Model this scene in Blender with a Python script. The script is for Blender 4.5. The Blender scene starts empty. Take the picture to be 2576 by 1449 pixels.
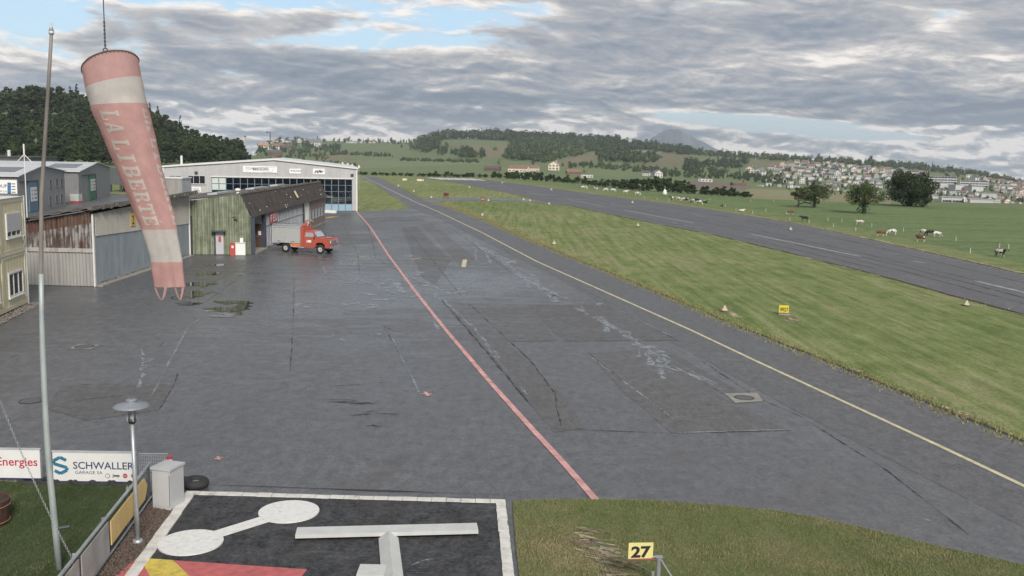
import bpy, bmesh, math, random
import numpy as np
from mathutils import Vector, Matrix
from mathutils.noise import noise as pnoise

# ---------------------------------------------------------------- camera
SC = bpy.context.scene
COL = SC.collection
PW, PH = 2576.0, 1449.0          # frame in which positions were measured
FOC = 2400.0
CAMH = 8.2
HORIZON = 394.0
ROLL = math.radians(1.2)
PITCH = math.atan((PH / 2 - HORIZON) / FOC)
FWD = Vector((0, math.cos(PITCH), -math.sin(PITCH)))
UP0 = Vector((0, math.sin(PITCH), math.cos(PITCH)))
RGT = Vector((1, 0, 0)) * math.cos(ROLL) + UP0 * math.sin(ROLL)
UPV = UP0 * math.cos(ROLL) - Vector((1, 0, 0)) * math.sin(ROLL)
cam_data = bpy.data.cameras.new('camera')
cam = bpy.data.objects.new('camera', cam_data)
COL.objects.link(cam)
cam.matrix_world = Matrix(((RGT.x, UPV.x, -FWD.x, 0), (RGT.y, UPV.y, -FWD.y, 0), (RGT.z, UPV.z, -FWD.z, CAMH), (0, 0, 0, 1)))
cam_data.sensor_width = 36.0
cam_data.lens = 36.0 * FOC / PW
cam_data.clip_start = 0.1
cam_data.clip_end = 30000
SC.camera = cam

# ---------------------------------------------------------------- light and exposure
SUN_EL, SUN_AZ = math.radians(34), math.radians(163)      # azimuth clockwise from +y (view axis): behind the camera
vs = SC.view_settings
vs.view_transform = 'Standard'; vs.look = 'None'; vs.gamma = 1.0
vs.use_curve_mapping = False
vs.exposure = 1.5
SC.render.engine = 'CYCLES'
SC.cycles.use_denoising = True
SC.cycles.max_bounces = 6
SC.cycles.transparent_max_bounces = 12
SC.cycles.volume_bounces = 0

sun_data = bpy.data.lights.new('sun', 'SUN')
sun_data.energy = 1.5
sun_data.angle = math.radians(18)
sun_data.color = (1.0, 0.93, 0.84)
sun = bpy.data.objects.new('sun', sun_data)
COL.objects.link(sun)
sd = Vector((math.sin(SUN_AZ) * math.cos(SUN_EL), math.cos(SUN_AZ) * math.cos(SUN_EL), math.sin(SUN_EL)))
sun.rotation_euler = (-sd).to_track_quat('-Z', 'Y').to_euler()

class N:
    """small helper to wire shader nodes"""
    def __init__(s, tree): s.t = tree; s.n = tree.nodes; s.l = tree.links
    def new(s, typ, **kw):
        x = s.n.new(typ)
        for k, v in kw.items(): setattr(x, k, v)
        return x
    def put(s, sock, val):
        if hasattr(val, 'is_output'): s.l.new(val, sock)
        elif val is not None: sock.default_value = val
    def m(s, op, a, b=None, c=None, clamp=False):
        x = s.new('ShaderNodeMath', operation=op, use_clamp=clamp)
        s.put(x.inputs[0], a)
        if b is not None: s.put(x.inputs[1], b)
        if c is not None: s.put(x.inputs[2], c)
        return x.outputs[0]
    def vm(s, op, a, b=None):
        x = s.new('ShaderNodeVectorMath', operation=op)
        s.put(x.inputs[0], a)
        if b is not None: s.put(x.inputs[1], b)
        return x.outputs[0]
    def noise(s, vec, scale, detail=5, rough=.55, dist=0., out=0):
        x = s.new('ShaderNodeTexNoise')
        s.put(x.inputs['Vector'], vec); s.put(x.inputs['Scale'], scale); s.put(x.inputs['Detail'], detail)
        s.put(x.inputs['Roughness'], rough); s.put(x.inputs['Distortion'], dist)
        return x.outputs[out]
    def rng(s, v, a, b, c=0., d=1., smooth=False):
        x = s.new('ShaderNodeMapRange')
        if smooth: x.interpolation_type = 'SMOOTHSTEP'
        s.put(x.inputs[0], v); s.put(x.inputs[1], a); s.put(x.inputs[2], b); s.put(x.inputs[3], c); s.put(x.inputs[4], d)
        return x.outputs[0]
    def mix(s, f, a, b, blend='MIX'):
        x = s.new('ShaderNodeMix', data_type='RGBA', blend_type=blend)
        s.put(x.inputs[0], f)
        s.put(x.inputs[6], a if hasattr(a, 'is_output') else (*a[:3], 1)); s.put(x.inputs[7], b if hasattr(b, 'is_output') else (*b[:3], 1))
        return x.outputs[2]
    def ramp(s, f, stops):
        x = s.new('ShaderNodeValToRGB')
        e = x.color_ramp.elements
        while len(e) < len(stops): e.new(.5)
        for i, (p, c) in enumerate(stops):
            e[i].position = p; e[i].color = (*c[:3], 1)
        s.put(x.inputs[0], f)
        return x.outputs[0]
    def scale(s, vec, sc):
        x = s.new('ShaderNodeMapping')
        s.put(x.inputs[0], vec); x.inputs['Scale'].default_value = sc
        return x.outputs[0]

def build_world():
    w = bpy.data.worlds.new('World'); SC.world = w; w.use_nodes = True
    w.cycles.sampling_method = 'MANUAL'; w.cycles.sample_map_resolution = 512
    t = w.node_tree; t.nodes.clear(); n = N(t)
    sky = n.new('ShaderNodeTexSky'); sky.sky_type = 'NISHITA'; sky.sun_disc = False
    sky.sun_elevation = SUN_EL; sky.sun_rotation = SUN_AZ
    sky.air_density = 1.0; sky.dust_density = 1.5; sky.ozone_density = 1.0
    bg_sky = n.new('ShaderNodeBackground'); n.put(bg_sky.inputs[1], 0.058)
    n.l.new(n.mix(.55, sky.outputs[0], (3.2, 4.6, 6.0)), bg_sky.inputs[0])
    tc = n.new('ShaderNodeTexCoord'); d = tc.outputs['Generated']
    sep = n.new('ShaderNodeSeparateXYZ'); n.l.new(d, sep.inputs[0])
    x, y, z = sep.outputs
    el = n.m('MULTIPLY', n.m('ARCSINE', z), 57.2958)
    az = n.m('MULTIPLY', n.m('ARCTAN2', x, y), 57.2958)
    # cloud coordinates: layers seen edge on, sinking slightly to the right
    zt = n.m('ADD', z, n.m('MULTIPLY', x, 0.035))
    cv = n.new('ShaderNodeCombineXYZ'); n.put(cv.inputs[0], x); n.put(cv.inputs[1], y); n.put(cv.inputs[2], n.m('MULTIPLY', zt, 4.2))
    v = cv.outputs[0]
    warp = n.noise(v, 7, 3, .5, out=1)
    v = n.vm('ADD', v, n.vm('MULTIPLY', n.vm('SUBTRACT', warp, (.5, .5, .5)), (.07, .07, .10)))
    big = n.noise(v, 4.2, 4, .55)
    cv2 = n.new('ShaderNodeCombineXYZ'); n.put(cv2.inputs[0], x); n.put(cv2.inputs[1], y); n.put(cv2.inputs[2], n.m('MULTIPLY', zt, 5.6))
    v2 = n.vm('ADD', cv2.outputs[0], n.vm('MULTIPLY', n.vm('SUBTRACT', warp, (.5, .5, .5)), (.16, .16, .20)))
    fine = n.noise(v2, 3.6, 6, .60)
    fine_up = n.noise(n.vm('ADD', v2, (0, 0, .06)), 3.6, 6, .60)
    puff = n.noise(v, 17, 6, .62)
    puff_up = n.noise(n.vm('ADD', v, (-.004, 0, .02)), 17, 6, .62)
    def gauss(a0, e0, sa, se, slope=0.):
        da = n.m('SUBTRACT', az, a0)
        de = n.m('SUBTRACT', n.m('SUBTRACT', el, e0), n.m('MULTIPLY', da, slope))
        q = n.m('ADD', n.m('POWER', n.m('ABSOLUTE', n.m('DIVIDE', da, sa)), 2.), n.m('POWER', n.m('ABSOLUTE', n.m('DIVIDE', de, se)), 2.))
        return n.m('EXPONENT', n.m('MULTIPLY', q, -1.))
    hole = n.m('ADD', gauss(-24.5, 7.6, 6.0, 1.7), gauss(-11, 6.3, 6.5, .75, .03))
    hole = n.m('ADD', hole, gauss(-2.0, 7.7, 6.0, 1.35, .02))
    hole = n.m('ADD', hole, gauss(-14, 8.6, 8, .9))
    hole = n.m('ADD', hole, n.m('MULTIPLY', gauss(16.5, 1.95, 7.5, .55, -.085), 1.9))
    dens = n.m('ADD', n.m('ADD', .66, n.m('MULTIPLY', n.m('SUBTRACT', big, .5), .75)), n.m('MULTIPLY', n.m('SUBTRACT', puff, .5), .85))
    dens = n.m('ADD', dens, n.m('MULTIPLY', n.m('SUBTRACT', fine, .5), .75))
    dens = n.m('SUBTRACT', dens, n.m('MULTIPLY', n.m('MINIMUM', hole, 1.5), .42))
    mask = n.rng(dens, .27, .46, 0, 1, True)
    # light from above catches the upper edges of each layer and puff
    emb = n.m('ADD', n.m('MULTIPLY', n.m('SUBTRACT', fine, fine_up), 1.6), n.m('MULTIPLY', n.m('SUBTRACT', puff, puff_up), 2.0))
    lay = n.noise(v2, 1.7, 5, .5); lay_up = n.noise(n.vm('ADD', v2, (0, 0, .10)), 1.7, 5, .5)
    emb = n.m('ADD', emb, n.m('MULTIPLY', n.m('SUBTRACT', lay, lay_up), 2.0))
    hz = n.rng(el, .5, 4.0, 1., 0, True)
    pf2 = n.noise(v, 34, 6, .6); pf2u = n.noise(n.vm('ADD', v, (-.002, 0, .012)), 34, 6, .6)
    emb = n.m('ADD', n.m('MULTIPLY', emb, n.m('ADD', 1., n.m('MULTIPLY', hz, .9))), n.m('MULTIPLY', n.m('MULTIPLY', n.m('SUBTRACT', pf2, pf2u), hz), 1.3))
    emb = n.m('MULTIPLY', emb, n.rng(el, 2.5, 7.5, 1., .62, True))
    edge = n.rng(dens, .36, .62, .32, 0, True)
    low = n.rng(el, -.5, 3.2, .40, 0, True)
    br = n.m('ADD', n.m('ADD', n.m('ADD', .46, emb), n.m('MULTIPLY', n.m('SUBTRACT', big, .5), -.75)), n.m('ADD', edge, low))
    br = n.m('ADD', br, n.m('MULTIPLY', n.m('SUBTRACT', fine, .5), -.45))
    col = n.ramp(br, [(.0, (.185, .232, .300)), (.28, (.250, .295, .358)), (.48, (.350, .375, .415)), (.68, (.510, .505, .510)), (.94, (.94, .885, .835))])
    bg_cl = n.new('ShaderNodeBackground'); n.l.new(col, bg_cl.inputs[0]); n.put(bg_cl.inputs[1], 0.41)
    mx = n.new('ShaderNodeMixShader')
    n.l.new(mask, mx.inputs[0]); n.l.new(bg_sky.outputs[0], mx.inputs[1]); n.l.new(bg_cl.outputs[0], mx.inputs[2])
    out = n.new('ShaderNodeOutputWorld'); n.l.new(mx.outputs[0], out.inputs[0])
build_world()

# ---------------------------------------------------------------- geometry helpers
def ray(px, py): return FWD * FOC + RGT * (px - PW / 2) + UPV * (PH / 2 - py)
def G(px, py, z=0.0):
    d = ray(px, py); t = (z - CAMH) / d.z
    return Vector((d.x * t, d.y * t, z))
def at(px, py, Y):
    d = ray(px, py); t = Y / d.y
    return Vector((d.x * t, Y, CAMH + d.z * t))
def proj(p):
    q = Vector(p) - Vector((0, 0, CAMH)); a = q.dot(FWD)
    return PW / 2 + FOC * q.dot(RGT) / a, PH / 2 - FOC * q.dot(UPV) / a
def HT(x, y, py):
    lo, hi = -60.0, 250.0
    for _ in range(50):
        mid = (lo + hi) / 2
        if proj((x, y, mid))[1] > py: lo = mid
        else: hi = mid
    return lo

ORG = {}
def link(o, parent=None):
    COL.objects.link(o)
    if parent is not None: o.parent = parent
    return o
def tag(o, label=None, cat=None, group=None, kind=None):
    if label: o['label'] = label
    if cat: o['category'] = cat
    if group: o['group'] = group
    if kind: o['kind'] = kind
    return o
def thing(name, label, cat, loc=(0, 0, 0), rz=0.0, group=None, local=False):
    o = bpy.data.objects.new(name, None); COL.objects.link(o)
    o.empty_display_size = .2
    o.location = loc; o.rotation_euler = (0, 0, rz)
    ORG[o.name] = Vector((0, 0, 0)) if local else Vector(loc)
    return tag(o, label, cat, group)
def copy_tree(o, parent=None):
    c = o.copy(); COL.objects.link(c)
    if parent is not None: c.parent = parent
    for ch in list(o.children): copy_tree(ch, c)
    return c

class MB:
    def __init__(s): s.v = []; s.f = []
    def add(s, vs, fs):
        o = len(s.v); s.v += [tuple(p) for p in vs]; s.f += [tuple(i + o for i in f) for f in fs]; return s
    def hexa(s, p): return s.add(p, [(3, 2, 1, 0), (4, 5, 6, 7), (0, 1, 5, 4), (1, 2, 6, 5), (2, 3, 7, 6), (3, 0, 4, 7)])
    def box(s, x0, x1, y0, y1, z0, z1):
        return s.hexa([(x0, y0, z0), (x1, y0, z0), (x1, y1, z0), (x0, y1, z0), (x0, y0, z1), (x1, y0, z1), (x1, y1, z1), (x0, y1, z1)])
    def cyl(s, a, b, r0, r1=None, n=10, caps=True):
        a, b = Vector(a), Vector(b); r1 = r0 if r1 is None else r1
        ax = (b - a).normalized(); u = ax.orthogonal().normalized(); w = ax.cross(u)
        ring = lambda c, r: [c + (u * math.cos(2 * math.pi * i / n) + w * math.sin(2 * math.pi * i / n)) * r for i in range(n)]
        fs = [(i, (i + 1) % n, n + (i + 1) % n, n + i) for i in range(n)]
        if caps: fs += [tuple(range(n))[::-1], tuple(range(n, 2 * n))]
        return s.add(ring(a, r0) + ring(b, r1), fs)
    def tube(s, pts, r, n=6):
        pts = [Vector(p) for p in pts]; rr = r if hasattr(r, '__len__') else [r] * len(pts)
        vs = []; u = None
        for i, p in enumerate(pts):
            t = (pts[min(i + 1, len(pts) - 1)] - pts[max(i - 1, 0)]).normalized()
            u = t.orthogonal().normalized() if u is None else (u - t * u.dot(t)).normalized()
            w = t.cross(u)
            vs += [p + (u * math.cos(2 * math.pi * k / n) + w * math.sin(2 * math.pi * k / n)) * rr[i] for k in range(n)]
        fs = [(i * n + k, i * n + (k + 1) % n, (i + 1) * n + (k + 1) % n, (i + 1) * n + k) for i in range(len(pts) - 1) for k in range(n)]
        fs += [tuple(range(n))[::-1], tuple(range((len(pts) - 1) * n, len(pts) * n))]
        return s.add(vs, fs)
    def lathe(s, prof, n=16, c=(0, 0, 0)):
        vs = [(c[0] + r * math.cos(2 * math.pi * k / n), c[1] + r * math.sin(2 * math.pi * k / n), c[2] + z) for r, z in prof for k in range(n)]
        fs = [(i * n + k, i * n + (k + 1) % n, (i + 1) * n + (k + 1) % n, (i + 1) * n + k) for i in range(len(prof) - 1) for k in range(n)]
        return s.add(vs, fs)
    def torus(s, c, ax, R, r, n=20, k=8):
        c, ax = Vector(c), Vector(ax).normalized(); u = ax.orthogonal().normalized(); w = ax.cross(u); vs = []
        for i in range(n):
            a = 2 * math.pi * i / n; d = u * math.cos(a) + w * math.sin(a)
            vs += [c + d * (R + r * math.cos(2 * math.pi * j / k)) + ax * (r * math.sin(2 * math.pi * j / k)) for j in range(k)]
        return s.add(vs, [(i * k + j, i * k + (j + 1) % k, ((i + 1) % n) * k + (j + 1) % k, ((i + 1) % n) * k + j) for i in range(n) for j in range(k)])
    def prism(s, poly, d):
        n = len(poly); d = Vector(d); p = [Vector(q) for q in poly]
        return s.add(p + [q + d for q in p], [tuple(range(n))[::-1], tuple(range(n, 2 * n))] + [(i, (i + 1) % n, n + (i + 1) % n, n + i) for i in range(n)])
    def ribbon(s, pts, w, z):
        """flat strip along a ground polyline; w one width or a list"""
        pts = [Vector((p[0], p[1], 0)) for p in pts]; L = []
        for i, p in enumerate(pts):
            t = (pts[min(i + 1, len(pts) - 1)] - pts[max(i - 1, 0)]).normalized(); nrm = Vector((-t.y, t.x, 0))
            ww = (w[i] if hasattr(w, '__len__') else w) / 2
            L += [(p.x + nrm.x * ww, p.y + nrm.y * ww, z), (p.x - nrm.x * ww, p.y - nrm.y * ww, z)]
        return s.add(L, [(2 * i, 2 * i + 1, 2 * i + 3, 2 * i + 2) for i in range(len(pts) - 1)])
    def build(s, name, m, parent=None, smooth=False, recalc=True):
        me = bpy.data.meshes.new(name)
        off = ORG.get(parent.name, Vector((0, 0, 0))) if parent is not None else Vector((0, 0, 0))
        v = s.v if off.length == 0 else [(p[0] - off.x, p[1] - off.y, p[2] - off.z) for p in s.v]
        me.from_pydata(v, [], s.f)
        if recalc and len(s.f) < 30000:
            bm = bmesh.new(); bm.from_mesh(me); bmesh.ops.recalc_face_normals(bm, faces=bm.faces); bm.to_mesh(me); bm.free()
        if smooth: me.shade_smooth()
        for mm in (m if isinstance(m, (list, tuple)) else [m]): me.materials.append(mm)
        o = link(bpy.data.objects.new(name, me), parent)
        ORG[o.name] = off
        return o
def sheet(name, pts, z, m, parent=None):
    """flat polygon given by ground points, top side up"""
    p = [(q[0], q[1]) for q in pts]
    a = sum(p[i][0] * p[(i + 1) % len(p)][1] - p[(i + 1) % len(p)][0] * p[i][1] for i in range(len(p)))
    if a < 0: p = p[::-1]
    mb = MB(); mb.add([(x, y, z) for x, y in p], [tuple(range(len(p)))])
    return mb.build(name, m, parent, recalc=False)

class Fac:
    """vertical wall plane from ground point a to b; s along, z up, d towards the viewer's side"""
    def __init__(s, a, b):
        s.a = Vector((a[0], a[1], 0)); s.b = Vector((b[0], b[1], 0)); s.L = (s.b - s.a).length
        s.t = (s.b - s.a) / s.L; s.n = Vector((s.t.y, -s.t.x, 0))
        if s.n.dot(-s.a) < 0: s.n = -s.n
    def p(s, u, z, d=0.): q = s.a + s.t * u + s.n * d; return Vector((q.x, q.y, z))
    def uv(s, px, py):
        r = ray(px, py); o = Vector((0, 0, CAMH)); k = (s.a - o).dot(s.n) / r.dot(s.n); q = o + r * k
        return (q - s.a).dot(s.t), q.z
    def box(s, mb, u0, u1, z0, z1, d0, d1):
        return mb.hexa([s.p(u0, z0, d0), s.p(u1, z0, d0), s.p(u1, z0, d1), s.p(u0, z0, d1), s.p(u0, z1, d0), s.p(u1, z1, d0), s.p(u1, z1, d1), s.p(u0, z1, d1)])
    def wall(s, mb, prof, d0=-.1, d1=0.):
        """solid wall slab with outline prof [(u,z)...]"""
        return mb.prism([s.p(u, z, d0) for u, z in prof], s.n * (d1 - d0))
    def ribs(s, mb, u0, u1, z0, z1, pitch, amp, d=0., kind='sine', top=None):
        """corrugated sheet; z0/z1 may be functions of u"""
        f0 = z0 if callable(z0) else (lambda u: z0); f1 = z1 if callable(z1) else (lambda u: z1)
        if kind == 'sine': prof = [(0, 0), (.17, .5), (.33, .93), (.5, 1), (.67, .93), (.83, .5)]
        else: prof = [(0, 0), (.35, 0), (.45, 1), (.9, 1)]
        pts = []; u = u0
        while u < u1:
            for a, b in prof:
                if u + a * pitch < u1: pts.append((u + a * pitch, b * amp))
            u += pitch
        pts.append((u1, 0))
        vs = []
        for uu, dd in pts: vs += [s.p(uu, f0(uu), d + dd), s.p(uu, f1(uu), d + dd)]
        return mb.add(vs, [(2 * i, 2 * i + 2, 2 * i + 3, 2 * i + 1) for i in range(len(pts) - 1)])

def text_mb(txt, size, origin, xdir, ydir, align='LEFT', squeeze=1.0, bold=0.0, shear=0.0, lift=0.0):
    """letters as flat mesh laid at origin along xdir / ydir"""
    cu = bpy.data.curves.new('lettering', 'FONT'); cu.body = txt; cu.size = size; cu.align_x = align
    cu.offset = bold; cu.shear = shear; cu.resolution_u = 3
    o = bpy.data.objects.new('lettering', cu); COL.objects.link(o)
    me = bpy.data.meshes.new_from_object(o.evaluated_get(bpy.context.evaluated_depsgraph_get()))
    mb = MB(); xd, yd, og = Vector(xdir).normalized(), Vector(ydir).normalized(), Vector(origin)
    nn = xd.cross(yd) * lift
    mb.add([og + xd * (v.co.x * squeeze) + yd * v.co.y + nn for v in me.vertices], [tuple(p.vertices) for p in me.polygons])
    bpy.data.objects.remove(o); bpy.data.meshes.remove(me); bpy.data.curves.remove(cu)
    return mb

# ---------------------------------------------------------------- materials
MATS = {}
def mat(name, c, rough=.75, var=.18, sc=1.5, metal=0., spec=.4, bump=0., bsc=30., stretch=(1, 1, 1), c2=None, lo=.3, hi=.7):
    if name in MATS: return MATS[name]
    m = bpy.data.materials.new(name); m.use_nodes = True; n = N(m.node_tree); b = n.n['Principled BSDF']
    tc = n.new('ShaderNodeTexCoord'); v = n.scale(tc.outputs['Object'], stretch)
    f = n.rng(n.noise(v, sc, 6, .6), lo, hi, 0, 1)
    a = tuple(x * (1 - var) for x in c) if c2 is None else c; e = tuple(min(1, x * (1 + var)) for x in c) if c2 is None else c2
    n.put(b.inputs['Base Color'], n.mix(f, a, e)); n.put(b.inputs['Roughness'], rough); n.put(b.inputs['Metallic'], metal)
    n.put(b.inputs['Specular IOR Level'], spec)
    if bump:
        bp = n.new('ShaderNodeBump'); n.put(bp.inputs['Strength'], bump); n.put(bp.inputs['Distance'], .03)
        n.l.new(n.noise(v, bsc, 4, .6), bp.inputs['Height']); n.l.new(bp.outputs[0], b.inputs['Normal'])
    MATS[name] = m; return m

def m_asphalt(name, base, tint, wet=(.24, .58), streak=(1, .25, 1), spec=.45, damp=0.):
    m = bpy.data.materials.new(name); m.use_nodes = True; n = N(m.node_tree); b = n.n['Principled BSDF']
    g = n.new('ShaderNodeNewGeometry'); p = g.outputs['Position']
    big = n.noise(p, .09, 5, .6, .6); st = n.noise(n.scale(p, streak), .55, 6, .65); grain = n.noise(p, 11, 4, .75); blot = n.noise(p, .8, 6, .7, .8); mot = n.noise(n.scale(p, (1, .55, 1)), 3.2, 5, .7)
    f = n.m('ADD', n.m('MULTIPLY', big, .34), n.m('ADD', n.m('MULTIPLY', st, .28), n.m('MULTIPLY', blot, .38)))
    c = n.ramp(f, [(.34, tuple(x * .60 for x in base)), (.49, base), (.64, tuple(x * 1.18 for x in tint))])
    c = n.mix(n.rng(mot, .32, .68), n.mix(.34, c, (.0, .0, .0)), n.mix(.13, c, (.4, .4, .42)))
    c = n.mix(n.rng(grain, .25, .75), n.mix(.42, c, (.0, .0, .0)), n.mix(.16, c, (.4, .4, .4)))
    # pale tyre scuffs and dried run-off streaks, brownish damp stains
    sc = n.noise(n.scale(p, (.5, 2.2, 1)), 1.6, 5, .7, 1.2)
    c = n.mix(n.rng(sc, .58, .78, 0, .30), c, (.26, .275, .30))
    dirt = n.noise(n.scale(p, (.7, .4, 1)), .33, 5, .7, 1.5)
    c = n.mix(n.rng(dirt, .56, .72, 0, .45), c, (.075, .066, .060))
    n.put(b.inputs['Base Color'], c)
    ro = n.rng(n.m('ADD', n.m('MULTIPLY', big, .5), n.m('ADD', n.m('MULTIPLY', st, .25), n.m('MULTIPLY', blot, .25))), .38, .62, *wet)
    if damp:      # standing damp left by the night's rain, widest on the low middle of the apron
        q = n.vm('MULTIPLY', n.vm('SUBTRACT', p, (-10., 58., 0.)), (.052, .036, 0.)); ln = n.new('ShaderNodeVectorMath', operation='LENGTH'); n.put(ln.inputs[0], q)
        wm = n.rng(n.m('ADD', n.m('SUBTRACT', 1.05, ln.outputs['Value']), n.m('ADD', n.m('MULTIPLY', n.m('SUBTRACT', blot, .5), 1.6), n.m('MULTIPLY', n.m('SUBTRACT', n.noise(n.scale(p, (.45, 1.8, 1)), .5, 5, .65, .8), .5), 2.4))), .35, .85, 0, damp * .62, True)
        ro = n.m('MULTIPLY_ADD', n.m('SUBTRACT', .18, ro), wm, ro); c = n.mix(n.m('MULTIPLY', wm, .25), c, (.03, .03, .034))
        n.put(b.inputs['Base Color'], c)
    n.put(b.inputs['Roughness'], ro)
    n.put(b.inputs['Specular IOR Level'], spec)
    bp = n.new('ShaderNodeBump'); n.put(bp.inputs['Strength'], .22); n.put(bp.inputs['Distance'], .012)
    n.l.new(n.noise(p, 30, 3, .7), bp.inputs['Height']); n.l.new(bp.outputs[0], b.inputs['Normal'])
    MATS[name] = m; return m

def m_grass(name, dark, mid, dry, sc=1.0, stripe=None, attr=False):
    m = bpy.data.materials.new(name); m.use_nodes = True; n = N(m.node_tree); b = n.n['Principled BSDF']
    g = n.new('ShaderNodeNewGeometry'); p = g.outputs['Position']
    big = n.noise(p, .035 * sc, 5, .6, .5); med = n.noise(p, .35 * sc, 5, .65, .4); fin = n.noise(n.scale(p, (1, .6, 1)), 2.6 * sc, 5, .75)
    if attr:
        at_ = n.new('ShaderNodeAttribute'); at_.attribute_name = 'field'
        base = at_.outputs[0]
        f = n.m('ADD', n.m('MULTIPLY', med, .5), n.m('MULTIPLY', fin, .5))
        c = n.mix(n.rng(f, .3, .7, 0, 1), n.mix(.30, base, (0, 0, 0)), n.mix(.14, base, (.5, .5, .30)))
    else:
        f = n.m('ADD', n.m('MULTIPLY', big, .40), n.m('ADD', n.m('MULTIPLY', med, .3), n.m('MULTIPLY', fin, .3)))
        if stripe:
            q = n.scale(p, stripe); q.node.inputs['Rotation'].default_value = (0, 0, -.128); f = n.m('ADD', f, n.m('MULTIPLY', n.m('SUBTRACT', n.noise(q, 1., 4, .65), .5), .75))
        c = n.ramp(f, [(.32, dark), (.47, mid), (.62, dry)])
        c = n.mix(n.rng(n.noise(n.scale(p, (1, .35, 1)), 1.1 * sc, 5, .75), .30, .70), n.mix(.40, c, (0, .01, 0)), n.mix(.12, c, (.6, .6, .42)))
        c = n.mix(n.rng(n.noise(p, 7 * sc, 3, .8), .35, .70, .55, 0), c, tuple(x * .35 for x in dark))
    n.put(b.inputs['Base Color'], c); n.put(b.inputs['Roughness'], .9); n.put(b.inputs['Specular IOR Level'], .15)
    bp = n.new('ShaderNodeBump'); n.put(bp.inputs['Strength'], .8); n.put(bp.inputs['Distance'], .08)
    n.l.new(n.noise(p, 5 * sc, 5, .8), bp.inputs['Height']); n.l.new(bp.outputs[0], b.inputs['Normal'])
    MATS[name] = m; return m

def m_leaf(name, c, var=.35, trans=.25):
    m = bpy.data.materials.new(name); m.use_nodes = True; n = N(m.node_tree); b = n.n['Principled BSDF']
    oi = n.new('ShaderNodeObjectInfo'); g = n.new('ShaderNodeNewGeometry')
    r = n.m('ADD', n.m('MULTIPLY', oi.outputs['Random'], .6), n.m('MULTIPLY', n.noise(g.outputs['Position'], .45, 3, .6), .8))
    col = n.mix(n.rng(r, .2, 1.2), tuple(x * (1 - var) for x in c), (c[0] * (1 + var * 1.2), c[1] * (1 + var), c[2] * (1 + var * .5)))
    n.put(b.inputs['Base Color'], col); n.put(b.inputs['Roughness'], .7); n.put(b.inputs['Specular IOR Level'], .2)
    tr = n.new('ShaderNodeBsdfTranslucent'); n.put(tr.inputs[0], col)
    mx = n.new('ShaderNodeMixShader'); n.put(mx.inputs[0], trans)
    n.l.new(b.outputs[0], mx.inputs[1]); n.l.new(tr.outputs[0], mx.inputs[2]); n.l.new(mx.outputs[0], n.n['Material Output'].inputs[0])
    MATS[name] = m; return m

def m_cloth(name, c):
    m = bpy.data.materials.new(name); m.use_nodes = True; n = N(m.node_tree); b = n.n['Principled BSDF']
    tc = n.new('ShaderNodeTexCoord')
    col = n.mix(n.rng(n.noise(tc.outputs['Object'], 5, 5, .6), .3, .7), tuple(x * .88 for x in c), tuple(min(1, x * 1.08) for x in c))
    n.put(b.inputs['Base Color'], col); n.put(b.inputs['Roughness'], .75); n.put(b.inputs['Specular IOR Level'], .25)
    bp = n.new('ShaderNodeBump'); n.put(bp.inputs['Strength'], .25); n.put(bp.inputs['Distance'], .02)
    n.l.new(n.noise(n.scale(tc.outputs['Object'], (1, 1, .5)), 9, 3, .6), bp.inputs['Height']); n.l.new(bp.outputs[0], b.inputs['Normal'])
    tr = n.new('ShaderNodeBsdfTranslucent'); n.put(tr.inputs[0], col)
    mx = n.new('ShaderNodeMixShader'); n.put(mx.inputs[0], .45)
    n.l.new(b.outputs[0], mx.inputs[1]); n.l.new(tr.outputs[0], mx.inputs[2]); n.l.new(mx.outputs[0], n.n['Material Output'].inputs[0])
    MATS[name] = m; return m

def m_glass(name, tint=(.75, .8, .8), clear=.6):
    m = bpy.data.materials.new(name); m.use_nodes = True; n = N(m.node_tree); b = n.n['Principled BSDF']
    n.put(b.inputs['Base Color'], (.02, .025, .03, 1)); n.put(b.inputs['Roughness'], .05); n.put(b.inputs['Specular IOR Level'], .6)
    tr = n.new('ShaderNodeBsdfTransparent'); n.put(tr.inputs[0], (*tint, 1))
    mx = n.new('ShaderNodeMixShader'); n.put(mx.inputs[0], clear)
    n.l.new(b.outputs[0], mx.inputs[1]); n.l.new(tr.outputs[0], mx.inputs[2]); n.l.new(mx.outputs[0], n.n['Material Output'].inputs[0])
    MATS[name] = m; return m

def m_streaks(name, stops, fx=7., fz=.5, bump=0, sc=1.0, rough=.8):
    """weathered sheet: vertical run-off streaks over object space"""
    m = bpy.data.materials.new(name); m.use_nodes = True; n = N(m.node_tree); b = n.n['Principled BSDF']
    tc = n.new('ShaderNodeTexCoord'); v = tc.outputs['Object']
    a = n.noise(n.scale(v, (fx, fx, fz)), sc, 6, .7, .3); c = n.noise(v, 1.1 * sc, 6, .7)
    f = n.m('ADD', n.m('MULTIPLY', a, .65), n.m('MULTIPLY', c, .35))
    n.put(b.inputs['Base Color'], n.ramp(f, stops)); n.put(b.inputs['Roughness'], rough); n.put(b.inputs['Specular IOR Level'], .3)
    MATS[name] = m; return m

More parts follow.
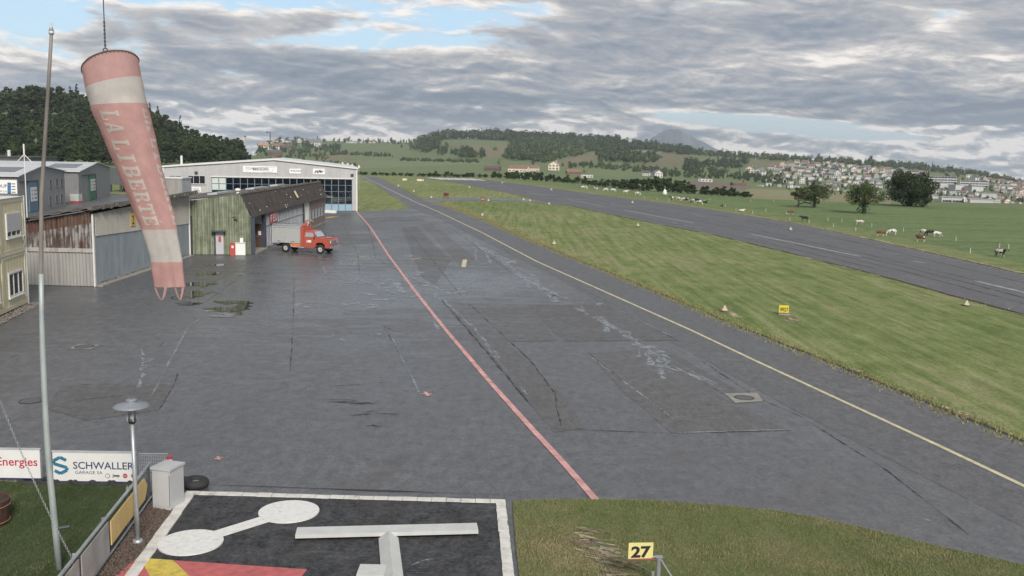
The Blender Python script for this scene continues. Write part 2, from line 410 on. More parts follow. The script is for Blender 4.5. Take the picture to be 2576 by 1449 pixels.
def m_smear(name, c, rough, lo, hi, amt, sc):
    """worn film that breaks up into blotches and lets the asphalt through"""
    m = bpy.data.materials.new(name); m.use_nodes = True; n = N(m.node_tree); b = n.n['Principled BSDF']
    g = n.new('ShaderNodeNewGeometry'); p = g.outputs['Position']
    n.put(b.inputs['Base Color'], (*c, 1)); n.put(b.inputs['Roughness'], rough); n.put(b.inputs['Specular IOR Level'], .4)
    f = n.m('ADD', n.m('MULTIPLY', n.noise(p, sc, 5, .7), .6), n.m('MULTIPLY', n.noise(p, sc * 4, 4, .7), .4))
    tr = n.new('ShaderNodeBsdfTransparent'); mx = n.new('ShaderNodeMixShader'); n.l.new(n.rng(f, lo, hi, 0, amt, True), mx.inputs[0])
    n.l.new(tr.outputs[0], mx.inputs[1]); n.l.new(b.outputs[0], mx.inputs[2]); n.l.new(mx.outputs[0], n.n['Material Output'].inputs[0])
    MATS[name] = m; return m
m_asphalt('asphalt_apron', (.082, .085, .094), (.124, .128, .139), damp=1.)
m_asphalt('asphalt_patch', (.076, .072, .071), (.104, .099, .097), wet=(.30, .62), damp=.8)
m_asphalt('asphalt_patch_dark', (.066, .062, .060), (.094, .088, .085), wet=(.32, .64), damp=.6)
m_asphalt('asphalt_runway', (.060, .062, .068), (.135, .138, .150), wet=(.40, .72), streak=(1.2, .10, 1))
m_asphalt('asphalt_signal', (.009, .012, .017), (.022, .028, .037), wet=(.65, .9), spec=.05)
m_asphalt('asphalt_taxiway', (.082, .084, .091), (.114, .117, .124), wet=(.38, .66))
m_grass('grass_airfield', (.130, .192, .052), (.235, .295, .092), (.395, .385, .200), stripe=(1.7, .06, 1))
m_grass('grass_lawn', (.115, .155, .062), (.195, .215, .100), (.33, .28, .17), sc=2.2)
m_grass('grass_yard', (.050, .075, .036), (.080, .108, .052), (.12, .14, .070), sc=2.2)
m_grass('grass_fields', (0, 0, 0), (0, 0, 0), (0, 0, 0), attr=True)
mat('paint_white', (.62, .62, .60), .7, .22, 3, bump=.2, lo=.3, hi=.6)
mat('paint_runway', (.25, .25, .25), .7, .35, 1.5, lo=.3, hi=.6)
mat('paint_yellow_line', (.50, .46, .30), .7, .25, 3)
mat('paint_pale_line', (.30, .29, .26), .8, .35, 2)
mat('paint_pink', (.52, .28, .27), .7, .35, 2.2)
mat('paint_red', (.42, .11, .11), .7, .25, 5)
mat('paint_yellow', (.52, .40, .08), .7, .35, 7)
mat('straw_verge', (.33, .285, .195), .95, .4, 1.2)
mat('bare_soil', (.185, .140, .095), .95, .4, 3)
mat('edge_soil', (.050, .045, .036), .95, .4, 3)
mat('tar', (.030, .029, .029), .55, .3, 2)
m_smear('crack_dark', (.045, .043, .043), .7, .36, .58, .8, 1.1)
m_smear('crack_pale', (.30, .33, .365), .30, .37, .58, .78, 1.6)  # reflection off the sealed cracks put into the base colour as bluish white
mat('concrete', (.26, .25, .23), .85, .25, 1.5, bump=.3)
mat('galvanised', (.40, .43, .45), .42, .2, 3, metal=.55)
mat('steel_pale', (.50, .52, .54), .45, .15, 3, metal=.3)
mat('steel_dark', (.055, .058, .065), .5, .25, 4)
mat('rubber', (.028, .028, .030), .8, .3, 5)
mat('white_sheet', (.66, .66, .65), .5, .06, 2)
mat('sign_white', (.72, .73, .72), .45, .05, 2)
mat('black_print', (.02, .02, .022), .6, .1)
mat('white_trim', (.62, .62, .60), .55, .1, 2)
mat('wood_brown', (.075, .040, .030), .6, .35, 5, stretch=(8, 8, .6))
mat('rope', (.12, .09, .08), .9, .3, 9)
m_glass('glass_clear', (.90, .93, .93), .80)
m_glass('glass_dark', (.35, .38, .40), .25)
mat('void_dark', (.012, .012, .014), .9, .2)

# ---------------------------------------------------------------- terrain
def interp(x, tab):
    if x <= tab[0][0]: return tab[0][1]
    for (a, b), (c, d) in zip(tab, tab[1:]):
        if x <= c: return b + (d - b) * (x - a) / (c - a)
    return tab[-1][1]
EDGE = [(-900, 448), (-400, 448), (0, 452), (400, 455), (700, 452), (905, 441), (1100, 446), (1230, 447.5), (1450, 463), (1590, 480), (1890, 499), (2150, 509), (2290, 517), (2576, 523), (3100, 534), (3600, 545)]
SKY_T = [(-900, 250), (-400, 250), (0, 268), (200, 274), (400, 325), (560, 378), (640, 392), (690, 354), (850, 355), (1040, 359), (1100, 349), (1250, 346), (1400, 354), (1600, 364), (1750, 379), (1900, 393), (2100, 406), (2300, 421), (2450, 441), (2576, 468), (3100, 515), (3600, 520)]
DFAR = [(-900, 560), (560, 540), (640, 640), (700, 1900), (1040, 1900), (1100, 1750), (1600, 1650), (2100, 1500), (2576, 1300), (3600, 1300)]
def col_par(px):
    e = interp(px, EDGE); ge = G(px, e)
    far = px > 660
    pc = e + 5; yc = ge.y + (170 if far else 40)
    if not far: pc = e - 14
    return e, ge.y, pc, yc, interp(px, SKY_T), interp(px, DFAR)
def FT(px, py):
    """point of the far slope seen at a photo position"""
    e, ye, pc, yc, ps, yf = col_par(px)
    t = min(1.0, max(0.0, (pc - py) / (pc - ps)))
    return at(px, pc + (ps - pc) * t, yc * (yf / yc) ** t)
def in_poly(x, y, P):
    r = False; j = len(P) - 1
    for i in range(len(P)):
        if (P[i][1] > y) != (P[j][1] > y) and x < (P[j][0] - P[i][0]) * (y - P[i][1]) / (P[j][1] - P[i][1]) + P[i][0]: r = not r
        j = i
    return r
GREEN1, GREEN2, GREEN3 = (.132, .182, .080), (.148, .194, .090), (.168, .206, .110)
TAN, OLIVE, PLOUGH, PALE, STRAW = (.190, .170, .105), (.155, .148, .088), (.165, .130, .110), (.24, .27, .20), (.240, .225, .130)
FIELDS = [
    (GREEN3, [(640, 420), (830, 405), (1000, 402), (1210, 408), (1280, 425), (1240, 450), (1000, 450), (700, 450)]),
    (GREEN1, [(900, 425), (1210, 412), (1280, 430), (1240, 452), (930, 452)]),
    (GREEN1, [(830, 372), (1000, 366), (1040, 370), (1100, 392), (1000, 396), (905, 388), (830, 395)]),
    (TAN, [(782, 401), (862, 387), (907, 387), (880, 397), (835, 404)]),
    (GREEN2, [(905, 388), (1000, 394), (960, 404), (880, 398)]),
    (OLIVE, [(1105, 359), (1180, 362), (1170, 372), (1110, 370)]),
    (TAN, [(1174, 366), (1291, 365), (1272, 396), (1224, 399), (1210, 384)]),
    (TAN, [(1385, 415), (1455, 390), (1502, 387), (1499, 402), (1438, 414)]),
    (OLIVE, [(1549, 413), (1643, 411), (1655, 387), (1607, 378), (1672, 382), (1731, 390), (1760, 396), (1720, 420), (1600, 426)]),
    (PALE, [(1597, 376), (1672, 382), (1660, 385), (1600, 380)]),
    (OLIVE, [(1771, 400), (1850, 399), (1929, 402), (2010, 414), (2003, 424), (1900, 418), (1790, 412)]),
    (GREEN2, [(1415, 425), (1500, 418), (1600, 432), (1560, 446), (1480, 440)]),
    (PLOUGH, [(1725, 454), (1800, 457), (1892, 468), (1870, 480), (1790, 474), (1730, 480)]),
    (STRAW, [(1862, 484), (1890, 474), (1969, 478), (2080, 484), (2135, 487), (2134, 508), (2050, 506), (1900, 502)]),
    (STRAW, [(2080, 484), (2240, 492), (2240, 514), (2083, 507)]),
]
def terrain():
    pxs = [-900, -700, -500] + list(range(-400, 900, 16)) + list(range(900, 2680, 5)) + list(range(2680, 3600, 40))
    NT = 120
    V = []; nr = 0
    near_rows = [3, 6, 10, 16, 26, 42, 70, 110]
    for px in pxs:
        e, ye, pc, yc, ps, yf = col_par(px)
        g0 = G(px, e)
        colv = []
        for k in near_rows:
            q = g0 * (k / 160.0) if k < 160 else g0
            colv.append((q.x, q.y, 0.))
        for f in (.8, .9, 1.0): colv.append((g0.x * f, g0.y * f, 0.))
        nf = len(colv)
        for f, zz in ((.25, -.10), (.55, -.35), (.8, -.8)):        # the edge of the plateau rolls over
            yy = ye + (yc - ye) * f; c0 = at(px, pc, yc)
            d = g0.xy.normalized(); k = yy / ye
            colv.append((g0.x * k, g0.y * k, max(c0.z, 0) * f * .2 + zz * min(8., max(1., -c0.z))))
        for j in range(NT + 1):
            t = j / NT; q = at(px, pc + (ps - pc) * t, yc * (yf / yc) ** t); colv.append(tuple(q))
        s = Vector(colv[-1])
        for k, dz in ((1.05, -3), (1.3, -45), (2.2, -260)): colv.append((s.x * k, s.y * k, s.z + dz))
        V.append(colv); nr = len(colv)
    nc = len(pxs); nflat = nf
    def mk(name, r0, r1, colfn):
        vs = [V[i][j] for i in range(nc) for j in range(r0, r1 + 1)]; h = r1 - r0 + 1
        fs = [(i * h + j, (i + 1) * h + j, (i + 1) * h + j + 1, i * h + j + 1) for i in range(nc - 1) for j in range(h - 1)]
        me = bpy.data.meshes.new(name); me.from_pydata(vs, [], fs); me.shade_smooth()
        a = me.attributes.new('field', 'FLOAT_COLOR', 'FACE'); cols = []
        for i in range(nc - 1):
            for j in range(h - 1):
                p = (Vector(V[i][r0 + j]) + Vector(V[i + 1][r0 + j + 1])) / 2
                cols += [*colfn(p), 1.]
        a.data.foreach_set('color', cols)
        me.materials.append(MATS['grass_fields'])
        o = link(bpy.data.objects.new(name, me)); o['kind'] = 'structure'; return o
    def farcol(p):
        x, y = proj(p)
        c = (.132, .178, .080)
        for cc, P in FIELDS:
            if in_poly(x, y, P): c = cc
        return c
    mk('hills', nflat - 1, nr - 1, farcol)
    vs = [V[i][j] for i in range(nc) for j in range(nflat)]; h = nflat
    me = bpy.data.meshes.new('airfield_ground')
    me.from_pydata(vs, [], [(i * h + j, (i + 1) * h + j, (i + 1) * h + j + 1, i * h + j + 1) for i in range(nc - 1) for j in range(h - 1)])
    me.materials.append(MATS['grass_airfield'])
    o = link(bpy.data.objects.new('airfield_ground', me)); o['kind'] = 'structure'
terrain()
near = sheet('ground', [(-140, -80), (140, -80), (140, 60), (-140, 60)], -.06, MATS['grass_airfield']); near['kind'] = 'structure'

# distant blue peak beyond the ridge
mb = MB(); pk = [(1560, 392), (1600, 376), (1625, 362), (1640, 346), (1655, 338), (1668, 330), (1684, 324), (1695, 326), (1706, 325), (1722, 334), (1738, 341), (1752, 351), (1770, 357), (1800, 374), (1850, 395)]
for i, (x, y) in enumerate(pk):
    q = at(x, y, 4500 + 60 * (i % 3)); mb.v += [tuple(q), (q.x * .9, q.y * .9, q.z - 110 - 30 * (i % 2)), (q.x * .8, q.y * .8, -120), (q.x * 1.2, q.y * 1.2, -120)]
n_ = len(pk)
mb.f += [(4 * i + a, 4 * i + 4 + a, 4 * i + 4 + b, 4 * i + b) for i in range(n_ - 1) for a, b in ((0, 1), (1, 2), (3, 0))]
mat('far_haze_blue', (.13, .165, .20), .95, .3, .004)  # fading of distance put into the base colour as a pale blue
o = mb.build('mountain', MATS['far_haze_blue'], smooth=True); o['kind'] = 'structure'

# pasture right of the runway (greener than the strip), and the mown verge along it
RW_R = [(1200, 449.5), (1330, 465), (1500, 489), (1700, 514), (1820, 532), (2000, 562), (2200, 605), (2400, 650), (2576, 690), (2800, 742), (3200, 840)]
RW_L = [(1052, 446.5), (1150, 460), (1290, 488), (1350, 503), (1440, 519), (1600, 553), (1800, 592), (2000, 640), (2200, 690), (2400, 745), (2576, 792), (2900, 885), (3300, 1010)]
def gl(L, z=0.): return [G(x, y, z) for x, y in L]
m_grass('grass_pasture', (.108, .182, .060), (.166, .252, .092), (.220, .288, .122), sc=1.3, stripe=(.02, .25, 1))
m_grass('grass_verge', (.135, .195, .056), (.210, .280, .090), (.30, .325, .15), stripe=(.02, .5, 1))
past = sheet('pasture', gl([(1230, 449), (1330, 460), (1500, 481), (1700, 505), (1860, 525), (2000, 548), (2200, 587), (2400, 632), (2576, 668), (2900, 735), (3300, 820), (3300, 538.5), (3100, 534.5), (2576, 523.5), (2290, 517.5), (2150, 509.5), (1890, 499.5), (1590, 480.4), (1450, 463.4)]), .010, MATS['grass_pasture'])
past['kind'] = 'structure'
verge = sheet('grass_verge', gl(RW_R + [(3300, 815), (2900, 730), (2576, 663), (2400, 628), (2200, 583), (2000, 545), (1860, 522), (1700, 502), (1500, 478), (1330, 458)]), .016, MATS['grass_verge'])
verge['kind'] = 'structure'

# runway, apron and taxiway
def jag(L, amp, step):
    """subdivide a ground polyline and roughen it"""
    out = []
    for a, b in zip(L, L[1:]):
        n = max(1, int((b - a).length / step))
        for i in range(n):
            p = a.lerp(b, i / n); k = Vector((-(b - a).y, (b - a).x, 0)).normalized() * (pnoise(p * .7) * amp + pnoise(p * 2.3) * amp * .5)
            out.append(p + k)
    return out + [L[-1]]
RW0 = runway = sheet('runway', jag(gl(RW_L), .22, 1.6) + jag(gl(RW_R[::-1]), .22, 1.6), .022, MATS['asphalt_runway']); runway['kind'] = 'structure'
TAXI_R = [(946, 444), (1000, 469.5), (1046, 494), (1062, 500.5), (1085, 500.5)]
CONN_T = [(1085, 500), (1150, 497.5), (1230, 498.5), (1340, 504), (1400, 511.5)]
CONN_B = [(1470, 526), (1440, 520), (1350, 510.5), (1250, 505), (1130, 505), (1098, 509)]
TAXI_N = [(1098, 509), (1120, 517), (1200, 547), (1292, 587), (1438, 648), (1657, 737), (1819, 806), (2000, 878), (2096, 915), (2300, 1001), (2576, 1112), (2900, 1245), (3300, 1420)]
apron = sheet('apron', jag(gl([(905, 441.8), (946, 444)] + TAXI_R[1:] + CONN_T[1:]), .12, 2.) + gl(CONN_B[:1]) + jag(gl(CONN_B[1:] + TAXI_N[1:]), .16, .9) +
              [Vector((22, 6, 0)), Vector((-60, 6, 0)), Vector((-75, 60, 0)), Vector((-84, 172, 0)), Vector((-50, 172, 0)), Vector((-24, 150, 0)), G(899, 533)] +
              jag(gl([(899, 533), (960, 530), (1033, 525.5), (1000, 500), (950, 469), (905, 441.8)]), .15, 1.5)[:-1], .024, MATS['asphalt_apron'])
apron['kind'] = 'structure'
AP = apron
# taxiway lane is newer, more even asphalt
taxi = sheet('taxiway', gl([(915, 443.2), (943, 444.6), (1000, 471.5), (1046, 496), (1090, 513), (1120, 521), (1200, 552), (1292, 593), (1438, 656), (1657, 747), (1819, 818), (2096, 931), (2576, 1135), (3000, 1315),
             (3000, 1560), (2576, 1330), (2300, 1190), (2010, 1040), (1760, 900), (1560, 792), (1400, 700), (1290, 645), (1180, 590), (1100, 548), (1036, 524), (1000, 497), (952, 469)]), .028, MATS['asphalt_taxiway'])
taxi['kind'] = 'structure'

def mark(name, pts, w, m, z=.034, parent=AP):
    mb = MB(); mb.ribbon([G(x, y) for x, y in pts], w, z); return mb.build(name, MATS[m], parent, recalc=False)
STAIN = []
def patch(pts, m, z=.030, name='asphalt_patch'):
    return sheet(name, jag([G(x, y) for x, y in pts] + [G(*pts[0])], .05, .8)[:-1], z, MATS[m], AP)
patch([(1112, 757), (1165, 762), (1420, 1000), (1470, 1080), (1395, 1090), (1330, 1015), (1210, 870)], 'asphalt_patch')
patch([(1165, 765), (1330, 772), (1400, 860), (1190, 862)], 'asphalt_patch', .0305)
patch([(1325, 770), (1530, 768), (1705, 858), (1420, 860), (1365, 812)], 'asphalt_patch_dark', .0308)
patch([(1480, 890), (1640, 880), (1830, 1010), (1990, 1085), (1690, 1092), (1560, 980)], 'asphalt_patch', .0302)
patch([(1060, 565), (1085, 560), (1200, 655), (1160, 670)], 'asphalt_patch', .0304)
patch([(1010, 575), (1045, 570), (1135, 655), (1095, 716), (1062, 700)], 'asphalt_patch_dark', .0303)
for k in range(14):
    rk = random.Random(k); xx, yy = 920 + rk.gauss(0, 45), 1003 + rk.gauss(0, 28)
    STAIN.append([(xx - rk.uniform(15, 45), yy + rk.uniform(-3, 3)), (xx, yy + rk.uniform(-2, 2)), (xx + rk.uniform(15, 45), yy + rk.uniform(-3, 3))])
patch([(155, 972), (437, 970), (400, 1034), (215, 1060), (110, 1030)], 'asphalt_patch_dark', .0307)
patch([(640, 655), (560, 700), (475, 740), (430, 700), (500, 655)], 'asphalt_patch', .0301)
patch([(905, 548), (1040, 545), (1075, 556), (920, 562)], 'asphalt_patch_dark', .0309)
patch([(800, 592), (930, 588), (960, 610), (850, 618)], 'asphalt_patch', .0310)
patch([(1640, 900), (1700, 893), (1900, 1010), (1850, 1010)], 'asphalt_patch_dark', .0311)

def crack(pts, w, m, z=.0345, seed=1, step=.35, amp=.12, name=None):
    rnd = random.Random(seed); L = jag([G(x, y) for x, y in pts], amp * (.35 if m == 'crack_dark' else 1), step)
    ww = [w * (2.3 if m == 'crack_pale' else .95) * (.10 + 1.4 * rnd.random() ** 1.5) for _ in L]; ww[0] = ww[-1] = w * .1
    mb = MB(); mb.ribbon(L, ww, z); return mb.build(name or ('tar_seam' if m == 'crack_dark' else 'sealed_crack'), MATS[m], AP, recalc=False)
for i, (w, P) in enumerate([
    (.10, [(1112, 757), (1210, 870), (1330, 1015)]), (.07, [(1325, 770), (1530, 768), (1705, 858), (1420, 860)]), (.07, [(1180, 765), (1290, 868), (1330, 905), (1395, 990), (1410, 1075)]),
    (.09, [(1480, 890), (1560, 955), (1690, 1052)]), (.08, [(1340, 1080), (1480, 1085), (1690, 1092), (1990, 1085)]), (.07, [(1005, 560), (1075, 640), (1160, 745)]),
    (.06, [(920, 560), (935, 600), (945, 650), (1060, 715), (1095, 716)]), (.07, [(155, 970), (300, 968), (437, 970)]), (.07, [(447, 940), (437, 970), (400, 1034)]),
    (.06, [(345, 862), (400, 852), (412, 862), (402, 874)]), (.05, [(700, 620), (640, 655), (600, 700), (520, 760)]), (.06, [(965, 820), (990, 835), (1035, 838)]), (.05, [(965, 820), (1010, 900)]),
    (.05, [(740, 700), (738, 800), (730, 940)]), (.05, [(1240, 805), (1330, 822)]), (.07, [(1760, 905), (1900, 1000), (2010, 1048), (2230, 1185), (2440, 1350)]),
    (.06, [(830, 640), (1000, 655), (1170, 682)]), (.05, [(560, 745), (500, 720)]), (.05, [(1115, 560), (1200, 622), (1290, 690)]), (.06, [(860, 560), (880, 600), (900, 640), (905, 690)]),
    (.05, [(180, 1010), (250, 1003), (330, 995)]), (.05, [(1450, 720), (1530, 762)])]):
    crack(P, w, 'crack_dark', seed=i)
for i, (w, P) in enumerate([
    (.22, [(1195, 610), (1260, 655), (1330, 710), (1395, 742)]), (.14, [(1500, 795), (1580, 850), (1660, 900)]), (.12, [(1690, 920), (1760, 955), (1822, 985)]), (.13, [(1620, 890), (1650, 925), (1700, 942)]),
    (.10, [(808, 660), (820, 690), (850, 690), (870, 700)]), (.10, [(875, 690), (900, 705), (960, 722)]), (.13, [(955, 705), (990, 715), (1020, 710)]), (.13, [(1010, 700), (1040, 722), (1055, 745)]), (.12, [(940, 720), (1000, 742), (1030, 735)]),
    (.10, [(1090, 790), (1095, 810), (1103, 832)]), (.06, [(355, 875), (362, 905), (357, 930), (365, 945), (345, 980)]), (.07, [(352, 900), (372, 915)]), (.07, [(790, 760), (860, 770), (930, 760)]),
    (.07, [(1112, 752), (1180, 815), (1260, 905)]), (.08, [(1085, 720), (1120, 735), (1150, 742)]), (.10, [(1010, 690), (1050, 705)]), (.08, [(800, 850), (830, 847)]), (.08, [(915, 842), (935, 845)])]):
    crack(P, w, 'crack_pale', .035, seed=40 + i)
for i, P in enumerate(STAIN): crack(P, .16, 'crack_dark', .0349 + i * 2e-5, 600 + i, .3, .2)
# joint between the apron and the signal area, runs behind the white border
crack([(520, 1222), (800, 1232), (1100, 1242), (1300, 1250)], .10, 'tar', .036, 77, 1., .03)

# pale swirls and blotchy pale streaks on the older asphalt
rs_ = random.Random(404)
def swirl(x0, y0, n, sx, sy, w, slope=0.):
    for k in range(n):
        x, y = x0 + rs_.gauss(0, sx), y0 + rs_.gauss(0, sy); P = [(x, y)]; a = rs_.uniform(-.5, .5)
        for _ in range(rs_.randint(2, 4)): a += rs_.uniform(-.9, .9); x += math.cos(a) * rs_.uniform(8, 20); y += math.sin(a) * rs_.uniform(3, 7) + slope * 10; P.append((x, y))
        crack(P, w * rs_.uniform(.5, 1.2), 'crack_pale', .0352 + k * 2e-5, rs_.randint(1, 9999), .25, .16)
swirl(1000, 718, 16, 34, 14, .26); swirl(860, 762, 9, 60, 8, .14); swirl(830, 848, 3, 10, 2, .12); swirl(925, 843, 3, 8, 2, .14); swirl(955, 735, 7, 40, 10, .16); swirl(1120, 738, 5, 20, 6, .18)
for k in range(13):
    t = k / 12; swirl(1195 + 200 * t, 612 + 132 * t, 2, 5, 3, .20, .6)
for k in range(9):
    t = k / 8; swirl(1500 + 170 * t, 796 + 108 * t, 2, 9, 4, .13, .5)
swirl(1670, 925, 7, 26, 10, .10, .4); swirl(1460, 775, 3, 14, 3, .14); swirl(2330, 1305, 2, 10, 3, .06); swirl(360, 915, 7, 6, 16, .05)
for i, P in enumerate([[(1200, 845), (1330, 1000)], [(1640, 880), (1830, 985)], [(1530, 768), (1705, 856)], [(1690, 1092), (1990, 1083)], [(1120, 560), (1240, 640)], [(540, 770), (470, 830), (430, 905), (380, 1000)], [(600, 800), (760, 840), (900, 830)], [(980, 840), (1060, 1000)], [(1480, 895), (1700, 1060)]]):
    crack(P, .032, 'crack_pale', .0358, 300 + i, .8, .03)
# bare soil lip where grass meets asphalt
for L, w in ((TAXI_N, .22), (RW_L, .30), (RW_R, .22), (TAXI_R, .2)):
    mb = MB(); P = jag(gl(L), .10, .7); mb.ribbon(P, [w * (.5 + .9 * abs(pnoise(p * 1.3))) for p in P], .0395); mb.build('soil_edge', MATS['edge_soil'], AP if L is not RW_L and L is not RW_R else RW0, recalc=False)
for i, P in enumerate([[(1150, 455), (1400, 496), (1700, 545), (2000, 606), (2300, 678), (2576, 750)], [(1170, 452), (1500, 502), (1800, 556), (2200, 645), (2576, 735)], [(1190, 451), (1450, 485), (1800, 541), (2150, 610), (2576, 712)], [(1500, 525), (1900, 605), (2200, 676)], [(2000, 615), (2300, 690), (2576, 765)], [(1650, 515), (1950, 565), (2300, 642)]]):
    mb = MB(); L = jag([G(x, y) for x, y in P], .10, 1.5); mb.ribbon(L, [.16 * (.3 + abs(pnoise(p * .2)) * 2) for p in L], .0332); mb.build('tar_seam', MATS['crack_dark'], RW0, recalc=False)
mb = MB(); P = jag([p + Vector((.28, .12, 0)) for p in gl(RW_R)], .35, .8); mb.ribbon(P, [.62 * (.15 + abs(pnoise(p * .45)) * 1.6) for p in P], .0375); mb.build('straw_edge', MATS['straw_verge'], RW0, recalc=False)
mb = MB(); P = jag([p - Vector((.25, .1, 0)) for p in gl(RW_L)], .3, .8); mb.ribbon(P, [.30 * max(.05, pnoise(p * .3) * 2.) for p in P], .0377); mb.build('straw_edge', MATS['straw_verge'], RW0, recalc=False)
# worn bare spots in the strip grass beside the taxiway
rb_ = random.Random(88)
for k, (xa, ya, xb, yb) in enumerate([(1160, 530, 1230, 560), (1330, 592, 1400, 622), (1480, 672, 1580, 716), (1650, 760, 1740, 800), (1800, 775, 1850, 790), (2050, 895, 2200, 960), (2330, 1005, 2470, 1062), (1960, 795, 2010, 803), (1140, 505, 1160, 512), (1560, 700, 1640, 740)]):
    for j in range(7):
        t = rb_.random(); x, y = xa + (xb - xa) * t + rb_.gauss(0, 8), ya + (yb - ya) * t + rb_.gauss(0, 4); P = jag([G(x - 12, y - 3), G(x, y + rb_.uniform(-3, 3)), G(x + 14, y + 4)], .2, .3)
        mb = MB(); mb.ribbon(P, [.30 * rb_.random() ** 1.2 for _ in P], .006 + .0004 * j + .003 * (k % 3)); mb.build('bare_patch', MATS['bare_soil' if j % 3 else 'straw_verge'], bpy.data.objects['airfield_ground'], recalc=False)
# painted lines
mark('guide_line', [(915, 445), (960, 467), (1000, 487), (1040, 506.5), (1100, 532), (1215, 587), (1349, 658), (1535, 741), (1734, 830), (1900, 909), (2096, 1000), (2350, 1118), (2576, 1225), (2900, 1380)], .165, 'paint_yellow_line')
pink = mark('boundary_line', [(897, 533), (915, 553), (932, 573), (975, 640), (1045, 735), (1120, 830), (1230, 960), (1330, 1072), (1420, 1170), (1505, 1268)], .19, 'paint_pink', .038)
mark('bay_line', [(640, 643), (900, 656), (1168, 672)], .14, 'paint_pale_line', .0362)
mark('bay_line', [(835, 632), (1000, 644), (1172, 655)], .12, 'paint_pale_line', .0362)
mark('bay_line', [(1166, 673), (1170, 654)], .34, 'paint_yellow_line', .0366)
for x, y in ((1045, 652), (915, 647), (1285, 660)):
    mark('cross_mark', [(x - 16, y - 2), (x + 16, y + 2)], .10, 'paint_yellow_line', .0370); mark('cross_mark', [(x - 12, y + 3), (x + 14, y - 3)], .10, 'paint_yellow_line', .0374)
mark('survey_mark', [(1060, 993), (1086, 994)], .10, 'paint_pink', .037); mark('survey_mark', [(1069, 988), (1078, 999)], .12, 'paint_pink', .0376)
mark('survey_mark', [(540, 1158), (562, 1154)], .09, 'paint_pink', .037); mark('survey_mark', [(548, 1151), (552, 1160)], .08, 'paint_pink', .0376)
mark('survey_mark', [(770, 633), (812, 640)], .10, 'paint_yellow_line', .037)
RW = runway
for a, b in (((1326, 484), (1370, 491.7)), ((1426, 501.7), (1513.7, 518)), ((1569.5, 529), (1745, 562)), ((1890, 590), (2165, 646)), ((2455, 708), (2700, 766)), ((1262, 473), (1292, 478))):
    mark('centre_line', [a, b], .40, 'paint_runway', .034, RW)
for a, b in (((1690, 560.5), (1704, 563.5)), ((1723, 567.5), (1730, 569)), ((1735, 570), (1742, 571.5)), ((1748, 572.7), (1762, 575.5)), ((2290, 657), (2330, 663))):
    mark('number_mark', [a, b], .28, 'paint_runway', .034, RW)
for k in range(6):       # threshold bars at the far end
    a, b = k / 6, (k + .62) / 6
    L = lambda t, v: G(1072 + (1195 - 1072) * t + 42 * v, 446.9 + 2.6 * t + 5.6 * v)
    sheet('threshold_bar', [L(a, 0), L(b, 0), L(b, .9), L(a, .9)], .034, MATS['paint_white'], RW)

# manholes and concrete inset
def manhole(px, py, R, frame):
    c = G(px, py); mb = MB()
    if frame: sheet('frame', [(c.x - frame, c.y - frame), (c.x + frame, c.y - frame), (c.x + frame, c.y + frame), (c.x - frame, c.y + frame)], .0372, MATS['concrete'], AP)
    mb.lathe([(R * 1.12, .036), (R * 1.12, .046), (R, .046), (R, .040), (.01, .040)], 24, (c.x, c.y, 0)); mb.build('manhole_cover', MATS['steel_dark'], AP, recalc=False)
    mb = MB()
    for k in range(5):
        yy = c.y + (k - 2) * R * .36; w = math.sqrt(max(.01, R * R * .8 - (yy - c.y) ** 2)); mb.box(c.x - w, c.x + w, yy - R * .07, yy + R * .07, .041, .047)
    mb.build('grate_bars', mat('iron', (.14, .13, .13), .6, .3, 6), AP)
manhole(213, 874, .36, .46); manhole(78, 1011, .33, 0)
ci = sheet('concrete_inset', [G(1822, 992), (G(1905, 990)), G(1920, 1012), G(1850, 1016)], .0368, MATS['concrete'], AP); manhole(1872, 1003, .32, 0)

# puddles left of the apron
mp = bpy.data.materials.new('puddle_water'); mp.use_nodes = True; nn = N(mp.node_tree); bb = nn.n['Principled BSDF']
nn.put(bb.inputs['Base Color'], (.018, .017, .015, 1)); nn.put(bb.inputs['Roughness'], .03); nn.put(bb.inputs['Specular IOR Level'], .55)
MATS['puddle_water'] = mp
def puddle(px, py, rx, ry, seed):
    rnd = random.Random(seed); c = G(px, py); pts = []; k = 40; ph = rnd.random() * 50
    for i in range(k):
        a = 2 * math.pi * i / k; r = .80 + .55 * pnoise(Vector((math.cos(a) * 1.6 + ph, math.sin(a) * 1.6, seed))) +   .16 * pnoise(Vector((math.cos(a) * 4 + ph, math.sin(a) * 5, seed)))
        r = max(.12, r); pts.append((c.x + math.cos(a) * rx * r, c.y + math.sin(a) * ry * r))
    o = sheet('puddle', pts, .0392, mp); o['kind'] = 'structure'
for i, a in enumerate([(500, 716, 1.3, 1.1), (487, 742, .9, 1.8), (520, 690, .9, 1.2), (470, 765, .8, .7), (565, 780, 1.3, .8), (590, 762, 1.2, .7), (608, 772, .6, .7), (560, 797, .8, .35), (540, 668, 1.0, .9), (585, 790, .6, .7)]): puddle(*a, i + 3)

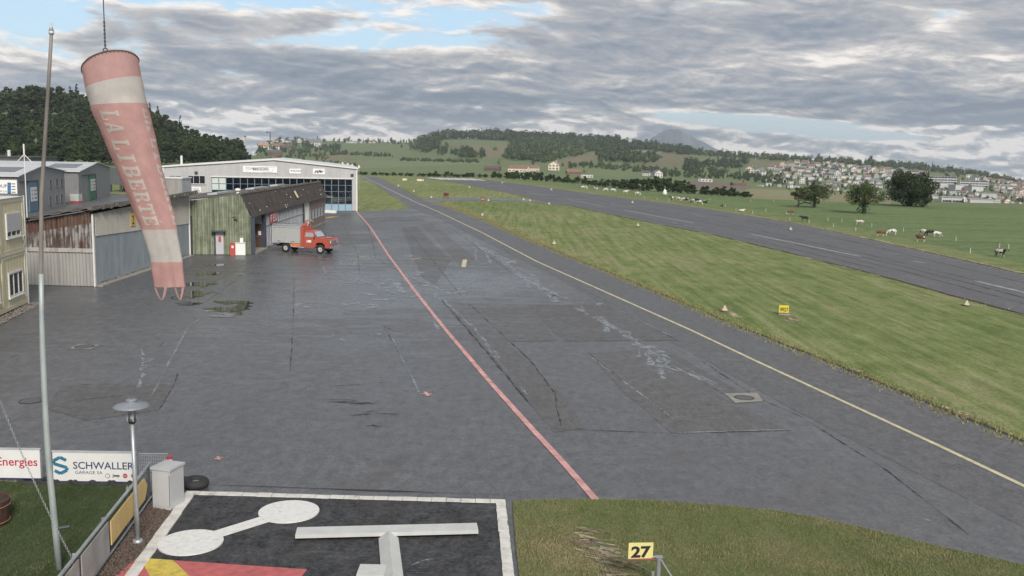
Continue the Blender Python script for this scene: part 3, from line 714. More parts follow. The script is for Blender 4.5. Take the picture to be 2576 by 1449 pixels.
# ---------------------------------------------------------------- buildings
def window(root, F, u0, u1, z0, z1, nx=1, nz=1, fm='white_trim', gm='glass_dark', fw=.06, d=.0, sill=True, back=True):
    mb = MB()
    for a, b, c, e in ((u0, u1, z0, z0 + fw), (u0, u1, z1 - fw, z1), (u0, u0 + fw, z0 + fw, z1 - fw), (u1 - fw, u1, z0 + fw, z1 - fw)): F.box(mb, a, b, c, e, d, d + .07)
    for i in range(1, nx):
        u = u0 + (u1 - u0) * i / nx; F.box(mb, u - fw * .4, u + fw * .4, z0 + fw, z1 - fw, d, d + .062)
    w = mb.build('window', MATS[fm], root)
    if sill: mb = MB(); F.box(mb, u0 - .05, u1 + .05, z0 - .05, z0, d, d + .12); mb.build('sill', MATS[fm], w)
    for i in range(nx):
        for k in range(nz):
            mb = MB(); F.box(mb, u0 + (u1 - u0) * i / nx + fw * .4, u0 + (u1 - u0) * (i + 1) / nx - fw * .4, z0 + (z1 - z0) * k / nz + fw * .4, z0 + (z1 - z0) * (k + 1) / nz - fw * .4, d + .015, d + .03)
            mb.build('pane', MATS[gm], w)
    return w
def fbox(root, F, name, m, u0, u1, z0, z1, d0, d1):
    mb = MB(); F.box(mb, u0, u1, z0, z1, d0, d1); return mb.build(name, MATS[m] if isinstance(m, str) else m, root)
def ftext(root, F, txt, u, z, size, m, d, flip=False, **kw):
    xd = -F.t if flip else F.t
    # reading direction runs left to right for a viewer in front of the wall
    if xd.cross(Vector((0, 0, 1))).dot(F.n) < 0: xd = -xd
    return text_mb(txt, size, F.p(u, z, d), xd, (0, 0, 1), **kw).build('lettering', MATS[m], root, recalc=False)

# --- cream office containers, two storeys
mat('container_cream', (.60, .55, .37), .6, .07, 1.2); mat('container_seam', (.54, .51, .37), .6, .1); mat('shutter_grey', (.36, .37, .38), .6, .06, 3)
A = G(68, 768); B = G(0, 800); dirc = (B - A).normalized()
FC = Fac(A, A + dirc * 14)
root = thing('office_container', 'cream two-storey office container stack with white windows at the left edge', 'container', A)
ML = 3.35
for st in range(2):
    z0 = .15 + st * 2.76; z1 = z0 + 2.74
    for k in range(4):
        u0 = k * ML; cont = fbox(root, FC, 'module', 'container_cream', u0 + .02, u0 + ML - .02, z0, z1, -6, 0)
        for a, b, c, e in ((0, .16, 0, 1), (ML - .16, ML, 0, 1)):
            fbox(cont, FC, 'corner_post', 'container_seam', u0 + a + .021, u0 + b - .021, z0 + .003, z1 - .003, .0, .05)
        fbox(cont, FC, 'bottom_rail', 'container_seam', u0 + .16, u0 + ML - .16, z0 + .003, z0 + .18, 0, .045)
        fbox(cont, FC, 'top_rail', 'container_seam', u0 + .16, u0 + ML - .16, z1 - .2, z1 - .003, 0, .045)
        # shallow ribs of the infill panels
        mb = MB(); FC.ribs(mb, u0 + .17, u0 + ML - .17, z0 + .18, z1 - .2, .42, .012, .004, 'box'); mb.build('infill_panel', MATS['container_cream'], cont)
        wu, wz = u0 + .62, z0 + (.92 if st else .62)
        if st:
            w = window(cont, FC, wu, wu + 2.05, wz - .12, wz + 1.1, 3, 1, gm='glass_dark', d=.03, fw=.09)
            mb = MB(); FC.ribs(mb, wu + .05, wu + 2.0, wz + .18, wz + 1.06, .06, .008, .1, 'box'); mb.build('roller_shutter', MATS['shutter_grey'], w)
        else:
            window(cont, FC, wu, wu + 2.1, wz, wz + 1.25, 3, 1, gm='glass_dark', d=.03, fw=.10)
    fbox(root, FC, 'roof_edge', 'white_trim', -.03, 4 * ML, z1, z1 + .018, -6.02, .07)
mb = MB(); mb.tube([FC.p(.25, 3.2, .1), FC.p(.3, 3.55, .16), FC.p(.45, 3.72, .18), FC.p(.6, 3.6, .14)], .03, 6); mb.build('lamp_bracket', MATS['steel_pale'], root)
mb = MB(); mb.cyl(FC.p(-.06, .05, .06), FC.p(-.06, 5.7, .06), .045, n=8); mb.build('downpipe', MATS['steel_pale'], root)
mb = MB(); rnd = random.Random(5)
for i in range(900):
    u, d = rnd.uniform(-.4, 12), rnd.uniform(.03, .75); r = rnd.uniform(.03, .07); p = FC.p(u, .045 + r * .5, d)
    a, b = [(rnd.uniform(-1, 1), rnd.uniform(-1, 1)) for _ in range(2)]
    mb.add([p + Vector((r, a[0] * r, 0)), p + Vector((-r, r * .8, a[1] * r * .4)), p + Vector((b[0] * r, -r, 0)), p + Vector((0, 0, r))], [(0, 1, 3), (1, 2, 3), (2, 0, 3)])
o = mb.build('gravel_strip', mat('gravel', (.17, .15, .135), .9, .6, 14), recalc=False); o['kind'] = 'stuff'; o['label'] = 'grey pebble strip along the foot of the cream containers'; o['category'] = 'gravel'

# --- hangar two: rusty corrugated side, grey doors
m_streaks('rust_sheet', [(.30, (.022, .016, .018)), (.42, (.075, .040, .030)), (.50, (.11, .095, .09)), (.57, (.31, .30, .295)), (.66, (.05, .035, .035)), (.76, (.38, .37, .36))], 5.5, .55, sc=1.0)
m_streaks('rust_top', [(.30, (.030, .018, .016)), (.45, (.085, .040, .028)), (.55, (.12, .085, .07)), (.63, (.045, .03, .028)), (.76, (.30, .28, .265))], 5.5, .7)
m_streaks('grey_sheet', [(.3, (.22, .22, .215)), (.5, (.29, .287, .275)), (.7, (.34, .335, .32))], 3., .3)
m_streaks('beige_band', [(.3, (.30, .285, .255)), (.5, (.37, .355, .32)), (.7, (.42, .405, .37))], 3., .3)
m_streaks('blue_door', [(.3, (.19, .225, .25)), (.5, (.255, .295, .32)), (.7, (.33, .365, .385))], 1.6, .4, rough=.6)
mat('roof_fibre', (.105, .098, .092), .9, .35, .7, bump=.4, bsc=8)
mat('lichen_edge', (.13, .12, .10), .95, .7, 6, bump=.6, bsc=20)
C2, D2 = G(240, 722), G(475, 645); L2 = Vector((-37.5, 56.35, 0))
H1, H2 = Fac(L2, C2), Fac(C2, D2)
root = thing('hangar', 'old hangar with rust-streaked corrugated side and yellow number 2 plate', 'hangar', C2)
zl = lambda u: 2.2 + (4.55 - 2.2) * u / H1.L            # roof line over the left wall
mid = 2.14
nsh = 6
for k in range(nsh):
    a, b = H1.L * k / nsh, H1.L * (k + 1) / nsh
    mb = MB(); H1.ribs(mb, a, b, 0.05, mid, .20, .045); mb.build('wall_sheet', MATS['grey_sheet'], root)
    mb = MB(); H1.ribs(mb, a, b, mid - .02, lambda u: max(mid, zl(u) - .72), .20, .06, .03); mb.build('wall_sheet', MATS['rust_sheet'], root)
    mb = MB(); H1.ribs(mb, a, b, lambda u: max(mid, zl(u) - .72), lambda u: max(mid, zl(u)), .20, .06, .028); mb.build('wall_sheet', MATS['rust_top'], root)
    mb = MB(); H1.box(mb, a + .01, b - .01, mid - .08, mid + .16, .095, .115); mb.build('edge_strip', m_streaks('strip_weathered', [(.3, (.10, .07, .06)), (.5, (.34, .32, .30)), (.7, (.42, .40, .38))], 2., 1.) if 'strip_weathered' not in MATS else MATS['strip_weathered'], root)
mb = MB(); H1.wall(mb, [(0, 0), (H1.L, 0), (H1.L, 4.4), (0, 2.1)], -.25, -.05); mb.build('inner_wall', MATS['steel_dark'], root)
fbox(root, H1, 'corner_post', 'white_trim', H1.L - .02, H1.L + .07, 0.04, 4.35, .0, .14)
zr = lambda u: 4.63 + (4.89 - 4.63) * u / H2.L
nb = 9
for k in range(nb):
    a, b = H2.L * k / nb, H2.L * (k + 1) / nb
    bot = lambda u: 3.03 + (2.56 - 3.03) * u / H2.L
    top = lambda u: 4.37 + (4.80 - 4.37) * u / H2.L
    mb = MB(); H2.ribs(mb, a, b, bot, top, .12, .025, .10, 'box'); mb.build('fascia_sheet', MATS['beige_band'], root)
    if k % 2 == 0:
        e = min(H2.L, H2.L * (k + 2) / nb)
        mb = MB(); mb.hexa([H2.p(a + .02, .22, .0), H2.p(e - .02, .22, .0), H2.p(e - .02, .22, .07), H2.p(a + .02, .22, .07), H2.p(a + .02, bot(a) - .02, .0), H2.p(e - .02, bot(e) - .02, .0), H2.p(e - .02, bot(e) - .02, .07), H2.p(a + .02, bot(a) - .02, .07)])
        mb.build('door_leaf', MATS['blue_door'], root)
rnd = random.Random(8); u = .1
while u < H2.L - .6:
    w = rnd.uniform(.35, .7); fbox(root, H2, 'plinth_stone', 'concrete', u, u + w - .05, .02, .20 + rnd.uniform(-.03, .02), -.02, .10 + rnd.uniform(0, .03)); u += w
fbox(root, H2, 'sill_beam', 'concrete', 0, H2.L, .025, .12, .14, .45)
# roof: sheets pitched up towards the apron side, ragged lichen edge
def hz(x, y): # plane through roof corner heights
    u = (Vector((x, y, 0)) - C2).dot(H2.t); v = (C2 - Vector((x, y, 0))).dot(Vector((1, 0, 0)))
    return 4.66 + .26 * u / H2.L - v * .185
for k in range(6):
    y0, y1 = 55.7 + k * 3.1, 55.7 + (k + 1) * 3.1 + .1
    mb = MB(); n = 22
    for i in range(n):
        xa, xb = -38 + (13.4) * i / n, -38 + 13.4 * (i + 1) / n
        za = .02 * (k % 2) + .05 * (i % 2); 
        mb.hexa([(xa, y0, hz(xa, y0) + za), (xb, y0, hz(xb, y0) + za), (xb, y1, hz(xb, y1) + za), (xa, y1, hz(xa, y1) + za), (xa, y0, hz(xa, y0) + .06 + za), (xb, y0, hz(xb, y0) + .06 + za), (xb, y1, hz(xb, y1) + .06 + za), (xa, y1, hz(xa, y1) + .06 + za)])
    mb.build('roof_sheet', MATS['roof_fibre'], root)
mb = MB(); rnd = random.Random(3); xs = []
for k in range(60):
    y0 = 55.6 + k * .31; x = -24.45 + rnd.uniform(-.07, .07); z = hz(-24.6, y0)
    mb.box(x - .35, x, y0, y0 + .30, z - .10 + rnd.uniform(-.05, .05), z + .06 + rnd.uniform(-.02, .03))
mb.build('roof_edge', MATS['lichen_edge'], root)
mb = MB(); H2.wall(mb, [(0, 0.1), (H2.L, 0.1), (H2.L, 4.75), (0, 4.5)], -.5, -.4); mb.build('inner_wall', MATS['void_dark'], root)
u, z = H2.uv(329, 552)
pl = fbox(root, H2, 'number_plate', mat('plate_yellow', (.62, .42, .10), .5, .08), u - .42, u + .42, z - .42, z + .42, .135, .155)
ftext(pl, H2, '2', u, z - .30, .82, 'black_print', .158, align='CENTER', bold=.012)
mb = MB(); H2.wall(mb, [(H2.L - .04, 0), (H2.L + .06, 0), (H2.L + .06, 4.8), (H2.L - .04, 4.8)], -.3, .16); mb.build('corner_post', MATS['white_trim'], root)

# --- green corrugated hangar with brown mansard roof (fire station)
m_streaks('green_sheet', [(.30, (.060, .070, .048)), (.42, (.125, .145, .100)), (.52, (.205, .230, .165)), (.62, (.30, .32, .245)), (.74, (.095, .108, .072))], 3.4, .45)
mat('roof_brown', (.060, .050, .046), .95, .4, 1.3, bump=.5, bsc=9)
mat('blue_column', (.035, .045, .070), .5, .2); mat('beige_panel', (.36, .34, .31), .7, .08); mat('brown_panel', (.20, .145, .125), .8, .12)
mat('grey_frame', (.34, .36, .38), .5, .15); mat('sign_red', (.42, .055, .06), .5, .12, 3)
m_streaks('glazing_grey', [(.3, (.11, .12, .125)), (.5, (.17, .18, .185)), (.7, (.25, .265, .27))], 6., .2, rough=.35)
K3, KL3, E3 = G(632, 642), G(478, 642), G(817, 560.5)
F3, FF = Fac(KL3, K3), Fac(K3, E3)
root = thing('fire_station', 'green corrugated hangar with dark brown steep roof and red FEU sign', 'hangar', K3)
RU = F3.uv(605, 490)[0]
ztop = lambda u: 4.27 + (4.80 - 4.27) * u / RU if u < RU else 4.80 + (3.13 - 4.80) * (u - RU) / (F3.L - RU)
ns = 5
for k in range(ns):
    a, b = F3.L * k / ns, F3.L * (k + 1) / ns
    for z0, z1, off in ((.06, 1.72, 0), (1.70, 3.02, .02)):
        mb = MB(); F3.ribs(mb, a, b, z0, z1, .20, .075, off); mb.build('wall_sheet', MATS['green_sheet'], root)
    mb = MB(); F3.ribs(mb, a, b, 3.0, ztop, .20, .075, .04); mb.build('wall_sheet', MATS['green_sheet'], root)
mb = MB(); F3.wall(mb, [(0, 0), (F3.L, 0), (F3.L, 3.1), (RU, 4.75), (0, 4.2)], -.2, -.03); mb.build('inner_wall', MATS['steel_dark'], root)
fbox(root, F3, 'corner_post', 'blue_column', -.10, .22, 0.04, 3.1, .0, .16); fbox(root, F3, 'corner_post', 'blue_column', F3.L, F3.L + .3, 0.04, 3.0, -.35, .06)
u0, z0 = F3.uv(544, 638); u1, z1 = F3.uv(562, 584)
dr = fbox(root, F3, 'door', mat('door_grey', (.42, .43, .46), .5, .08), u0, u1, .08, z1, .06, .12)
fbox(dr, F3, 'notice', 'sign_red', u0 + .2, u1 - .18, 1.05, 1.5, .125, .13); fbox(dr, F3, 'frame', 'steel_dark', u0 - .13, u0, .06, z1 + .05, .055, .13)
fbox(root, F3, 'door_canopy', 'steel_dark', u0 - .3, u1 + .2, z1 + .06, z1 + .14, .05, .62)
u0 = F3.uv(583, 560)[0]; mb = MB(); mb.tube([F3.p(u0, 3.0, .05), F3.p(u0 + .3, 3.05, .2)], .03); mb.cyl(F3.p(u0 + .2, 2.95, .22), F3.p(u0 + .45, 2.85, .3), .09, .05, 8); mb.build('wall_lamp', MATS['steel_dark'], root)
u0, z0 = F3.uv(604, 606); fbox(root, F3, 'meter_box', 'white_sheet', u0, u0 + .24, z0 - .25, z0 + .25, .055, .16)
# wall towards the apron
uc = lambda x, y=600: FF.uv(x, y)[0]
ud0, ud1, uc2 = .55, uc(665, 627), uc(666, 627)
fbox(root, FF, 'column', 'blue_column', .0, .28, .03, 3.1, -.28, .04)
FE = Fac(FF.p(uc2, 0, -1.7).xy, FF.p(uc2, 0, .0).xy)
fbox(root, FE, 'entry_wall', 'beige_panel', 0, FE.L, .15, 3.1, -.2, 0)
fbox(root, FF, 'entry_step', 'concrete', .1, uc2 + .1, .026, .15, -1.6, .30)
fbox(root, FF, 'entry_ceiling', 'beige_panel', .1, uc2, 3.1, 3.16, -1.7, 0)
db, da = FE.uv(643, 600)[0], FE.uv(663.5, 600)[0]; zd = FE.uv(652, 563)[1]
dr = fbox(root, FE, 'door', 'wood_brown', db, da, .16, zd, .01, .06); fbox(dr, FE, 'notice', 'sign_white', (db + da) / 2 - .1, (db + da) / 2 + .14, zd - .95, zd - .6, .065, .07)
mb = MB(); mb.tube([FE.p(db + .1, 1.1, .06), FE.p(db + .1, 1.1, .12), FE.p(db + .22, 1.1, .12)], .02); mb.build('handle', MATS['steel_pale'], dr)
fbox(root, FF, 'column', 'blue_column', uc2 + .21, uc2 + .36, .03, 3.05, -.8, .05)
fbox(root, FE, 'column', 'blue_column', FE.L - .2, FE.L + .06, .03, 3.05, .0, .07)
fbox(root, FF, 'fascia_board', 'grey_frame', .0, FF.L, 3.0, 3.14, .0, .10)
gl0, gl1 = uc2 + .36, FF.L * .62
n = 26
for k in range(n):
    a, b = gl0 + (gl1 - gl0) * k / n, gl0 + (gl1 - gl0) * (k + 1) / n
    for z0, z1 in ((.25, 1.95), (2.0, 2.98)):
        fbox(root, FF, 'wall_panel', 'glazing_grey', a + .05, b - .05, z0, z1, -.06, -.02)
    fbox(root, FF, 'mullion', 'grey_frame', a - .05, a + .05, .2, 2.99, -.06, .04)
fbox(root, FF, 'transom', 'grey_frame', gl0 + .06, gl1, 1.95, 2.0, -.05, .045); fbox(root, FF, 'plinth', 'concrete', uc2 + .36, FF.L, .03, .2, -.3, .08)
fbox(root, FF, 'column', 'blue_column', gl1, gl1 + .5, .03, 2.99, -.3, .07)
for k in range(3): fbox(root, FF, 'wall_panel', 'white_trim', gl1 + .7 + k * 1.1, gl1 + 1.3 + k * 1.1, .25, 2.98, -.05, .03)
bu = gl1 + 4.2
fbox(root, FF, 'brown_wall', 'brown_panel', bu, FF.L, .22, .98, -.2, .02); fbox(root, FF, 'brown_wall', 'brown_panel', bu, FF.L, 2.0, 2.99, -.2, .02)
fbox(root, FF, 'wall_panel', 'glazing_grey', gl1 + .5, bu, .22, 2.98, -.2, -.06)
for k in range(5):
    a = bu + (FF.L - bu) * k / 5; window(root, FF, a + .06, a + (FF.L - bu) / 5 - .06, .99, 1.99, 1, 1, 'grey_frame', 'glazing_grey', .08, -.06, False)
su, sz = uc(677, 551), 1.98; se = uc(695.5, 551)
sg = fbox(root, FF, 'sign_board', 'sign_red', su, se, 2.0, 2.97, .05, .08)
for k, ch in enumerate('FEU'): ftext(sg, FF, ch, su + (se - su) * (k + .5) / 3, 2.16, .88, 'sign_white', .085, align='CENTER', squeeze=1.55, bold=.02)
# roof: steep dark slope, shallow back slope
RN, RF = at(607.7, 487.7, K3.y + .3), at(804.5, 457.5, E3.y); EN, EF = K3 + Vector((.18, -.25, 3.10)), E3 + Vector((.25, .3, 3.04))
RN = Vector((RN.x, K3.y - .25, RN.z))
nrow, ncol = 3, 15
for j in range(nrow):
    for k in range(ncol):
        a, b = k / ncol, (k + 1) / ncol; s0, s1 = j / nrow, (j + 1.06) / nrow
        q = lambda t, s: (RN.lerp(RF, t)).lerp(EN.lerp(EF, t), s)
        nrm = Vector((.87, 0, .5)); lift = .02 + .012 * (nrow - j)
        p = [q(a, s0), q(b, s0), q(b, s1), q(a, s1)]
        mb = MB(); mb.hexa([x + nrm * (lift - .04) for x in p] + [x + nrm * (lift + .004 * ((k + j) % 2)) for x in p]); mb.build('roof_sheet', MATS['roof_brown'], root)
t = .53; mb = MB(); p0, p1 = q(t, .30), q(t, .68); v = (RF - RN).normalized() * .5
mb.hexa([p0 + nrm * .12, p0 + v + nrm * .12, p1 + v + nrm * .12, p1 + nrm * .12, p0 + nrm * .2, p0 + v + nrm * .2, p1 + v + nrm * .2, p1 + nrm * .2]); mb.build('skylight', mat('skylight', (.60, .52, .38), .5, .1), root)
mb = MB(); rnd = random.Random(2)
for k in range(22):
    t, s = rnd.random(), rnd.random(); p = q(t, s) + nrm * .08; r = rnd.uniform(.02, .05)
    mb.box(p.x - r, p.x + r, p.y - r, p.y + r, p.z - r, p.z + r)
mb.build('lichen_spots', mat('lichen', (.36, .36, .30), .95, .3), root)['kind'] = 'stuff'
mb = MB(); BL = Vector((-36, 0, 3.2))
mb.hexa([RN + Vector((0, 0, -.1)), RF + Vector((0, 0, -.1)), Vector((-36, RF.y, 3.2)), Vector((-36, RN.y + .4, 3.2)), RN + Vector((.02, 0, .02)), RF + Vector((.02, 0, .02)), Vector((-36, RF.y, 3.3)), Vector((-36, RN.y + .4, 3.3))])
mb.build('back_roof', MATS['roof_fibre'], root)
mb = MB(); rnd = random.Random(4)
for k in range(110):
    t = k / 110; p = RN.lerp(RF, t); mb.box(p.x - .16, p.x + .14, p.y, p.y + .34, p.z - .04, p.z + .05 + rnd.uniform(0, .09))
mb.build('ridge_cap', MATS['lichen_edge'], root)
p = at(598, 470, K3.y + 1.2); zb = 4.7
mb = MB(); mb.cyl((p.x, p.y, zb), (p.x, p.y, zb + .28), .12, n=8); mb.lathe([(.02, .28), (.2, .30), (.24, .4), (.2, .5), (.02, .55)], 12, (p.x, p.y, zb)); mb.build('roof_siren', MATS['white_sheet'], root, True)
mb = MB(); mb.box(p.x - .35, p.x + .35, p.y - .3, p.y + .3, zb - .15, zb + .06); mb.build('siren_base', MATS['lichen_edge'], root)
for k, (t0, t1) in enumerate(((.08, .22), (.42, .58), (.7, .8))):
    a, b = RN.lerp(RF, t0), RN.lerp(RF, t1); mb = MB(); mb.hexa([a + Vector((-2.6, 0, -.20)), b + Vector((-2.6, 0, -.20)), b + Vector((-3.4, 0, -.26)), a + Vector((-3.4, 0, -.26)), a + Vector((-2.6, 0, -.05)), b + Vector((-2.6, 0, -.05)), b + Vector((-3.4, 0, -.12)), a + Vector((-3.4, 0, -.12))])
    mb.build('roof_light', MATS['steel_pale'], root)
mb = MB(); mb.prism([(E3.x, E3.y, 0.03), (-36, E3.y, 0.03), (-36, E3.y, 3.2), (RF.x, RF.y, RF.z - .1), (E3.x, E3.y, 3.0)], (0, .2, 0)); mb.build('end_wall', MATS['brown_panel'], root)

# --- maintenance hangar with glazed front
m_streaks('silver_cladding', [(.3, (.37, .375, .38)), (.5, (.44, .445, .445)), (.7, (.49, .49, .49))], 1.5, .2, rough=.5)
mat('blue_frame', (.13, .19, .26), .45, .1); mat('blue_panel', (.25, .36, .45), .5, .06); mat('roof_white', (.60, .61, .61), .5, .06); mat('curtain', (.50, .56, .53), .8, .08); mat('hangar_floor', (.20, .20, .20), .5, .2)
M1 = G(897, 532); M0 = at(412, 470, 131.0); M0.z = 0
FM = Fac(M0, M1); LM = FM.L; EZ0, EZ1, PZ = 5.75, 5.95, 7.0
root = thing('maintenance_hangar', 'wide silver aircraft hangar with shallow gable and blue-framed glass doors', 'hangar', M1)
UP_ = FM.uv(690, 402)[0]
rl = lambda u: EZ0 + (PZ - EZ0) * u / UP_ if u < UP_ else PZ + (EZ1 - PZ) * (u - UP_) / (LM - UP_)
O0, O1, OZ = FM.uv(532, 448)[0], FM.uv(886, 455)[0], 4.55
def clad(u0, u1, z0, z1):
    n = max(1, int((u1 - u0) / 1.6))
    for k in range(n):
        mb = MB(); FM.ribs(mb, u0 + (u1 - u0) * k / n, u0 + (u1 - u0) * (k + 1) / n, z0, z1, .145, .035, .0, 'box'); mb.build('cladding_sheet', MATS['silver_cladding'], root)
clad(0, O0, .1, rl); clad(O1, LM, .1, rl); clad(O0, O1, OZ + .1, rl)
for pr in ([(0, 0), (O0, 0), (O0, OZ), (0, OZ)], [(O1, 0), (LM, 0), (LM, OZ), (O1, OZ)], [(0, OZ), (LM, OZ), (LM, EZ1 - .05), (UP_, PZ - .05), (0, EZ0 - .05)]):
    mb = MB(); FM.wall(mb, pr, -.3, -.02); mb.build('inner_wall', MATS['steel_dark'], root)
DEP = 30
for u in (0, LM - .2): mb = MB(); FM.box(mb, u, u + .2, 0.03, 5.7, -DEP, -.31); mb.build('side_wall', MATS['silver_cladding'], root)
mb = MB(); FM.wall(mb, [(0, 0), (LM, 0), (LM, EZ1 - .05), (UP_, PZ - .05), (0, EZ0 - .05)], -DEP - .2, -DEP); mb.build('back_wall', MATS['steel_dark'], root)
for a, b in ((-.25, UP_), (UP_, LM + .25)):
    za, zb = rl(max(0, a)) + .02, rl(min(LM, b)) + .02
    mb = MB(); mb.hexa([FM.p(a, za, .25), FM.p(b, zb, .25), FM.p(b, zb, -DEP - .3), FM.p(a, za, -DEP - .3), FM.p(a, za + .22, .25), FM.p(b, zb + .22, .25), FM.p(b, zb + .22, -DEP - .3), FM.p(a, za + .22, -DEP - .3)]); mb.build('roof', MATS['roof_white'], root)
fbox(root, FM, 'corner_trim', 'white_trim', LM - .06, LM + .12, .04, 5.9, -.2, .1); fbox(root, FM, 'corner_trim', 'white_trim', -.12, .06, .04, 5.7, -.2, .1)
fbox(root, FM, 'door_lintel', 'white_trim', O0 - .1, O1 + .2, OZ, OZ + .14, .0, .12)
sheet('floor', [FM.p(.2, 0, -.3).xy, FM.p(LM - .2, 0, -.3).xy, FM.p(LM - .2, 0, -DEP).xy, FM.p(.2, 0, -DEP).xy], .045, MATS['hangar_floor'], root)
nc = 20; rows = [(1.02, 1.9), (1.9, 2.78), (2.78, 3.66), (3.66, OZ)]
for lf in range(5):
    a0, a1 = O0 + (O1 - O0) * lf / 5, O0 + (O1 - O0) * (lf + 1) / 5
    leaf = MB(); off = -.10 - .10 * (lf % 2)
    for k in range(5): uu = a0 + (a1 - a0) * k / 4; FM.box(leaf, uu - .05, uu + .05, .05, OZ, off, off + .08)
    for z in (.05, 1.0, 1.88, 2.76, 3.64, OZ - .1): FM.box(leaf, a0 + .05, a1 - .05, z, z + .06, off + .008, off + .072)
    leaf = leaf.build('door_leaf', MATS['blue_frame'], root)
    for k in range(4):
        u0, u1 = a0 + (a1 - a0) * k / 4 + .06, a0 + (a1 - a0) * (k + 1) / 4 - .06
        fbox(leaf, FM, 'door_panel', 'blue_panel', u0, u1, .1, 1.0, off + .02, off + .05)
        for r, (z0, z1) in enumerate(rows):
            cur = lf == 0 and k < 2 and r >= 2
            fbox(leaf, FM, 'pane', 'curtain' if cur else 'glass_clear', u0, u1, z0 + .05, z1 - .05, off + .03, off + .045)
window(root, FM, FM.uv(472, 450)[0], FM.uv(517, 450)[0], FM.uv(495, 463)[1], FM.uv(495, 441)[1], 3, 1, 'steel_pale', 'glass_dark', .08, .05)
window(root, FM, FM.uv(425, 450)[0], FM.uv(457, 450)[0], FM.uv(440, 452)[1], FM.uv(440, 441)[1], 2, 1, 'steel_pale', 'glass_dark', .08, .05)
def msign(x0, y0, x1, y1, d=.06):
    u0, z1 = FM.uv(x0, y0); u1, z0 = FM.uv(x1, y1); return fbox(root, FM, 'sign_board', 'sign_white', u0, u1, z0, z1, d, d + .05), u0, u1, z0, z1
mat('print_grey', (.10, .11, .13), .6, .1)
o, u0, u1, z0, z1 = msign(611, 417, 697, 435)
ftext(o, FM, 'Aircraft maintenance', u0 + .35, z1 - .38, .36, 'print_grey', .115, shear=.2); ftext(o, FM, 'M\u00e9canAir', u0 + 1.3, z0 + .30, .50, 'print_grey', .115, squeeze=1.15, bold=.008)
ftext(o, FM, 'www.mecanair.ch', u0 + 2.6, z0 + .05, .20, 'print_grey', .115)
mb = MB(); mb.tube([FM.p(u0 + .4, z0 + .22, .115), FM.p(u0 + 1.5, z0 + .66, .115), FM.p(u1 - .3, z0 + .80, .115), FM.p(u1 - .7, z0 + .24, .115)], .016, 4); mb.build('emblem_line', MATS['print_grey'], o)
o, u0, u1, z0, z1 = msign(728, 424, 757, 437); ftext(o, FM, 'tecnam', u0 + .45, z0 + .28, .38, 'print_grey', .115, bold=.006); mb = MB(); FM.box(mb, u0 + .2, u0 + .36, z0 + .32, z0 + .5, .112, .118); mb.build('emblem', MATS['print_grey'], o)
o, u0, u1, z0, z1 = msign(787, 424, 817, 439); ftext(o, FM, 'piper', (u0 + u1) / 2, z0 + .26, .55, 'black_print', .115, align='CENTER', shear=.3, bold=.02)
mb = MB(); mb.prism([FM.p(u0 + .75, z1 - .34, .112), FM.p(u0 + 1.15, z1 - .34, .112), FM.p(u0 + 1.0, z1 - .1, .112)], FM.n * .01); mb.build('emblem', MATS['sign_red'], o)
o, u0, u1, z0, z1 = msign(483, 470, 506, 484); ftext(o, FM, 'MFGF', u0 + .2, z1 - .38, .30, 'print_grey', .115)
mb = MB()
for k in range(2): FM.box(mb, u0 + .15, u1 - .15, z0 + .12 + k * .14, z0 + .18 + k * .14, .112, .116)
mb.build('small_print', MATS['print_grey'], o)
for x, y in ((494, 434), (886, 440)):
    u, z = FM.uv(x + 0, y); mb = MB(); FM.box(mb, u - .2, u + .2, z - .1, z + .15, .04, .35); mb.build('floodlight', MATS['steel_dark'], root)
p = FM.p(FM.uv(451, 400)[0], 5.9, -2.); mb = MB(); mb.cyl((p.x, p.y, 5.8), (p.x, p.y, 7.25), .16, n=10); mb.cyl((p.x, p.y, 7.25), (p.x, p.y, 7.4), .2, .08, 10); mb.build('flue', MATS['roof_white'], root)

# low grey annex in front of its left corner
FX = Fac(at(408, 470, 124).xy, at(458, 470, 124).xy)
root = thing('annex', 'small plain grey flat-roofed annex in front of the silver hangar', 'annex', FX.p(0, 0))
for k in range(5):
    mb = MB(); FX.ribs(mb, FX.L * k / 5, FX.L * (k + 1) / 5, .05, FX.uv(430, 449)[1], .15, .03, 0, 'box'); mb.build('wall_sheet', MATS['grey_sheet'], root)
fbox(root, FX, 'body', 'grey_frame', 0, FX.L, .03, FX.uv(430, 449)[1] - .02, -3.5, -.02); fbox(root, FX, 'roof_edge', 'white_trim', -.1, FX.L + .1, FX.uv(430, 449)[1], FX.uv(430, 446)[1], -3.6, .1)

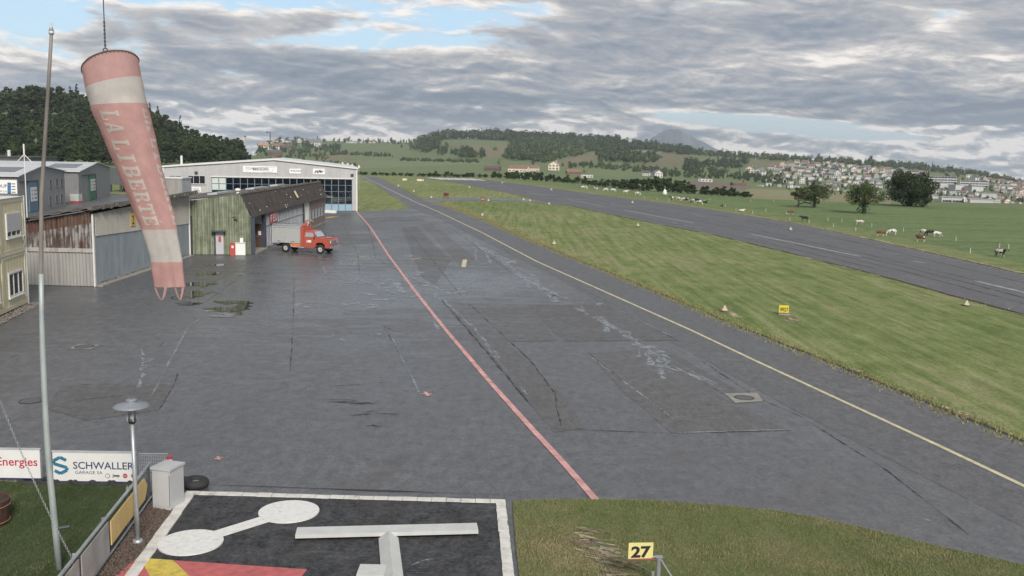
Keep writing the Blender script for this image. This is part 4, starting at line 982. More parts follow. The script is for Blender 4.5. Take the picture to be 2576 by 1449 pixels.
# --- grey workshops with two gables
m_streaks('workshop_grey', [(.3, (.235, .245, .255)), (.5, (.275, .285, .29)), (.7, (.31, .315, .32))], .6, .2, rough=.6)
m_streaks('workshop_ribbed', [(.3, (.15, .155, .16)), (.5, (.19, .195, .20)), (.7, (.23, .235, .24))], 2., .2)
mat('door_blue', (.11, .20, .29), .5, .1, 1); mat('door_green', (.035, .18, .10), .5, .12, 1); mat('solar_dark', (.10, .105, .12), .25, .2, .5); mat('roof_metal', (.50, .51, .53), .45, .12, .4)
def gable(Pa, Pb, e0, ap, e1, label, doorm, dpx, spx, wins, extra=None):
    F = Fac(G(*Pa), G(*Pb)); root = thing('workshop', label, 'workshop', F.p(0, 0), group='grey gabled workshops')
    z0, z1 = F.uv(*e0)[1], F.uv(*e1)[1]; ua, za = F.uv(*ap)
    n = 8
    f = lambda u: z0 + (za - z0) * u / ua if u < ua else za + (z1 - za) * (u - ua) / (F.L - ua)
    mb = MB(); F.wall(mb, [(0, .03), (F.L, .03), (F.L, z1), (ua, za), (0, z0)], -.2, 0); mb.build('front_wall', MATS['workshop_grey'], root)
    B = -F.n * 45
    for u, z in ((0, z0), (F.L, z1)):
        W = Fac(F.p(u, 0).xy, (F.p(u, 0) + B).xy)
        for k in range(10):
            mb = MB(); W.ribs(mb, W.L * k / 10, W.L * (k + 1) / 10, .05, z, .3, .05, 0, 'box'); mb.build('side_sheet', MATS['workshop_ribbed'], root)
    for (ub, zb, ue, ze) in ((-.4, z0 - .05, ua, za), (ua, za, F.L + .4, z1 - .05)):
        for k in range(6):
            o1, o2 = -F.n * (-.3 + 7.6 * k), -F.n * (7.6 * (k + 1) - .35)
            a, b = F.p(ub, zb), F.p(ue, ze); mb = MB(); zz = Vector((0, 0, .12)); e = Vector((0, 0, .03))
            mb.hexa([a + o1 + e, b + o1 + e, b + o2 + e, a + o2 + e, a + o1 + zz, b + o1 + zz, b + o2 + zz, a + o2 + zz]); rs = mb.build('roof_sheet', MATS['roof_metal'], root)
            if k in (0, 2, 3):
                q = lambda s, t: a.lerp(b, s) + o1.lerp(o2, t) + Vector((0, 0, .125))
                mb = MB(); c = [q(.35, .2), q(.75, .2), q(.75, .75), q(.35, .75)]; mb.hexa(c + [x + Vector((0, 0, .05)) for x in c]); mb.build('roof_light', MATS['solar_dark'], rs)
    (x0, y0, x1, y1) = dpx; u0, zt = F.uv(x0, y0); u1 = F.uv(x1, y1)[0]
    d = fbox(root, F, 'sliding_door', doorm, u0, u1, .08, zt, .03, .12); fbox(root, F, 'door_rail', 'steel_dark', u0 - (u1 - u0) * .9, u1 + .4, zt + .02, zt + .14, .02, .16)
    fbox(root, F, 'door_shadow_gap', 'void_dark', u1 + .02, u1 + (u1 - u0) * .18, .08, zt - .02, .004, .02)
    (x0, y0, x1, y1) = spx; a, zt = F.uv(x0, y0); b, zb = F.uv(x1, y1)
    s = fbox(d, F, 'sign_board', 'sign_white', a, b, zb, zt, .125, .15)
    for r in range(3):
        for c in range(2):
            cu, cz = a + (b - a) * (.1 + .45 * c), zt - (zt - zb) * (.2 + .27 * r); mb = MB(); F.box(mb, cu, cu + (b - a) * (.16 if c == 0 else .36), cz - (zt - zb) * .08, cz, .152, .156); mb.build('print', MATS['print_blue' if c == 0 else 'print_grey'], s)
    for (x0, y0, x1, y1) in wins:
        a, zt = F.uv(x0, y0); b, zb = F.uv(x1, y1); window(root, F, a, b, zb, zt, 1, 1, 'workshop_ribbed', 'glass_dark', .07, .0)
    return F, root
mat('print_blue', (.03, .13, .28), .6, .1)
P_ = lambda x, y: (x / 3.623 * .83854, (380 + y / 3.623) * .83854)
r4 = lambda a, b, c, d: (*P_(a, b), *P_(c, d))
F1, rt = gable((48, 540), (165, 518), (48, 444), (102, 418), (165, 431), 'grey gabled workshop with blue sliding door and six small windows', 'door_blue', r4(300, 602, 410, 910), r4(320, 660, 395, 805),
      [r4(a, b, c, d) for a, b, c, d in ((535, 580, 557, 660), (603, 570, 627, 650), (655, 565, 680, 640), (530, 755, 553, 840), (603, 742, 627, 820), (655, 735, 680, 815))])
gable((200, 511), (278, 492), (200, 432), (241, 410), (278, 421.5), 'grey gabled workshop with green sliding door beside the dark shed', 'door_green', r4(960, 530, 1040, 805), r4(975, 572, 1030, 690), [])
# sign on the side wall of the first workshop
W1 = Fac((F1.p(0, 0)).xy, (F1.p(0, 0) - F1.n * 20).xy)
def at_w1(x, y): return W1.uv(x, y)
a, zt = at_w1(43, 453); b, zb = at_w1(-40, 486)
s = fbox(rt, W1, 'sign_board', 'sign_white', min(a, b), max(a, b), zb, zt, .08, .12)
ftext(s, W1, 'GROUP', at_w1(19, 472)[0], at_w1(19, 472)[1], .55, 'print_grey', .125, bold=.01, align='RIGHT')
ftext(s, W1, 'GROUP.CH', at_w1(19, 484)[0], at_w1(19, 484)[1], .34, 'print_grey', .125, align='RIGHT')
for k in range(4):
    u, z = at_w1(24, 461.5 + 7 * k); mb = MB(); W1.box(mb, u - .2, u + .2, z - .2, z + .12, .122, .127); mb.build('emblem', MATS['print_blue'], s)
    u2, z = at_w1(30, 461.5 + 7 * k); u3 = at_w1(39, 460)[0]; mb = MB(); W1.box(mb, min(u2, u3), max(u2, u3), z - .1, z + .02, .122, .126); mb.build('print', MATS['print_grey'], s)
# recessed ribbed link wall between the gables
WL = Fac(G(158, 512).xy, G(203, 508).xy); root = thing('link_building', 'ribbed grey recess wall between the two gabled workshops', 'wall', WL.p(0, 0))
for k in range(4): mb = MB(); WL.ribs(mb, WL.L * k / 4, WL.L * (k + 1) / 4, .05, WL.uv(180, 434)[1], .3, .06, -.9, 'box'); mb.build('wall_sheet', MATS['workshop_ribbed'], root)
fbox(root, WL, 'roof', 'roof_metal', 0, WL.L, WL.uv(180, 434)[1], WL.uv(180, 434)[1] + .15, -6, -.6)
fbox(root, WL, 'security_lamp', 'white_sheet', WL.L * .35, WL.L * .5, WL.uv(180, 441)[1] - .3, WL.uv(180, 441)[1], -.85, -.4)
# liquid tank in a red pallet cage
c = WL.p(WL.L * .3, 0, 1.2); root = thing('liquid_tank', 'white plastic tank on a red pallet beside the grey workshop', 'tank', c)
mb = MB(); mb.box(c.x - .6, c.x + .6, c.y - .5, c.y + .5, .35, 1.35); mb.build('tank_body', mat('tank_plastic', (.45, .48, .47), .4, .1), root)
mb = MB(); [mb.box(c.x - .65, c.x + .65, c.y + k - .06, c.y + k + .06, .03, .33) for k in (-.45, 0, .45)]; mb.build('pallet', MATS['sign_red'], root)
mb = MB(); [mb.tube([(c.x + sx * .64, c.y + sy * .54, .3), (c.x + sx * .64, c.y + sy * .54, 1.45)], .03) for sx in (-1, 1) for sy in (-1, 1)]; mb.build('cage', MATS['steel_pale'], root)
# dark shed behind the windsock
FD = Fac(at(277, 470, 182).xy, at(408, 470, 182).xy); root = thing('dark_shed', 'dark grey flat shed with open bays behind the windsock', 'shed', FD.p(0, 0))
zt = FD.uv(290, 423)[1]; zm = FD.uv(290, 465)[1]
fbox(root, FD, 'upper_wall', mat('anthracite', (.085, .095, .10), .6, .12, 1, stretch=(2, 2, .2)), 0, FD.L, zm, zt, -8, 0); fbox(root, FD, 'back_wall', 'void_dark', 0, FD.L, .03, zm - .02, -8, -6)
for k in range(6): fbox(root, FD, 'post', 'steel_dark', FD.L * k / 5 - .2, FD.L * k / 5 + .2, .03, zm - .005, -.4, -.02)
fbox(root, FD, 'inner_door', 'workshop_grey', FD.L * .16, FD.L * .23, .05, zm - .3, -5.9, -5.7)
# anthracite hall at the back left
FB = Fac(at(-140, 420, 210).xy, at(78, 420, 210).xy); root = thing('back_hall', 'long low anthracite hall below the wooded hill at the left', 'hall', FB.p(0, 0))
fbox(root, FB, 'wall', 'anthracite', 0, FB.L, .03, FB.uv(40, 397)[1], -12, 0); fbox(root, FB, 'roof_edge', 'steel_dark', -.2, FB.L + .2, FB.uv(40, 397)[1], FB.uv(40, 397)[1] + .3, -12.2, .2)
u, z = FB.uv(5, 397); mb = MB(); p = FB.p(u, 0, -3); mb.cyl((p.x, p.y, z - .2), (p.x, p.y, z + 1.4), .35, n=10); mb.cyl((p.x, p.y, z + 1.4), (p.x, p.y, z + 1.7), .42, .2, 10); mb.build('chimney', MATS['roof_white'], root)
# parked dark car between hangar and workshop, boot end in view

# ---------------------------------------------------------------- fire truck
mat('truck_red', (.40, .090, .060), .32, .06, 2, spec=.5); mat('truck_silver', (.42, .44, .44), .4, .06, 2, metal=.2); mat('chrome', (.62, .63, .65), .22, .08, 5, metal=.8); mat('rim_white', (.55, .54, .50), .5, .12, 6)
mat('shutter_slat', (.47, .49, .48), .45, .04, 2, metal=.15); mat('truck_orange', (.62, .19, .07), .5, .1)
pr, pf = G(717, 635.5), G(815, 640.5)
hd = math.atan2(pf.y - pr.y, pf.x - pr.x)
yaw = hd
axis = Vector((math.cos(yaw), math.sin(yaw), 0)); left = Vector((-math.sin(yaw), math.cos(yaw), 0))
tl = pr + left * .92; tl.z = .026
root = thing('fire_truck', 'old red fire pickup with silver shuttered box body and ladder rack', 'truck', tl, yaw, local=True); root.scale = (.89, .89, .92)
def part(name, m, mb, parent=root, smooth=False): return mb.build(name, MATS[m], parent, smooth)
def side(prof, y0, y1):
    mb = MB(); return mb.prism([(x, y0, z) for x, z in prof], (0, y1 - y0, 0))
# cab and bonnet
cab = [(1.86, .52), (2.9, .50), (3.0, .60), (3.06, .86), (3.22, 1.0), (3.75, 1.0), (3.95, .82), (3.98, .52), (4.34, .52), (4.42, .75), (4.44, 1.20), (4.36, 1.32), (3.25, 1.40), (3.12, 1.42), (1.86, 1.42)]
body = part('cab_body', 'truck_red', side(cab, -.93, .93))
gh = [(-.93, .86), (.93, .86)]
mb = MB(); mb.hexa([(1.86, -.90, 1.41), (3.14, -.90, 1.41), (3.14, .90, 1.41), (1.86, .90, 1.41), (1.90, -.78, 1.93), (2.70, -.78, 1.93), (2.70, .78, 1.93), (1.90, .78, 1.93)]); green_house = part('cab_top', 'truck_red', mb)
mb = MB(); mb.hexa([(1.88, -.80, 1.93), (2.76, -.80, 1.93), (2.76, .80, 1.93), (1.88, .80, 1.93), (1.95, -.70, 1.99), (2.66, -.70, 1.99), (2.66, .70, 1.99), (1.95, .70, 1.99)]); part('cab_roof', 'truck_red', mb)
mat('screen_glass', (.30, .36, .40), .06, .15, 1, spec=.8)
mb = MB(); mb.add([(3.135, -.80, 1.45), (3.135, .80, 1.45), (2.75, .72, 1.90), (2.75, -.72, 1.90)], [(0, 1, 2, 3)]); mb.v = [(x + .025, y, z + .02) for x, y, z in mb.v]; part('windscreen', 'screen_glass', mb)
for s in (-1, 1):
    mb = MB(); mb.add([(2.0, s * .905, 1.47), (2.98, s * .905, 1.47), (2.68, s * .83, 1.84), (2.03, s * .83, 1.84)], [(0, 1, 2, 3)]); part('side_window', 'screen_glass', mb)
    d = MB(); d.box(2.0, 2.99, s * .93 - .012, s * .93 + .012, .58, 1.40); d = part('door', 'truck_red', d)
    mb = MB(); mb.box(2.12, 2.25, s * .96 - .02, s * .96 + .02, 1.18, 1.22); part('handle', 'chrome', mb, d)
    mb = MB(); mb.box(2.15, 2.62, s * .946 - .004, s * .946 + .004, .98, 1.18); pl = part('white_plate', 'sign_white', mb, d)
    mb = MB(); mb.box(2.22, 2.28, s * .9515 - .003, s * .9515 + .003, 1.03, 1.13); part('emblem', 'steel_dark', mb, pl)
    mb = MB(); mb.tube([(3.0, s * .9, 1.40), (3.0, s * 1.08, 1.46)], .015); mb.box(2.97, 3.03, s * 1.1 - .06, s * 1.1 + .06, 1.40, 1.62); part('wing_mirror', 'steel_dark', mb)
    mb = MB(); mb.tube([(3.95, s * .8, 1.36), (3.95, s * .8, 1.56)], .012); mb.box(3.93, 3.97, s * .8 - .05, s * .8 + .05, 1.5, 1.6); part('bonnet_mirror', 'steel_dark', mb)
    mb = MB(); mb.cyl((4.44, s * .68, 1.03), (4.47, s * .68, 1.03), .11, n=14); part('headlight', 'chrome', mb)
mb = MB(); mb.box(4.442, 4.462, -.84, .84, .85, 1.22); g = part('grille', 'chrome', mb)
mb = MB()
for k in range(5): mb.box(4.464, 4.47, -.5, .5, .90 + k * .06, .925 + k * .06)
part('grille_slot', 'steel_dark', mb, g)
mb = MB(); mb.box(4.46, 4.60, -.98, .98, .52, .72); part('bumper', 'chrome', mb)
mb = MB(); mb.box(3.3, 4.36, -.5, .5, 1.36, 1.40); part('bonnet_ridge', 'truck_red', mb)
# box body with roller shutters
mb = MB(); mb.box(-1.30, 1.55, -1.02, 1.02, .90, 2.30); bx = part('box_body', 'truck_silver', mb)
for s in (-1, 1):
    for a, b in ((-1.24, .08), (.16, 1.48)):
        m2 = MB(); F_ = 16
        for k in range(F_): m2.box(a, b, s * 1.03 - .012, s * 1.03 + .012 + .006 * (k % 2), .99 + k * .0735, .99 + (k + 1) * .0735 - .006)
        sh = part('roller_shutter', 'shutter_slat', m2)
        m2 = MB(); m2.box((a + b) / 2 - .15, (a + b) / 2 + .15, s * 1.065 - .012, s * 1.065 + .012, 1.0, 1.03); part('handle', 'steel_dark', m2, sh)
    m2 = MB()
    for a, b, c, e in ((-1.31, -1.24, .88, 2.32), (.08, .16, .9, 2.3), (1.48, 1.55, .88, 2.32)): m2.box(a, b, s * 1.03 - .03, s * 1.03 + .03, c, e)
    m2.box(-1.31, 1.55, s * 1.035 - .03, s * 1.035 + .03, 2.22, 2.33); m2.box(-1.31, 1.55, s * 1.035 - .03, s * 1.035 + .03, .87, .97); part('shutter_frame', 'steel_pale', m2)
    # lower skirt with wheel arch
    m2 = MB(); m2.tube([(-1.3, s * 1.0, .80), (-.68, s * 1.0, .78), (-.40, s * 1.0, .92), (.40, s * 1.0, .92), (.62, s * 1.0, .55), (1.9, s * 1.0, .50)], .035, 6); part('arch_rail', 'steel_pale', m2)
    m2 = MB(); m2.box(.62, 1.55, s * .99 - .02, s * .99 + .02, .58, .86); part('side_locker', 'truck_orange', m2)
mb = MB(); mb.box(1.56, 1.84, -.95, .95, .55, 2.32); part('crew_bulkhead', 'truck_red', mb)
mb = MB(); mb.box(-1.2, 4.2, -.42, .42, .50, .72); part('chassis', 'steel_dark', mb)
mb = MB(); mb.box(-1.34, -1.30, -1.0, 1.0, .60, .80); part('rear_step', 'steel_pale', mb)
# roof rack, ladders, monitor
mb = MB()
for y in (-.95, .95): mb.tube([(-1.25, y, 2.33), (-1.25, y, 2.48), (1.50, y, 2.48), (1.50, y, 2.33)], .022)
for x in (-1.25, -.3, .6, 1.5): mb.tube([(x, -.95, 2.48), (x, .95, 2.48)], .02)
part('roof_rack', 'steel_pale', mb)
for y in (-.55, .35):
    mb = MB(); mb.box(-1.1, 1.45, y - .22, y - .18, 2.505, 2.56); mb.box(-1.1, 1.45, y + .18, y + .22, 2.505, 2.56)
    for k in range(9): mb.box(-1.0 + k * .29, -.96 + k * .29, y - .18, y + .18, 2.52, 2.545)
    part('ladder', 'chrome', mb)
mb = MB(); mb.cyl((1.70, -.2, 2.32), (1.70, -.2, 2.75), .06, n=8); mb.tube([(1.70, -.2, 2.72), (1.8, -.2, 2.86), (2.1, -.2, 2.86), (2.45, -.2, 2.80)], [.05, .06, .05, .035], 8); mb.cyl((1.6, .15, 2.32), (1.6, .15, 2.6), .09, n=10); mb.cyl((1.45, -.5, 2.4), (1.85, -.5, 2.4), .08, n=8); part('water_monitor', 'truck_red', mb)
mb = MB(); mb.cyl((2.1, -.2, 2.86), (2.5, -.2, 2.79), .062, .045, 10); part('nozzle', 'chrome', mb)
mb = MB(); mb.cyl((1.68, .5, 2.32), (1.68, .5, 2.52), .07, n=10); part('beacon', 'steel_dark', mb)
def wheel(x, y, out):
    t = MB(); prof = [(.22, -.11), (.36, -.12), (.40, -.08), (.405, 0), (.40, .08), (.36, .12), (.22, .11), (.22, -.11)]; n = 20
    for i in range(len(prof) - 1):
        pass
    t.add([(x + r * math.cos(2 * math.pi * k / n), y + w, .405 + r * math.sin(2 * math.pi * k / n)) for r, w in prof for k in range(n)], [(i * n + k, i * n + (k + 1) % n, (i + 1) * n + (k + 1) % n, (i + 1) * n + k) for i in range(len(prof) - 1) for k in range(n)])
    w = part('wheel', 'rubber', t, root, True)
    r = MB(); prof = [(.235, .09), (.22, .04), (.12, .02), (.11, .07), (.07, .075), (.005, .075)]
    r.add([(x + q * math.cos(2 * math.pi * k / n), y + out * d, .405 + q * math.sin(2 * math.pi * k / n)) for q, d in prof for k in range(n)], [(i * n + k, i * n + (k + 1) % n, (i + 1) * n + (k + 1) % n, (i + 1) * n + k) for i in range(len(prof) - 1) for k in range(n)])
    part('rim', 'rim_white', r, w)
    h = MB(); h.cyl((x, y + out * .05, .405), (x, y + out * .11, .405), .05, n=10); part('hub', 'steel_dark', h, w)
for x in (0, 3.5):
    for s in (-1, 1): wheel(x, s * .84, s)

# red hydrant box and white cabinet at the green wall
u, _ = F3.uv(586, 642); root = thing('fire_hydrant_box', 'narrow red extinguisher box against the green corrugated wall', 'box', F3.p(u, 0.026, .3), local=False)
fbox(root, F3, 'case', mat('box_red', (.46, .07, .06), .4, .1), u - .17, u + .2, .03, .95, .12, .45); fbox(root, F3, 'notice', 'sign_white', u - .06, u + .1, .62, .8, .452, .458); fbox(root, F3, 'lid', 'box_red', u - .19, u + .22, .952, .99, .1, .47)
u, _ = F3.uv(606, 642); root = thing('ice_cabinet', 'white metal cabinet standing by the corner of the green wall', 'cabinet', F3.p(u, 0.026, .3))
fbox(root, F3, 'case', 'white_sheet', u - .36, u + .40, .06, 1.0, .12, .68); fbox(root, F3, 'door_panel', 'sign_white', u - .30, u + .36, .1, .92, .684, .70); fbox(root, F3, 'base', 'steel_dark', u - .34, u + .38, .03, .06, .14, .66); fbox(root, F3, 'lid', 'white_sheet', u - .38, u + .42, 1.002, 1.04, .1, .72)

# aircraft inside the maintenance hangar
mat('plane_white', (.72, .72, .70), .3, .04); mat('plane_red', (.38, .04, .05), .4, .1)
pc = FM.p(FM.uv(826, 520)[0], 0.05, -5.4); root = thing('light_aircraft', 'white high-wing light aircraft with red stripe behind the glass doors', 'aircraft', pc, math.pi + math.atan2(FM.t.y, FM.t.x), local=True); root.scale = (.9, .9, .9)
mb = MB(); secs = [(2.0, 1.25, .08, .10), (1.9, 1.25, .30, .32), (1.2, 1.28, .46, .42), (.6, 1.42, .55, .62), (-.4, 1.48, .55, .66), (-1.2, 1.42, .42, .46), (-2.6, 1.42, .20, .24), (-3.9, 1.5, .07, .12)]
n = 16
mb.add([(x, w * math.cos(2 * math.pi * k / n), z + h * math.sin(2 * math.pi * k / n)) for x, z, w, h in secs for k in range(n)], [(i * n + k, i * n + (k + 1) % n, (i + 1) * n + (k + 1) % n, (i + 1) * n + k) for i in range(len(secs) - 1) for k in range(n)])
mb.build('fuselage', MATS['plane_white'], root, True)
mb = MB(); mb.prism([(.75, -4.8, 2.08), (-.75, -4.8, 2.08), (-.75, 4.8, 2.08), (.75, 4.8, 2.08)], (0, 0, .14)); mb.build('wing', MATS['plane_white'], root)
mb = MB(); mb.prism([(-2.9, -.04, 1.6), (-3.95, -.04, 1.55), (-4.2, -.04, 2.75), (-3.75, -.04, 2.75)], (0, .08, 0)); mb.build('fin', MATS['plane_white'], root)
mb = MB(); mb.prism([(-3.2, -1.6, 1.55), (-3.9, -1.6, 1.55), (-3.9, 1.6, 1.55), (-3.2, 1.6, 1.55)], (0, 0, .07)); mb.build('tailplane', MATS['plane_white'], root)
for s in (-1, 1):
    mb = MB(); mb.add([(.62, s * .57, 1.55), (-.35, s * .57, 1.55), (-.35, s * .50, 1.92), (.38, s * .50, 1.92)], [(0, 1, 2, 3)]); mb.build('window', MATS['glass_dark'], root)
    mb = MB(); mb.add([(1.8, s * .42, 1.22), (-2.8, s * .25, 1.34), (-2.8, s * .25, 1.42), (.6, s * .585, 1.36), (1.8, s * .40, 1.32)], [(0, 1, 2, 3, 4)]); mb.build('stripe', MATS['plane_red'], root)
    mb = MB(); mb.tube([(0, s * .4, .95), (0, s * 1.1, .35)], .035); mb.torus((0, s * 1.12, .26), (0, 1, 0), .17, .09, 14, 6); mb.build('main_gear', MATS['rubber'], root)
    mb = MB(); mb.tube([(.1, s * .5, 1.0), (.0, s * 2.4, 2.08)], .03); mb.build('strut', MATS['plane_white'], root)
mb = MB(); mb.tube([(1.4, 0, .9), (1.4, 0, .3)], .035); mb.torus((1.4, 0, .24), (0, 1, 0), .15, .08, 14, 6); mb.build('nose_gear', MATS['rubber'], root)
mb = MB(); mb.box(2.02, 2.07, -.07, .07, .35, 2.15); mb.build('propeller', MATS['steel_dark'], root)
p = G(829, 536); root = thing('kerb_block', 'white concrete block lying on the apron in front of the glass doors', 'block', p); mb = MB()
mb.prism([(p.x - 1.0, p.y, .03), (p.x + .9, p.y - .2, .03), (p.x + .9, p.y - .2, .32), (p.x + .7, p.y - .2, .40), (p.x - .8, p.y, .40), (p.x - 1.0, p.y, .32)], (.05, .5, 0)); mb.build('body', MATS['white_sheet'], root)
fl = G(838, 545.5); mb = MB(); mb.ribbon([G(820, 549), G(838, 546), G(852, 545)], [.5, .7, .2], .0385); mb.build('worn_mark', MATS['paint_yellow'], AP, recalc=False)

# ---------------------------------------------------------------- signal area
SG = lambda px, py, z=0.: G(px, py, z)
def ex(a, b, k): return b + (b - a) * k
TL, TR, BL_, BR_ = G(470, 1242), G(1270, 1264), G(320, 1449), G(1293, 1449)
BL_, BR_ = ex(TL, BL_, .9), ex(TR, BR_, .9)
sig = sheet('signal_area', [TL, TR, BR_, BL_], .052, MATS['asphalt_signal']); sig['kind'] = 'structure'
m_streaks('border_paint', [(.34, (.10, .10, .10)), (.42, (.50, .49, .46)), (.60, (.64, .63, .60)), (.75, (.58, .56, .52))], 1.2, 1., sc=3.)
rnd = random.Random(12)
def border(a, b, w, n, inner):
    for k in range(n):
        p, q = a.lerp(b, k / n), a.lerp(b, (k + 1) / n); t = (q - p).normalized(); nr = Vector((-t.y, t.x, 0)); nr = nr if nr.dot(inner - a) > 0 else -nr
        g = .006; j = lambda: rnd.uniform(-.012, .012); zt = .075 + rnd.uniform(-.006, .006)
        pts = [p + t * g + nr * j(), q - t * g + nr * j(), q - t * g + nr * (w + j()), p + t * g + nr * (w + j())]
        mb = MB(); mb.hexa([(v.x, v.y, .03) for v in pts] + [(v.x, v.y, zt) for v in pts]); mb.build('border_stone', MATS['border_paint'], sig)
cen = (TL + BR_) / 2
border(TL, TR, .20, 22, cen); border(TL, BL_, .24, 24, cen); border(TR, BR_, .22, 24, cen)
# white dumbbell
def disc(c, r, z, name):
    n = 40; mb = MB(); mb.add([(c.x + r * math.cos(2 * math.pi * k / n), c.y + r * math.sin(2 * math.pi * k / n), zz) for zz in (.05, z) for k in range(n)], [tuple(range(n, 2 * n))] + [(k, (k + 1) % n, n + (k + 1) % n, n + k) for k in range(n)]); return mb
m_streaks('dumbbell_white', [(.33, (.10, .10, .11)), (.38, (.56, .56, .545)), (.55, (.66, .66, .645)), (.75, (.70, .70, .685))], 1., 1., sc=9.)
d1, d2 = G(727, 1294), G(480, 1372)
root = thing('dumbbell_signal', 'flat white dumbbell ground signal on the black signal area', 'signal', d2)
disc(d1, .68, .085, '').build('disc', MATS['dumbbell_white'], root); disc(d2, .66, .085, '').build('disc', MATS['dumbbell_white'], root)
mb = MB(); t = (d1 - d2).normalized(); nr = Vector((-t.y, t.x, 0)) * .17; a, b = d2 + t * .60, d1 - t * .62
mb.hexa([(v.x, v.y, .05) for v in (a + nr, b + nr, b - nr, a - nr)] + [(v.x, v.y, .082) for v in (a + nr, b + nr, b - nr, a - nr)]); mb.build('bar', MATS['dumbbell_white'], root)
# landing T
t0, t1 = G(743, 1356, .12), G(1203, 1344, .12); t0.z = t1.z = 0
t = (t1 - t0).normalized(); nr = Vector((-t.y, t.x, 0)); c0 = G(977, 1364); c0.z = 0
mat('tee_white', (.50, .51, .50), .5, .08, 3)
root = thing('landing_tee', 'white landing T marker with ridged stem on the black signal area', 'marker', c0)
mb = MB(); P4 = [t0 - nr * .02, t1 - nr * .02, t1 + nr * .40, t0 + nr * .40]
mb.hexa([(v.x, v.y, .14) for v in P4] + [(v.x, v.y, .22) for v in P4]); mb.build('crossbar', MATS['tee_white'], root)
sdv = (G(988, 1449) - G(979, 1364)); sdv.z = 0; sdv.normalize(); sn = Vector((-sdv.y, sdv.x, 0)) * .21
mb = MB(); e0, e1 = c0, c0 + sdv * 3.4
mb.add([(*(e0 + sn).xy, .10), (*(e0 - sn).xy, .10), (*e0.xy, .26), (*(e1 + sn).xy, .10), (*(e1 - sn).xy, .10), (*e1.xy, .26)], [(0, 1, 2), (5, 4, 3), (0, 2, 5, 3), (2, 1, 4, 5), (1, 0, 3, 4)]); mb.build('stem', MATS['tee_white'], root)
b = G(942, 1440); mb = MB(); mb.box(b.x - .28, b.x + .25, b.y - .5, b.y, .055, .17); mb.build('pivot_box', MATS['tee_white'], root)
mb = MB()
for q in (t0.lerp(t1, .1), t0.lerp(t1, .9), e0 + sdv * .5, e0 + sdv * 3): mb.cyl((q.x, q.y + .15, .05), (q.x, q.y + .15, .16), .05, n=8)
mb.build('foot', MATS['steel_dark'], root)
# red square with yellow diagonals
q0, q1 = G(345, 1411), G(772, 1440); v = Vector(((q1 - q0).y, -(q1 - q0).x, 0)).normalized() * 3.4
root = thing('red_signal_panel', 'red ground panel with yellow diagonal band on the signal area', 'panel', q0)
mb = MB(); mb.hexa([(p.x, p.y, .054) for p in (q0, q1, q1 + v, q0 + v)] + [(p.x, p.y, .066) for p in (q0, q1, q1 + v, q0 + v)]); mb.build('board', MATS['paint_red'], root)
e = (q1 - q0).normalized(); dv = v.normalized(); mb = MB()
for a, bdir in ((q0, (e + dv).normalized()),):
    w = .34; p4 = [a + dv * .02, a + e * .62, a + e * .62 + bdir * 3.2, a + dv * .62 + bdir * 3.2]
    p4 = [a + e * .05, a + e * .75, a + e * .75 + bdir * 3., a + dv * .55 + e * .05 + bdir * 3.]
    mb.add([(p.x, p.y, .0705) for p in p4], [(0, 1, 2, 3)])
mb.build('diagonal_band', MATS['paint_yellow'], root, recalc=False)
crack([(1030, 1432), (1060, 1418), (1090, 1412)], .03, 'crack_pale', .056, 91, .1, .05)

# ---------------------------------------------------------------- lawns in the foreground
LAWN_R = [(1290, 1266), (1400, 1262), (1500, 1262), (1600, 1264), (1700, 1268), (1830, 1277), (1950, 1290), (2080, 1313), (2200, 1340), (2400, 1390), (2576, 1428), (2700, 1460)]
lr = jag(gl(LAWN_R), .05, .25)
lawn = sheet('lawn', lr + [Vector((12, 13, 0)), Vector((.6, 13, 0)), G(1305, 1449)] + [G(1297, 1380), G(1291, 1300)], .06, MATS['grass_lawn']); lawn['kind'] = 'structure'
LAWN_L = [(-200, 1216), (0, 1216), (150, 1222), (340, 1232)]
yard_pts = jag(gl(LAWN_L), .06, .3) + [G(345, 1240), G(250, 1345), G(165, 1449), Vector((-8.2, 13, 0)), Vector((-18, 13, 0))]
yard = sheet('yard_lawn', yard_pts, .06, MATS['grass_yard']); yard['kind'] = 'structure'
bed = sheet('gravel_bed', [G(440, 1255), G(455, 1262), G(320, 1455), G(150, 1600), G(150, 1449), G(300, 1320), G(385, 1240)], .05, mat('bed_soil', (.055, .040, .032), .95, .5, 12, bump=.6, bsc=30)); bed['kind'] = 'structure'
